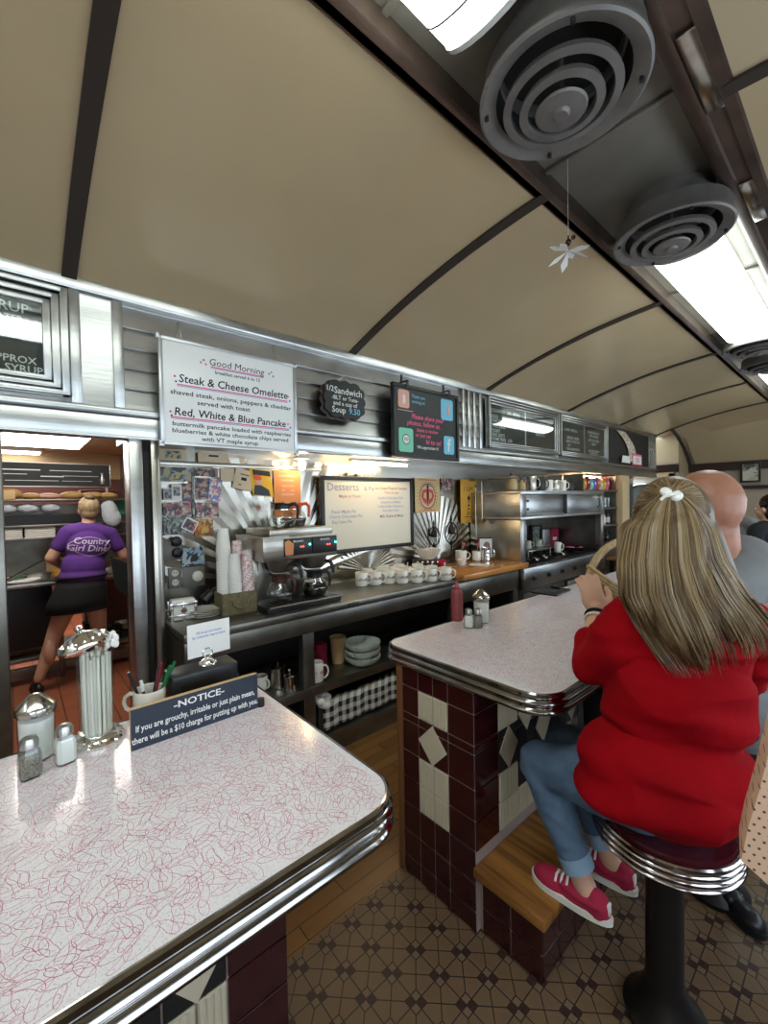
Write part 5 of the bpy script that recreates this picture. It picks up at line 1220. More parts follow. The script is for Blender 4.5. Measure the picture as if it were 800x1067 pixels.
# on top of the hood
HT = 1.641
def jug(x, y, lab, s, m, cat='jug', nm='syrup_jug'):
    t = thing(nm, lab, cat, (x, y, HT), TW, 'jugs and mugs on top of the range hood')
    b = MB(); b.lathe([(.035*s, 0), (.045*s, .01*s), (.048*s, .06*s), (.035*s, .095*s), (.016*s, .11*s), (.014*s, .13*s)], n=24); b.build('body', m, t)
    b = MB(); b.lathe([(.017*s, .125*s), (.018*s, .15*s), (.004*s, .155*s)], n=16); b.build('cap', 'brownplastic', t)
    b = MB(); b.tube([(.015*s, 0, .12*s), (.042*s, 0, .118*s), (.045*s, 0, .085*s)], .004*s, 8); b.build('handle', m, t)
jug(-2.30, 3.66, 'large tan syrup jug at the left end of the hood top', 1.15, 'jugtan'); jug(-2.28, 3.80, 'smaller tan syrup jug second on the hood top', .85, 'jugtan'); jug(-2.30, 3.90, 'dark syrup jug third on the hood top', .8, 'brownplastic')
for k, (y, m, h) in enumerate([(4.02, 'steel_side', .15), (4.20, 'black', .14), (4.36, 'china', .12), (4.52, 'steel_side', .12), (4.66, 'china', .12), (4.85, 'black', .10)]):
    mug('tankard', ('brushed steel tankard beside the dark syrup jug', 'black tankard in the middle of the hood top', 'cream tankard right of the black tankard', 'short steel tankard on the hood top', 'cream tankard, rightmost pale one on the hood top', 'short black mug at the right end of the hood top')[k], 'mug', -2.30, y, HT, TW-.2, m, h, .052, 'jugs and mugs on top of the range hood')
# ================================================================== FAR SHELVES
t = thing('wall_shelf_unit', 'steel shelf unit past the range, full of snacks and glasses', 'shelves', (-2.6, 6.27, 0), 0)
for z in (1.67, 1.42, 1.17, .92):
    b = MB(); b.box(XB+.01, -2.46, 5.60, 6.72, z-.025, z, 0, .003); b.build('shelf', 'steel_dark', t, world=True)
for y in (5.61, 6.70):
    b = MB(); b.box(XB+.01, -2.48, y, y+.02, 0, 1.88); b.build('side_panel', 'steel_dark', t, smooth=False, world=True)
b = MB(); b.box(XB+.011, -2.47, 5.58, 6.70, .02, .86); b.build('base_cabinet', 'steel_dark', t, smooth=False, world=True)
b = MB(); b.box(-2.75, -2.40, 6.73, 7.0, 0, 1.885, bev=.004); struct(b.build('trim_shelf_post', 'postwood'))
cols = ['yellowpaper', 'amberpaper', 'canvas', 'mint', 'blueink', 'orange', 'creampaper', 'yellowpaper', 'pinkchalk']
cn = ['yellow', 'amber', 'red', 'green', 'blue', 'orange', 'cream', 'second yellow', 'pink']
for k in range(9):
    t = thing('snack_bag', '%s snack bag on the top shelf past the range' % cn[k], 'snack bag', (-2.58, 5.74+k*.108, 1.67), RZ, 'snack bags on the top shelf')
    b = MB(); n = 8; h = .15+.02*(k % 3); vs = []
    for i in range(n+1):
        z = h*i/n; d = .03*math.sin(PI*min(max(i/n, .02), .98))+.002; w = .05-.004*math.sin(PI*i/n)
        vs += [(-w, -d, z), (w, -d, z), (w, d, z), (-w, d, z)]
    b.add(vs, [(4*i+j, 4*i+(j+1) % 4, 4*i+4+(j+1) % 4, 4*i+4+j) for i in range(n) for j in range(4)]); b.build('pouch', cols[k], t)
    b = MB(); b.ell((0, -.029, h*.55), (.022, .006, .02), 10); b.build('printed_spot', 'paper', t)
for k in range(8):
    t = thing('tumbler', ('pink flecked' if k < 3 else 'clear')+' tumbler, '+('first', 'second', 'third', 'first', 'second', 'third', 'fourth', 'last')[k]+' of its kind on the second shelf', 'glass', (-2.56, 5.72+k*.125, 1.42), 0, 'tumblers on the second shelf')
    b = MB(); b.lathe([(.028, 0), (.036, .14), (.033, .14), (.026, .006), (.001, .006)], n=18); b.build('glass_body', 'peach' if k < 3 else 'thinglass2', t)
for k in range(7):
    t = thing('bottle', ('first', 'second', 'third', 'fourth', 'fifth', 'sixth', 'last')[k]+' white labelled bottle from the range on the third shelf', 'bottle', (-2.56, 5.74+k*.14, 1.17), 0, 'labelled bottles on the third shelf')
    b = MB(); b.lathe([(.03, 0), (.034, .01), (.034, .12), (.014, .15), (.012, .19), (.004, .192)], n=18); b.build('glass_body', 'creampaper' if k % 2 else 'brownplastic', t)
    b = MB(); b.lathe([(.0345, .03), (.0350, .031), (.0350, .105), (.0345, .106)], n=18); b.build('label_band', 'paper', t)
for k in range(6):
    t = thing('dark_bottle', ('first', 'second', 'third', 'fourth', 'fifth', 'last')[k]+' dark bottle from the range on the lowest visible shelf', 'bottle', (-2.56, 5.75+k*.16, .92), 0, 'dark bottles on the lowest shelf')
    b = MB(); b.lathe([(.034, 0), (.036, .01), (.036, .10), (.015, .14), (.013, .18), (.004, .182)], n=18); b.build('glass_body', 'coffee', t)
    b = MB(); b.lathe([(.014, .165), (.015, .168), (.015, .19), (.004, .192)], n=14); b.build('cap', 'maroonpen' if k % 2 else 'domecap', t)
t = thing('side_table', 'small oak topped stand in front of the far exit door', 'table', (-2.15, 6.6, 0), 0)
b = MB(); b.box(-.25, .25, -.45, .45, .70, .735, 0, .004); b.build('table_top', 'oaktop', t)
for x in (-.2, .2):
    for y in (-.4, .4): b = MB(); b.box(x-.025, x+.025, y-.025, y+.025, 0, .70); b.build('leg', 'blackmetal', t, smooth=False)
# exit door at the end
dx0, dx1, DY = -3.2, -2.28, 8.55
slab('wall_far.001', -3.4, -2.2, DY+.05, DY+.12, 0, 2.15, 'wallbeige')
b = MB(); b.box(dx0+.02, dx1-.02, DY, DY+.05, 0, 1.90, 0, .01); d = struct(b.build('door_1', 'creampaint'))
b = MB(); P = rrect(dx0+.24, .85, .56, .92, .22, 8); b.prism(P, DY-.012, DY-.002); o = b.build('door_1_window', 'doorglass', d); 
b = MB(); 
ringp = [(x, DY-.015, z) for x, z in rrect(dx0+.22, .83, .60, .96, .24, 8)]; b.tube(ringp, .028, 8, closed=True); b.build('door_window_frame', 'chrome_worn', d)
b = MB(); b.box(dx0+.05, dx0+.07, DY-.03, DY, 1.5, 1.72, 0, .004); b.build('hinge', 'brownplastic', d)
b = MB(); b.box(dx0-.03, dx0+.02, DY-.03, DY+.05, 0, 1.96); b.box(dx1-.02, dx1+.05, DY-.03, DY+.05, 0, 1.96); b.box(dx0-.03, dx1+.05, DY-.03, DY+.05, 1.90, 1.98); struct(b.build('trim_door_frame', 'postwood', smooth=False))
# end wall: picture and bright window
t = thing('wall_picture', 'dark framed picture on the far end wall, right of the bald head', 'picture', (-1.42, YE-.055, 1.80), 0)
b = MB(); frame(b, .20, .27, .03, .02); b.build('frame', 'black', t)
b = MB(); b.box(-.002, .202, -.008, 0, -.002, .272); b.build('print', photo_mat('landscape_print', [(.5, .47, .40), (.30, .27, .22), (.62, .58, .50), (.10, .09, .08)], 5), t, smooth=False)
b = MB(); b.box(-1.0, 1.0, YE-.03, YE+.0, 1.05, 1.62); struct(b.build('window_9', 'skypane', smooth=False))
b = MB()
for x in (-1.0, -.3, .35, 1.0): b.box(x-.025, x+.025, YE-.05, YE-.02, 1.02, 1.66)
b.box(-1.02, 1.02, YE-.05, YE-.02, 1.0, 1.05); struct(b.build('trim_window_bars', 'darktrim', smooth=False))
# ================================================================== UNDER THE BACK COUNTER
SH = .463
def pot(x, y, s, lab, spout=True):
    t = thing('steel_creamer', lab, 'pitcher', (x, y, SH), .4, 'steel pitchers on the under shelf')
    b = MB(); b.lathe([(.045*s, 0), (.05*s, .006), (.040*s, .10*s), (.042*s, .115*s), (.030*s, .128*s), (.008*s, .135*s), (.006*s, .150*s), (.009*s, .158*s), (.003*s, .165*s)], n=24); b.build('body', 'chrome_worn', t)
    b = MB(); b.tube([(-.01*s, .042*s, .105*s), (-.01*s, .075*s, .10*s), (-.01*s, .078*s, .06*s), (-.01*s, .05*s, .03*s)], .005*s, 8); b.build('handle', 'chrome_worn', t)
pot(-2.33, 1.165, 1.0, 'taller lidded steel pitcher on the shelf left of the post'); pot(-2.235, 1.19, .75, 'shorter steel pitcher beside the post'); pot(-2.35, .93, .9, 'dark steel pitcher furthest left on the under shelf')
mug('soup_cup', 'white cup furthest left on the under shelf', 'cup', -2.37, 1.075, SH, .3, 'china', .08, .04)
m_ = mug('printed_mug', 'white mug with red print on the shelf right of the post', 'mug', -2.235, 1.375, SH, TW, 'china', .12, .042, None, 'VT', 'redprint')
t = thing('red_tin', 'red tin behind the printed mug on the under shelf', 'tin', (-2.43, 1.53, SH), 0)
b = MB(); b.lathe([(.04, 0), (.042, .003), (.042, .15), (.040, .153), (.001, .153)], n=24); b.build('body', 'canvas', t)
t = thing('kraft_cup', 'tan paper tub behind the printed mug on the under shelf', 'tub', (-2.40, 1.65, SH), 0)
b = MB(); b.lathe([(.04, 0), (.055, .17), (.058, .175), (.055, .178), (.05, .17), (.001, .16)], n=24); b.build('body', 'gold', t)
for k in range(3):
    t = thing('fluted_bowl', ('bottom', 'middle', 'top')[k]+' white fluted bowl of the stack on the under shelf', 'bowl', (-2.27, 1.76, SH+k*.045), k*.3, 'stack of white fluted bowls')
    b = MB(); n = 72; pr = [(.07, 0), (.08, .006), (.115, .035), (.122, .062), (.117, .062), (.108, .036), (.07, .010), (.002, .008)]; vs = []
    for r, z in pr: vs += [(r*(1+(.025 if r > .09 else 0)*math.cos(24*2*PI*i/n))*math.cos(2*PI*i/n), r*(1+(.025 if r > .09 else 0)*math.cos(24*2*PI*i/n))*math.sin(2*PI*i/n), z) for i in range(n)]
    b.add(vs, [(j*n+i, j*n+(i+1) % n, (j+1)*n+(i+1) % n, (j+1)*n+i) for j in range(len(pr)-1) for i in range(n)] + [tuple(range(n))[::-1]]); b.build('bowl', 'palechina', t)
# cloth-covered bin
t = thing('storage_bin', 'grey steel bin under the shelf, wrapped in the gingham cloth', 'bin', (-2.4, 1.85, 0), 0)
b = MB(); b.box(-2.65, -2.235, 1.385, 2.45, .132, .30, 0, .004); b.build('body', 'steel_dark', t, world=True)
t = thing('gingham_cloth', 'black and white gingham cloth draped over the bin front', 'cloth', (-2.2, 1.85, .13), 0)
b = MB(); nx, nz = 60, 14; vs = []
for i in range(nx+1):
    y = 1.40+1.0*i/nx; dip = .012*math.sin(i*.9)+.02*math.exp(-((y-1.75)/.05)**2)
    for j in range(nz+1):
        u = j/nz; z = .335-.185*u+(.0 if j else 0)-.02*math.sin((y-1.4)*5)*(1-u)+.02*(y-1.4)
        x = -2.207+.007*math.sin(y*31+u*1.5)+.004*math.sin(y*57)-(.05*(1-u)**8)
        vs.append((x, y, z))
b.add(vs, [(i*(nz+1)+j, (i+1)*(nz+1)+j, (i+1)*(nz+1)+j+1, i*(nz+1)+j+1) for i in range(nx) for j in range(nz)])
o = b.build('cloth', 'gingham', t, world=True); s = o.modifiers.new('s', 'SOLIDIFY'); s.thickness = .004
t = thing('white_towel', 'crumpled white towel at the left corner of the gingham cloth', 'towel', (-2.25, 1.40, .30), 0)
b = MB(); rnd = random.Random(8)
for k in range(16): b.ell((rnd.uniform(-.04, .05), rnd.uniform(-.05, .08), rnd.uniform(.0, .07)), (rnd.uniform(.02, .04), rnd.uniform(.02, .04), rnd.uniform(.015, .03)), 10)
blob('cloth', b, 'paper', t, .006, 3, world=False)
RC = Matrix((AX[0], Vector((AX[2].x, AX[2].y, 0)).normalized(), Vector((0, 0, 1)))).transposed()     # right, away, up
# ================================================================== STOOLS
def stool(x, y, label):
    t = thing('counter_stool', label, 'stool', (x, y, 0), 0, 'round counter stools with chrome ringed seats')
    b = MB(); b.lathe([(.105, 0), (.11, .02), (.085, .045), (.060, .09), (.050, .12), (.048, .49), (.075, .52), (.11, .545)], n=36); b.build('pedestal', 'blackmetal', t)
    pr = [(.10, .538), (.165, .541)]
    for k in range(3): z = .543+k*.0185; pr += [(.178, z), (.186, z+.003), (.189, z+.008), (.186, z+.013), (.178, z+.016)]
    pr += [(.184, .602), (.180, .606), (.168, .600)]
    b = MB(); b.lathe(pr, n=64); b.build('chrome_rim', 'stool_chrome', t)
    b = MB(); b.lathe([(.170, .595), (.174, .606), (.170, .618), (.12, .624), (.001, .626)], n=48); b.build('cushion', 'vinyl', t)
    return t
s0 = stool(-.40, 1.42, 'chrome ringed counter stool under the woman in red')
dup(s0, (-.40, 2.04, 0), None, 'chrome ringed counter stool under the bald man')
dup(s0, (-.40, 2.70, 0), None, 'empty counter stool beyond the bald man')
dup(s0, (-.40, 3.35, 0), None, 'second empty counter stool beyond the bald man')
def yawR(a): return Matrix.Rotation(a, 3, 'Z')
def head(b, c, R, s=1., back=True):      # R: columns right, forward(face), up
    def p(x, y, z): return Vector(c)+R @ Vector((x*s, y*s, z*s))
    b.ell(p(0, -.012, .012), (.076*s, .096*s, .098*s), 24, 0, R)         # cranium
    b.ell(p(0, .020, -.045), (.062*s, .072*s, .075*s), 20, 0, R)         # face
    b.ell(p(0, .048, -.095), (.034*s, .036*s, .028*s), 14, 0, R)         # chin
    capsule(b, p(0, .088, -.005), p(0, .104, -.040), .010*s, .014*s)      # nose
    for sx in (-1, 1):
        b.ell(p(sx*.078, -.008, -.022), (.011*s, .020*s, .032*s), 12, 0, R)  # ears
        b.ell(p(sx*.030, .072, .012), (.020*s, .014*s, .008*s), 10, 0, R)    # brows
        b.ell(p(sx*.038, .062, -.045), (.022*s, .022*s, .020*s), 10, 0, R)
    b.ell(p(0, .088, -.064), (.024*s, .010*s, .007*s), 10, 0, R); b.ell(p(0, .086, -.076), (.020*s, .010*s, .008*s), 10, 0, R)
def eyes(t, c, R, s=1.):
    for sx in (-1, 1):
        b = MB(); b.ell(Vector(c)+R @ Vector((sx*.030*s, .083*s, -.012*s)), (.012*s, .009*s, .008*s), 12, 0, R); b.ell(Vector(c)+R @ Vector((sx*.030*s, .0895*s, -.012*s)), (.0045*s, .0035*s, .0045*s), 10, 1, R)
        b.build('eye', ['paper', 'coffee'], t, world=True)
def hand(b, wrist, d, n, side, curl=.7, s=1., spread=.13):
    """palm + four fingers + thumb. d: direction of fingers, n: direction the fingers curl to, side: direction of the thumb"""
    d, n = Vector(d).normalized(), Vector(n).normalized(); side = Vector(side); side = (side-d*side.dot(d)-n*side.dot(n)).normalized(); w = Vector(wrist)
    R = Matrix((side, n, d)).transposed()
    b.ell(w+d*.048*s, (.040*s, .017*s, .050*s), 18, 0, R); capsule(b, w-d*.01, w+d*.02*s, .026*s, .027*s)
    for i, (o, ln, r) in enumerate(((.028, .92, .0098), (.009, 1., .0100), (-.010, .94, .0095), (-.028, .76, .0085))):
        dd = (d+side*(spread*(1.2-i*.8))).normalized(); p = w+d*.085*s+side*o*s; a = 0; pts = [w+d*.055*s+side*o*.9*s, p]
        for L2 in (.040, .026, .021):
            a += curl; v = dd*math.cos(a)+n*math.sin(a); p = p+v*(L2*ln*s); pts.append(p)
        chain(b, pts, [r*s*1.1, r*s*1.05, r*s, r*s*.92, r*s*.82], 12)
    p0 = w+d*.022*s+side*.026*s; p1 = p0+(side*.8+d*.6+n*.35).normalized()*.036*s; p2 = p1+(side*.25+d*.8+n*.6).normalized()*.030*s; p3 = p2+(d*.7+n*.8-side*.1).normalized()*.024*s
    chain(b, [p0, p1, p2, p3], [.015*s, .0125*s, .011*s, .009*s], 12)
def fwd(v): return Vector(v)
# ---------------- woman in red
t = thing('person', 'woman in red cardigan and jeans with long blond hair, seated on a stool', 'person', (-.40, 1.42, .62), 0)
wh = W(699, 548, 1.25); RF = Matrix((AX[0], Vector((AX[2].x, AX[2].y, 0)).normalized(), Vector((0, 0, 1)))).transposed() @ yawR(.18)
b = MB(); head(b, wh, RF, .98)
neck0, neck1 = wh+Vector((0, 0, -.05)), W(708, 622, 1.25)
capsule(b, neck0, neck1, .052, .062)
SL, SR = W(662, 648, 1.24), W(768, 648, 1.30)
chain(b, [SL, W(712, 635, 1.26), SR], [.055, .08, .055])
b.ell(W(712, 680, 1.24), (.15, .10, .17), 20, 0, RC); b.ell(W(702, 745, 1.22), (.13, .10, .12), 20, 0, RC); b.ell(Vector((-.40, 1.41, .72)), (.16, .13, .10), 20, 0, RC)
EL, WL = W(618, 692, 1.30), W(622, 640, 1.46)
chain(b, [SL, EL, W(618, 665, 1.38), WL], [.05, .042, .037, .027])
ER, WR = W(758, 715, 1.52), W(712, 668, 1.66)
chain(b, [SR, ER, WR], [.05, .042, .027])
hand(b, WL, AX[1]*.9-AX[0]*.12+AX[2]*.25, AX[2]*1.0+AX[0]*.25, AX[0], .62, 1.0)
hand(b, WR, AX[1]*.8+AX[2]*.5, AX[2]*.8-AX[1]*.3-AX[0]*.2, -AX[0], .6, .95)
kneeL, kneeR = Vector((-.742, 1.33, .655)), Vector((-.735, 1.50, .655)); ankL, ankR = Vector((-.605, 1.338, .335)), Vector((-.585, 1.50, .335))
for hip, kn, an, yy in (((-.44, 1.35, .695), kneeL, ankL, 1.338), ((-.40, 1.48, .695), kneeR, ankR, 1.50)):
    chain(b, [hip, kn, an], [.085, .052, .034]); chain(b, [an, Vector((an.x+.02, yy, .30)), Vector((an.x-.10, yy, .285))], [.034, .032, .022])
b = blob('body', b, 'skin', t, .0052, 3); b['label'] = 'bare skin of head, neck, hands and ankles'
eyes(t, wh, RF)
b = MB()
b.ell(W(712, 668, 1.235), (.192, .125, .165), 28, 0, RC); b.ell(W(704, 730, 1.215), (.198, .142, .19), 28, 0, RC); b.ell(W(692, 795, 1.20), (.228, .165, .125), 28, 0, RC)
b.ell(W(688, 822, 1.16), (.215, .15, .085), 28, 0, RC); b.ell(W(640, 805, 1.19), (.10, .11, .10), 20, 0, RC); b.ell(W(742, 815, 1.20), (.10, .12, .10), 20, 0, RC)
chain(b, [SL+Vector((0, 0, -.005)), W(712, 637, 1.26), SR], [.072, .088, .078], 20)
chain(b, [SL, W(640, 672, 1.25), EL, W(613, 672, 1.37)], [.074, .070, .061, .050], 20)
chain(b, [SR, W(778, 690, 1.36), ER, W(730, 700, 1.56)], [.078, .072, .062, .052], 20)
if 0:
  pass
for (x0, y0, x1, y1, r) in ():
    q = []
    for i in range(7): u = i/6; q.append(W(x0+(x1-x0)*u, y0+(y1-y0)*u+6*math.sin(u*PI), 1.100-.004*math.sin(u*PI)))
    chain(b, q, [r*.2, r*.5, r*.7, r*.75, r*.7, r*.5, r*.2], 10)
for k in range(0):
    q = [W(602+k*8, 668+k*9, 1.30), W(618+k*8, 678+k*9, 1.215), W(636+k*6, 684+k*8, 1.19)]; chain(b, q, [.010, .014, .008], 10)
o = blob('cardigan', b, 'red', t, .007, 12); o['label'] = 'long red knitted cardigan'; cardigan = o; wrinkle(o, .013, 5, 4, 12)
b = MB()
for hip, kn, an, off in (((-.44, 1.35, .69), kneeL, Vector((-.628, 1.336, .395)), 0), ((-.40, 1.48, .69), kneeR, Vector((-.612, 1.50, .395)), 1)):
    chain(b, [hip, Vector(kn)*.5+Vector(hip)*.5, kn, (Vector(kn)+an)/2, an], [.10, .086, .067, .060, .047], 20)
b.ell(Vector((-.40, 1.42, .69)), (.16, .14, .075), 20, 0, RC)
o = blob('jeans', b, 'denim', t, .007, 4); wrinkle(o, .004, 9, 9, 16)
for an, kn in ((Vector((-.628, 1.336, .395)), kneeL), (Vector((-.612, 1.50, .395)), kneeR)):
    dn = (an-kn).normalized(); b = MB(); pts = [an+dn*.010, an+dn*.045]; b.cyl(an-dn*.012, an+dn*.032, .051, .050, 28, 0, False); b.cyl(an+dn*.032, an+dn*.028, .050, .040, 28, 0, False); b.cyl(an-dn*.012, an-dn*.008, .051, .040, 28, 0, False); b.build('jeans_cuff', 'denimlight', t, world=True)
def shoe(par, heel, toe, z, m, sole, w=.045, low=False):
    heel, toe = Vector((heel[0], heel[1], 0)), Vector((toe[0], toe[1], 0)); d = (toe-heel); Ln = d.length; d.normalize(); s = Vector((-d.y, d.x, 0))
    def P(u, v, zz): return heel+d*(u*Ln)+s*v+Vector((0, 0, z+zz))
    def outl(k=1.):
        o = []
        for i in range(40):
            a = 2*PI*i/40; u = .5-.5*math.cos(a); wv = w*k*(.62+.38*math.sin(min(u*1.25, 1)*PI/2)) if u > .0 else w*.6; wv = w*k*(.70+.30*u)*(max(1-abs(2*u-1)**3.2, 0))**.5
            o.append((u, wv*(1 if math.sin(a) >= 0 else -1)*1.0))
        return o
    O = outl(); n = len(O)
    b = MB(); vs = [P(.5+(u-.5)*1.03, v*1.06, 0) for u, v in O] + [P(.5+(u-.5)*1.04, v*1.08, .020) for u, v in O]; b.add(vs, [(i, (i+1) % n, n+(i+1) % n, n+i) for i in range(n)] + [tuple(range(n))[::-1], tuple(range(n, 2*n))]); b.build('sole', sole, par, world=True)
    b = MB(); b.ell(P(.73, 0, .022), (Ln*.27, w*.92, .040), 20, 0, Matrix((d, s, Vector((0, 0, 1)))).transposed()); b.ell(P(.42, 0, .030), (Ln*.30, w*.80, .046), 20, 0, Matrix((d, s, Vector((0, 0, 1)))).transposed()); b.ell(P(.17, 0, .034), (Ln*.16, w*.76, .050), 20, 0, Matrix((d, s, Vector((0, 0, 1)))).transposed())
    for sg in (-1, 1): chain(b, [P(.12, sg*w*.5, .05), P(.35, sg*w*.62, .045), P(.55, sg*w*.5, .05)], [.014, .012, .012], 10)
    up = blob('upper', b, m, par, .004, 3)
    return P
def sneaker(label_, heel, toe):
    P = shoe(t, heel, toe, .25, 'canvas', 'rubber', .043)
    for k in range(3):
        u = .50+.075*k; b = MB(); b.tube([P(u, -.026, .058-.006*k), P(u+.01, -.010, .076-.008*k), P(u+.01, .010, .076-.008*k), P(u, .026, .058-.006*k)], .0042, 8); b.build('shoelace', 'lace', t, world=True)
    b = MB(); b.tube([P(.52, -.01, .08), P(.56, -.035, .07), P(.62, -.045, .05)], .003, 6); b.tube([P(.52, .01, .08), P(.50, -.03, .075), P(.54, -.05, .045)], .003, 6); b.build('shoelace', 'lace', t, world=True)
    b = MB(); p = P(.03, 0, .045); b.box(p.x-.003, p.x+.004, p.y-.010, p.y+.010, p.z-.016, p.z+.018, 0, .002); b.build('heel_tab', 'paper', t, world=True)
sneaker('', (-.515, 1.335), (-.768, 1.330)); sneaker('', (-.500, 1.500), (-.745, 1.495))
# bracelets
ax_ = (W(618, 665, 1.38)-WL).normalized()
for k, (m, off, r) in enumerate((('darkcloth', .012, .0055), ('lace', .030, .0045))):
    c = WL+ax_*off; u = ax_.orthogonal().normalized(); v = ax_.cross(u); b = MB(); b.tube([c+u*.034*math.cos(2*PI*i/24)+v*.034*math.sin(2*PI*i/24) for i in range(24)], r, 8, closed=True); b.build('bracelet', m, t, world=True)
# hair: one soft volume, then locks laid over it
b = MB()
b.ell(W(699, 541, 1.235), (.096, .112, .126), 28, 0, RC)
chain(b, [W(668, 560, 1.20), W(664, 600, 1.15), W(666, 630, 1.13)], [.062, .052, .026], 16)
chain(b, [W(700, 560, 1.17), W(702, 610, 1.125), W(715, 655, 1.10), W(732, 694, 1.09)], [.078, .075, .062, .014], 18)
chain(b, [W(722, 560, 1.19), W(740, 600, 1.16), W(752, 640, 1.14), W(762, 664, 1.12)], [.068, .060, .050, .012], 18)
chain(b, [W(680, 565, 1.18), W(680, 605, 1.14), W(694, 645, 1.11)], [.06, .055, .022], 18)
hb = blob('hair', b, 'hairdark', t, .007, 5)
from mathutils.bvhtree import BVHTree
def tree_of(o): return BVHTree.FromPolygons([o.parent.matrix_basis @ v.co for v in o.data.vertices], [tuple(p.vertices) for p in o.data.polygons])
hbv = tree_of(hb); cbv = tree_of(cardigan)
EYEV = Vector((0, 0, EYE))
def on_hair(x, y, lift, last):
    d = W(x, y, 1)-EYEV; hits = []
    for tr in (hbv, cbv):
        h = tr.ray_cast(EYEV, d.normalized())
        if h[0]: hits.append((h[0]-EYEV).dot(AX[2]))
    if hits: dep = min(hits)-lift
    else: dep = last if last else 1.2
    if last and dep > last+.012: dep = last+.012
    if last and dep < last-.025: dep = last-.025
    return W(x, y, dep), dep
def wave(s, ph, am): return am*math.sin(s*7.5+ph)*max(0, s-.25)
def strands(n, mname, seed, thick, name='hair_lock', lift=.0):
    rnd = random.Random(seed); b = MB(); NS = 30
    for k in range(n):
        u = rnd.uniform(-1.06, 1.10); ph = rnd.uniform(0, 1.6)+u*2; am = rnd.uniform(2.0, 7.5); L_ = rnd.uniform(.60, 1.0); sp = rnd.uniform(-3, 3)
        keys = [(699+u*10, 514), (699+u*30, 526+abs(u)*6), (698+u*44, 552), (698+u*51, 585), (704+u*56, 620), (716+u*50, 652), (727+u*40, 682), (735+u*30, 708)]
        e_ = max(0, u-.15); keys = [(x+e_*q1, y-e_*q2) for (x, y), q1, q2 in zip(keys, (0, 0, 0, 4, 16, 34, 50, 60), (0, 0, 0, 0, 0, 6, 18, 32))]
        pts = []; last = None; lf = rnd.uniform(.001, .010)+lift
        for i in range(NS):
            f = i/(NS-1)*L_; s = f*(len(keys)-1); a = min(int(s), len(keys)-2); g_ = s-a
            x = keys[a][0]+(keys[a+1][0]-keys[a][0])*g_+wave(f, ph, am)+sp*f; y = keys[a][1]+(keys[a+1][1]-keys[a][1])*g_
            p, last = on_hair(x, y, lf, last); pts.append(p)
        r = thick*rnd.uniform(.6, 1.3); b.tube(pts, [r*min(1, .5+i/6)*(1 if i < NS-8 else (NS-i)/8) for i in range(NS)], 5)
    return b.build(name, mname, t, world=True)
strands(420, 'hair', 1, .0019); strands(230, 'hairlight', 2, .0013, lift=.003); strands(240, 'hairdark', 3, .0017, lift=.001)
def crown(n, mname, seed, low):
    rnd = random.Random(seed); b = MB()
    for k in range(n):
        if low: sg = rnd.choice((-1, 1)); x0, y0 = 699+sg*rnd.uniform(36, 41), rnd.uniform(528, 575)
        else: aa = rnd.uniform(.12, PI-.12); x0, y0 = 699+37*math.cos(aa), 532-33*math.sin(aa)
        ex, ey = 699+rnd.uniform(-6, 6), 516+rnd.uniform(-3, 4); pts = []; last = None
        for i in range(18):
            f = i/17; x = x0+(ex-x0)*f; y = y0+(ey-y0)*f-(8*math.sin(f*PI) if low else 0)+rnd.uniform(-.2, .2)
            p, last = on_hair(x, y, .002+.002*(k % 3), last); pts.append(p)
        b.tube(pts, .0021, 5)
    return b.build('hair_lock', mname, t, world=True)
crown(90, 'hairdark', 4, True); crown(90, 'hair', 5, True); crown(110, 'hair', 6, False); crown(60, 'hairlight', 7, False)
b = MB()
for cx, cy, a in ((694, 513, .4), (705, 517, -.3)):
    c = W(cx, cy, 1.098); b.ell(c, (.017, .008, .013), 16, 0, RC @ Matrix.Rotation(a, 3, 'Y')); 
b.tube([W(688, 521, 1.10), W(693, 517, 1.095), W(699, 515, 1.092), W(707, 512, 1.095)], .004, 8); b.build('hair_clip', 'china', t, world=True)
# ---------------- basket bag held by her
bc = W(657, 640, 1.58); bc.z = .945
t = thing('basket_bag', 'woven straw basket bag with wrapped arched handle, held on the counter', 'bag', bc, YAW)
b = MB(); N = 26
for k in range(N):
    u = k/(N-1); pts = []
    for i in range(36):
        a = 2*PI*i/36; ax2 = .10+.055*u; by2 = .045+.020*u; pts.append((ax2*math.cos(a), by2*math.sin(a), .006+.25*u+.10*u*u*abs(math.cos(a))**1.6))
    b.tube(pts, .0065, 6, closed=True)
b.ell((0, 0, .006), (.10, .045, .006), 24); b.build('woven_body', 'wicker', t)
b = MB(); pts = []; rr = []
for i in range(120):
    a = PI*i/119; pts.append((-.155*math.cos(a), 0, .285+.165*math.sin(a))); rr.append(.0125+.0016*(i % 2))
b.tube([(-.150, 0, .22)]+pts+[(.150, 0, .22)], [.012]+rr+[.012], 12); b.build('handle', 'wicker', t)
b = MB(); rnd = random.Random(3)
for k in range(9): b.ell((rnd.uniform(-.08, .08), rnd.uniform(-.02, .02), .20+rnd.uniform(0, .04)), (.035, .02, .03), 10)
b.build('tissue_lining', 'paper', t)
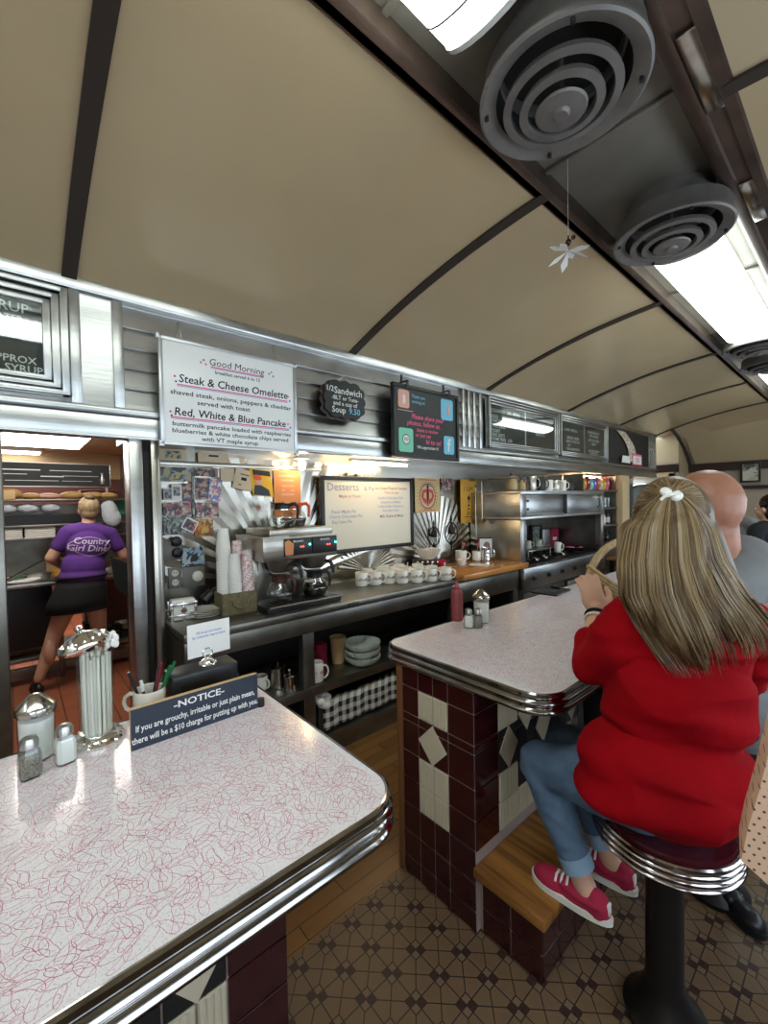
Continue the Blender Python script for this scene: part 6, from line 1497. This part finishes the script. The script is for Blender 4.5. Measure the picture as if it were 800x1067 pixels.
# ---------------- bald man
t = thing('person', 'bald man in a grey T-shirt seated behind the woman in red', 'person', (-.38, 2.04, .62), 0)
RM = RC @ yawR(.25); mh = W(732, 529, 1.58)
b = MB(); head(b, mh, RM, 1.27)
capsule(b, W(732, 545, 1.58), W(739, 600, 1.66), .106, .104)
SLm, SRm = W(706, 640, 1.72), W(822, 632, 1.58)
chain(b, [SLm, W(752, 622, 1.64), SRm], [.065, .10, .065])
b.ell(W(768, 690, 1.66), (.19, .13, .20), 20, 0, RC); b.ell(Vector((-.38, 2.04, .72)), (.17, .14, .11), 20, 0, RC)
chain(b, [W(768, 700, 1.66), Vector((-.38, 2.04, .76))], [.15, .15])
ELm, WLm = Vector((-.52, 2.0, 1.08)), Vector((-.68, 2.22, .995)); ERm, WRm = W(842, 720, 1.66), Vector((-.80, 2.30, .985))
chain(b, [SLm, ELm, WLm], [.055, .045, .030]); chain(b, [SRm, ERm, WRm], [.055, .045, .030])
hand(b, WLm, (-.5, 1, 0), (0, 0, -1), (0, 1, 0), .2, 1.05); hand(b, WRm, (-1, -.2, 0), (0, 0, -1), (0, -1, 0), .2, 1.05)
mk = [((-.42, 1.96, .70), (-.80, 1.96, .68), (-.80, 1.97, .34), (-.80, 1.97, .25)), ((-.36, 2.12, .70), (-.68, 2.24, .66), (-.42, 2.06, .12), (-.40, 2.05, 0))]
for h_, k_, a_, f_ in mk: chain(b, [h_, k_, a_], [.09, .055, .038])
o = blob('body', b, 'skin2', t, .0065, 4); o['label'] = 'ruddy skin of bald head and arms'; eyes(t, mh, RM, 1.27)
b = MB()
chain(b, [SLm, W(724, 628, 1.67), W(735, 622, 1.58), W(748, 612, 1.60), W(771, 592, 1.62), W(800, 605, 1.60), SRm], [.085, .10, .125, .130, .122, .108, .09], 20)
b.ell(W(768, 680, 1.65), (.225, .16, .19), 28, 0, RC); b.ell(W(762, 740, 1.66), (.215, .165, .16), 28, 0, RC); b.ell(Vector((-.38, 2.04, .78)), (.20, .17, .12), 28, 0, RC)
chain(b, [SLm, SLm.lerp(ELm, .6)], [.085, .070], 18); chain(b, [SRm, SRm.lerp(ERm, .65)], [.085, .072], 18)
o = blob('t_shirt', b, 'greytee', t, .009, 5); wrinkle(o, .008, 5, 5, 7, 3.)
b = MB()
for h_, k_, a_, f_ in mk: chain(b, [h_, k_, a_], [.10, .075, .055], 18)
b.ell(Vector((-.38, 2.04, .70)), (.18, .15, .08), 20, 0, RC); blob('trousers', b, 'darkcloth', t, .009, 4)
shoe(t, (-.66, 1.97), (-.90, 1.97), .25, 'black', 'black', .048)
shoe(t, (-.44, 2.06), (-.24, 1.93), 0., 'black', 'black', .048)
# ---------------- two guests far down the diner
def standing(x, y, h, face, top, bottom, label, hairm, cap=None, hairlen=0):
    t = thing('person', label, 'person', (x, y, 0), 0); s = h/1.75; R = yawR(face); c = Vector((x, y, 1.62*s))
    def p(a, b_, z): return Vector((x, y, 0))+R @ Vector((a*s, b_*s, z*s))
    def fill(b, g, part):
        if part in ('body', 'top'):
            chain(b, [p(-.17, 0, 1.40), p(0, 0, 1.42), p(.17, 0, 1.40)], [.055*s+g, .07*s+g, .055*s+g]); b.ell(p(0, 0, 1.25), (.165*s+g, .105*s+g, .20*s), 18, 0, R); b.ell(p(0, 0, 1.02), (.15*s+g, .11*s+g, .16*s), 18, 0, R)
            for sx in (-1, 1): chain(b, [p(sx*.19, 0, 1.38), p(sx*.24, -.02, 1.12)], [.05*s+g, .042*s+g])
        if part in ('body', 'bottom'):
            b.ell(p(0, 0, .93), (.16*s+g, .12*s+g, .11*s), 18, 0, R)
            for sx in (-1, 1): chain(b, [p(sx*.09, 0, .88), p(sx*.10, .02, .48), p(sx*.10, 0, .10)], [.085*s+g, .058*s+g, .042*s+g])
    b = MB(); head(b, c, R, s); capsule(b, p(0, -.01, 1.55), p(0, -.01, 1.42), .052*s, .058*s); fill(b, 0, 'body')
    for sx in (-1, 1): chain(b, [p(sx*.24, -.02, 1.12), p(sx*.20, .18, 1.05)], [.04*s, .028*s]); hand(b, p(sx*.20, .18, 1.05), R @ Vector((-sx*.3, 1, .2)), R @ Vector((0, .2, -1)), R @ Vector((-sx, 0, 0)), .4, s)
    blob('body', b, 'skin', t, .009, 3); eyes(t, c, R, s)
    b = MB(); fill(b, .014, 'top'); blob('shirt', b, top, t, .012, 3); b = MB(); fill(b, .014, 'bottom'); blob('trousers', b, bottom, t, .012, 3)
    if cap:
        b = MB(); b.ell(c+Vector((0, 0, .045*s))+R @ Vector((0, -.01, 0)), (.088*s, .108*s, .085*s), 20, 0, R); b.ell(c+R @ Vector((0, .12*s, .03*s)), (.065*s, .07*s, .008), 16, 0, R); blob('cap', b, cap, t, .008, 2)
    else:
        b = MB(); b.ell(c+R @ Vector((0, -.03*s, .03*s)), (.090*s, .098*s, .105*s), 20, 0, R); b.ell(c+R @ Vector((0, -.045*s, -.05*s)), (.080*s, .065*s, .10*s), 16, 0, R); blob('hair', b, hairm, t, .008, 2)
    for sx in (-1, 1): 
        f = p(sx*.10, -.06, 0); g2 = p(sx*.11, .18, 0); shoe(t, (f.x, f.y), (g2.x, g2.y), 0, 'black', 'black', .045)
standing(-.95, 5.80, 1.58, 2.6, 'greytee', 'darkcloth', 'far guest in a white cap, right of the bald head', 'hairdark', cap='white')
standing(-.60, 4.98, 1.56, 1.2, 'darkcloth', 'darkcloth', 'dark haired guest in black at the far right edge', 'coffee')
# ---------------- perforated bag at the right edge
t = thing('shoulder_bag', 'tan perforated leather bag hanging at the right edge of the view', 'bag', W(838, 862, .72), YAW-.55)
out = [(-.085, -.085), (-.075, -.02), (-.060, .05), (-.048, .12), (-.035, .19), (-.02, .24), (.11, .24), (.15, .10), (.14, -.10), (.09, -.15), (.03, -.145), (-.045, -.115)]
b = MB(); n = len(out)
b.add([(x, -.012, z) for x, z in out]+[(x*1.0, .0, z) for x, z in out]+[(x*.93+.004, .075, z*.95) for x, z in out], [tuple(range(n)), tuple(range(2*n, 3*n))[::-1]] + [(k*n+i, k*n+(i+1) % n, (k+1)*n+(i+1) % n, (k+1)*n+i) for k in range(2) for i in range(n)])
b.build('body', 'perf', t, smooth=False)
b = MB(); b.tube([(-.01, .03, .235), (.02, .03, .40), (.05, .03, .50), (.08, .03, .40), (.10, .03, .235)], .010, 8); b.build('strap', 'tan', t)
# ================================================================== KITCHEN
def klamp(x0, x1, y0, y1, z, label, e='klight'):
    t = thing('kitchen_lamp', label, 'ceiling light', ((x0+x1)/2, (y0+y1)/2, z), 0, 'kitchen ceiling lamps'); w, h = (x1-x0)/2, (y1-y0)/2
    b = MB(); b.box(-w, w, -h, h, -.03, .019, 0, .006); b.build('housing', 'white', t)
    b = MB(); b.box(-w+.02, w-.02, -h+.02, h-.02, -.05, -.031, 0, .008); b.build('diffuser', e, t)
klamp(-7.1, -5.5, -1.2, .72, 2.40, 'bright square ceiling lamp deep in the kitchen')
klamp(-8.1, -7.8, -1.2, .34, 2.40, 'thin tube ceiling lamp at the back of the kitchen')
klamp(-4.4, -3.6, -.5, .8, 2.40, 'unseen ceiling lamp added above the cook to light the kitchen')  # added lamp, out of view behind the frieze, brightens the cook
# shelf unit over the prep table
t = thing('kitchen_shelf_unit', 'wire shelf unit over the kitchen prep table with bread on top', 'shelves', (-5.25, .3, 0), 0)
for z, x0 in ((1.645, -5.45), (1.405, -5.45), (1.285, -5.45)):
    b = MB(); b.box(x0, -5.12, -1.2, .98, z-.022, z, 0, .003); b.build('shelf', 'steel_dark', t, world=True)
for y in (-1.18, .95):
    for x in (-5.44, -5.14): b = MB(); b.cyl((x, y, .901), (x, y, 1.72), .014, n=10); b.build('post', 'chrome_worn', t, world=True)
b = MB(); b.box(-5.46, -5.44, -1.2, .96, .92, 1.60); b.build('back_panel', 'steel_dark', t, smooth=False, world=True)
b = MB(); b.box(-5.3, -5.12, -1.1, .55, 1.41, 1.50); b.build('dark_bin_row', 'black', t, smooth=False, world=True)
labs = ['first', 'second', 'third', 'fourth', 'fifth', 'sixth']
for k, (y, r, h) in enumerate([(-.02, .10, .10), (.13, .085, .06), (.27, .10, .06), (.45, .11, .075), (.62, .11, .07), (.76, .09, .065)]):
    t = thing('bread_loaf', labs[k]+' wrapped bread loaf from the left on the top kitchen shelf', 'bread', (-5.26, y, 1.645), 0, 'bread loaves on the kitchen shelf')
    b = MB(); b.ell((0, 0, h*.5), (.09, r*.92, h*.55), 18); b.v = [(x, yy, max(z, 0)) for x, yy, z in b.v]; b.build('loaf', 'bread' if k != 2 else 'peach', t)
t = thing('cardboard_box', 'tan cardboard box at the left end of the top kitchen shelf', 'box', (-5.22, -.09, 1.645), 0)
b = MB(); b.box(-.06, .06, -.10, .08, 0, .085, 0, .003); b.build('box', 'gold', t)
t.location = (-5.17, -.06, 1.645)
for k, (y, w) in enumerate([(-.04, .10), (.10, .13), (.27, .12)]):
    t = thing('plastic_bag', ('left', 'middle', 'right')[k]+' clear plastic bag of rolls on the second kitchen shelf', 'bag', (-5.22, y, 1.51), 0, 'plastic bags on the kitchen shelf')
    b = MB(); b.ell((.02, 0, .05), (.07, w*.6, .05), 16); b.ell((.03, w*.3, .045), (.05, w*.4, .035), 12); b.v = [(x, yy, max(z, -.005)) for x, yy, z in b.v]; blob('bag', b, 'bag', t, .01, 2, world=False)
for s_, (y0, y1) in enumerate(((-.16, .06), (.075, .30))):
    for k in range(6):
        t = thing('food_tray', ('left', 'right')[s_]+' stack of white trays: '+('bottom', 'second', 'third', 'fourth', 'fifth', 'top')[k]+' tray', 'tray', (-5.24, (y0+y1)/2, 1.286+k*.019), 0, ('left', 'right')[s_]+' stack of white trays on the kitchen shelf')
        w = (y1-y0)/2; b = MB(); b.box(-.10, .10, -w, w, 0, .012, 0, .003); b.box(-.09, .09, -w+.01, w-.01, .010, .0165, 0, .002); b.build('tray', 'paper', t)
# prep table
t = thing('prep_table', 'steel prep table in front of the cook', 'table', (-5.1, .3, 0), 0)
b = MB(); b.box(-5.50, -4.86, -1.2, .98, .86, .90, 0, .006); b.build('table_top', 'steel', t, world=True)
b = MB(); b.box(-5.45, -4.95, -1.1, .25, .30, .85, 0, .01); b.build('black_oven', 'black', t, world=True)
b = MB(); b.box(-5.48, -4.9, -1.2, .98, .20, .235, 0, .004); b.build('lower_shelf', 'steel_dark', t, world=True)
for y in (-1.15, .30, .93):
    b = MB(); b.box(-4.93, -4.88, y-.02, y+.02, 0, .86, 0, .004); b.build('leg', 'steel_dark', t, world=True)
b = MB(); b.box(-4.95, -4.90, -1.2, .98, .05, .15, 0, .004); b.build('kick_rail', 'steel_dark', t, world=True)
rnd = random.Random(6)
for k, (x, y, r, h, m, nm, lab) in enumerate([(-5.25, .42, .07, .05, 'steel', 'steel_pan', 'low steel pan left of the cook on the prep table'), (-5.1, .16, .10, .05, 'steel', 'steel_pan', 'wide steel pan near the left of the prep table'), (-5.5, .02, .05, .12, 'mint', 'jar', 'green topped jar at the back left of the prep table'), (-5.15, .72, .08, .07, 'steel', 'steel_pan', 'steel pan right of the cook on the prep table'), (-5.3, .34, .07, .04, 'amberpaper', 'food_dish', 'dish of yellow food beside the cook')]):
    t = thing(nm, lab, 'pan' if 'pan' in nm else 'dish', (x, y, .90), 0)
    b = MB(); b.lathe([(r*.9, 0), (r, h), (r*1.05, h+.004), (r*.95, h), (r*.85, .008), (.001, .006)], n=24); b.build('vessel', m, t)
t = thing('paper_sheet', 'crumpled white paper at the front left edge of the prep table', 'paper', (-5.0, .06, .90), .3)
b = MB(); b.ell((0, 0, .012), (.08, .13, .014), 14); b.ell((.02, .05, .02), (.06, .07, .014), 12); b.build('sheet', 'paper', t)
t = thing('carving_steel', 'long dark rod leaning over the prep table', 'utensil', (-5.05, .0, .95), 0)
b = MB(); b.tube([(0, -.1, -.04), (0, .22, .14)], .006, 8); b.build('rod', 'black', t)
t = thing('cutting_board', 'tan board leaning at the back of the prep table', 'board', (-5.38, .36, .905), 0)
b = MB(); b.box(-.012, .012, -.13, .13, 0, .16, 0, .004); b.build('board', 'ply', t)
for k in range(7):
    y = .60+.045*k+rnd.uniform(-.01, .01); z = .236
    t = thing('stacked_pan', ('first', 'second', 'third', 'fourth', 'fifth', 'sixth', 'last')[k]+' dark pan of the pile under the prep table, right of the cook', 'pan', (-5.0-.04*(k % 3), .56+(k % 3)*.14, z+.075*(k//3)), 0, 'dark pans under the prep table')
    b = MB(); b.lathe([(.075, 0), (.09, .06), (.094, .062), (.085, .055), (.07, .008), (.001, .006)], n=24); b.build('vessel', 'steel_dark' if k % 2 else 'black', t)
# chalkboard and things at the back
t = thing('kitchen_board', 'long dark written board above the top kitchen shelf', 'sign', (-5.30, -.55, 1.775), RZ)
b = MB(); b.box(0, 1.33, -.012, 0, 0, .22); b.build('board', 'slate', t, smooth=False)
b = MB(); frame(b, 1.33, .22, .008, .016, y0=.002); b.build('frame', 'alu', t)
b = MB(); b.box(.02, .04, -.01, .0, -.13, 0); b.box(1.29, 1.31, -.01, 0, -.13, 0); b.build('bracket', 'alu', t, smooth=False)
letters('writing', t, [('#line .28', .62, .15, .010, {}), ('#line .34', 1.0, .15, .006, {}), ('#line .22', .55, .11, .006, {}), ('#line .18', .85, .09, .010, {}), ('#line .30', 1.08, .10, .005, {}), ('#line .40', .70, .05, .005, {}), ('#line .25', 1.05, .05, .004, {})], ['alu'], -.0125)
b = MB(); b.lathe([(.018, 0), (.025, .05), (.012, .09), (.016, .12)], (1.26, -.02, .02), n=12); b.build('chalk_holder', 'alu', t)
t = thing('green_sign', 'green notice on the kitchen wall right of the cook', 'sign', (-5.30, .83, 1.48), RZ)
b = MB(); b.box(0, .16, -.008, 0, 0, .17); b.build('board', 'mint2', t, smooth=False)
t = thing('hanging_bag', 'clear plastic bag hanging right of the cook head', 'bag', (-5.08, .74, 1.62), 0)
b = MB(); b.ell((0, 0, -.12), (.05, .075, .13), 14); b.ell((0, .03, -.17), (.05, .07, .09), 12); b.ell((0, -.03, -.06), (.03, .05, .06), 12); blob('bag', b, 'bag', t, .01, 2, world=False)
t = thing('maroon_rack', 'maroon cabinet on the kitchen back wall', 'cabinet', (-5.7, .80, 0), 0)
b = MB(); b.box(-.12, .12, -.25, .25, 0, 1.75, 0, .006); b.build('body', 'kwall', t)
b = MB(); b.box(.12, .13, -.23, .23, .1, 1.70, 0, .003); b.build('door', 'kwall', t)
# board on a stand near the doorway
t = thing('menu_stand', 'black board on a steel floor stand inside the kitchen doorway', 'stand', (-3.25, .52, 0), 0)
b = MB(); b.add([(0, -.055, 1.235), (0, .045, 1.18), (0, .065, .93), (0, -.03, 1.03), (.012, -.055, 1.235), (.012, .045, 1.18), (.012, .065, .93), (.012, -.03, 1.03)], [(0, 1, 2, 3), (4, 5, 6, 7), (0, 1, 5, 4), (1, 2, 6, 5), (2, 3, 7, 6), (3, 0, 4, 7)]); b.build('board', 'slate', t, smooth=False)
b = MB(); b.cyl((-.01, .045, 0), (-.01, .045, 1.1), .010, n=12); b.build('pole', 'chrome_worn', t)
b = MB(); b.lathe([(.12, 0), (.12, .01), (.02, .02)], (-.01, .045, 0), n=24); b.build('foot', 'steel_dark', t)
# ---------------- the cook
t = thing('person', 'cook in a purple T-shirt and black skirt working in the kitchen', 'person', (-4.62, .42, 0), 0)
X0 = -4.62
RK = Matrix.Rotation(PI/2+.10, 3, 'Z')        # faces -X
kh = Vector((X0-.03, .515, 1.545))
b = MB(); head(b, kh, RK, .95)
capsule(b, kh+Vector((.01, 0, -.05)), Vector((X0, .505, 1.40)), .050, .055)
SLk, SRk = Vector((X0, .36, 1.345)), Vector((X0, .665, 1.31))
chain(b, [SLk, Vector((X0, .51, 1.37)), SRk], [.05, .07, .05])
b.ell((X0, .495, 1.20), (.105, .155, .18), 20); b.ell((X0+.01, .455, 1.0), (.10, .14, .14), 20); b.ell((X0+.01, .44, .84), (.13, .17, .13), 20)
EL_, WL_ = Vector((X0-.02, .235, 1.13)), Vector((X0-.26, .33, 1.02)); ER_, WR_ = Vector((X0-.02, .775, 1.10)), Vector((X0-.24, .66, 1.0))
chain(b, [SLk, EL_, WL_], [.050, .046, .030]); chain(b, [SRk, ER_, WR_], [.050, .046, .030])
hand(b, WL_, (-1, .3, -.3), (0, 0, -1), (0, 1, 0), .4, .95); hand(b, WR_, (-1, -.2, -.3), (0, 0, -1), (0, -1, 0), .4, .95)
chain(b, [(X0+.01, .36, .80), (X0-.02, .245, .48), (X0+.0, .125, .12)], [.095, .062, .038]); chain(b, [(X0+.01, .53, .80), (X0-.02, .56, .45), (X0+.0, .585, .10)], [.095, .062, .038])
b.ell((X0+.02, .20, .33), (.05, .045, .11), 14); b.ell((X0+.02, .575, .32), (.05, .045, .11), 14)
o = blob('body', b, 'skin', t, .0065, 4); eyes(t, kh, RK, .95)
b = MB(); 
b.ell((X0, .495, 1.21), (.125, .168, .18), 24); b.ell((X0+.01, .460, 1.03), (.135, .168, .17), 24); b.ell((X0+.01, .45, .95), (.150, .184, .10), 24)
chain(b, [SLk, Vector((X0, .51, 1.36)), SRk], [.066, .080, .066], 18); chain(b, [SLk, SLk.lerp(EL_, .55)], [.066, .062], 18); chain(b, [SRk, SRk.lerp(ER_, .55)], [.066, .062], 18)
sh = blob('t_shirt', b, 'purple', t, .008, 4)
b = MB(); n = 40; vs = []
for z, rx, ry in ((.93, .135, .170), (.86, .165, .195), (.75, .175, .215), (.655, .185, .235)):
    vs += [(X0+.01+rx*math.cos(2*PI*i/n), .44+(.0 if z > .8 else -.03)+ry*math.sin(2*PI*i/n)*(1+.015*math.sin(i*1.9)), z) for i in range(n)]
b.add(vs, [(j*n+i, j*n+(i+1) % n, (j+1)*n+(i+1) % n, (j+1)*n+i) for j in range(3) for i in range(n)]); o = b.build('skirt', 'darkcloth', t, world=True); s_ = o.modifiers.new('s', 'SOLIDIFY'); s_.thickness = .006
b = MB(); b.tube([(X0+.01+.150*math.cos(2*PI*i/30), .445+.185*math.sin(2*PI*i/30), .955) for i in range(30)], .010, 8, closed=True); b.build('apron_string', 'darkcloth', t, world=True)
b = MB(); b.ell(kh+Vector((.025, 0, .022)), (.098, .082, .094), 20); b.ell(kh+Vector((.05, .0, -.03)), (.06, .066, .07), 18); blob('hair', b, 'hairlight2', t, .007, 3)
b = MB(); b.ell(kh+Vector((.065, .005, .10)), (.042, .042, .034), 16); b.tube([kh+Vector((.055+.03*math.cos(2*PI*i/16), .03*math.sin(2*PI*i/16), .085)) for i in range(16)], .010, 8, closed=True); blob('hair_bun', b, 'hairdark', t, .006, 2)
b = MB(); b.tube([kh+Vector((-.09, -.078, -.012)), kh+Vector((-.02, -.080, -.008))], .002, 6); b.build('glasses', 'black', t, world=True)
shoe(t, (X0+.07, .125), (X0-.16, .09), 0, 'black', 'black', .044); shoe(t, (X0+.06, .585), (X0-.17, .60), 0, 'black', 'black', .044)
# printed logo on the back of the shirt, laid onto the cloth
from mathutils.bvhtree import BVHTree
bv = BVHTree.FromPolygons([v.co.copy() for v in sh.data.vertices], [tuple(p.vertices) for p in sh.data.polygons])
b = MB(); b.flat = True
b.text('Country', .02, .025, .085, 0, 0, shear=.25); b.text('Girl Diner', .0, -.045, .085, 0, 0, shear=.25)
for k in range(2):
    r0, r1 = (.162+.0*k, .166); n = 48; P2 = []
    for r in (1.0, .96):
        for i in range(n):
            a = 2*PI*i/n; q = 1+.06*math.cos(a*4); P2.append((.165*r*q*math.cos(a), 0, .0+.088*r*q*math.sin(a)))
    if k == 0: b.add(P2, [(i, (i+1) % n, n+(i+1) % n, n+i) for i in range(n)])
org = Vector((-4.62, .42, 0)); vs = []
for x, y, z in b.v:
    wy = .505+x*.92; wz = 1.215+z*.9-x*.10
    h = bv.ray_cast(Vector((.5, wy-org.y, wz)), Vector((-1, 0, 0)))
    hx = h[0].x if h[0] else .12
    vs.append((hx+.0025, wy-org.y, wz))
b.v = vs; b.build('shirt_print', 'palelilac', t, smooth=False)
# ================================================================== LIGHT
w = bpy.data.worlds.new('world'); bpy.context.scene.world = w; w.use_nodes = True
bg = w.node_tree.nodes['Background']; bg.inputs[0].default_value = (.72, .86, 1.0, 1); bg.inputs[1].default_value = 3.6
def area(name, loc, size, power, col, rot=(0, 0, 0)):
    l = bpy.data.lights.new(name, 'AREA'); l.shape = 'RECTANGLE'; l.size, l.size_y = size; l.energy = power; l.color = col
    o = bpy.data.objects.new(name, l); C.objects.link(o); o.location = loc; o.rotation_euler = rot; return o
sc = bpy.context.scene
sc.view_settings.view_transform = 'Standard'; sc.view_settings.look = 'None'; sc.view_settings.gamma = 1; sc.view_settings.use_curve_mapping = False
sc.view_settings.exposure = 0.75
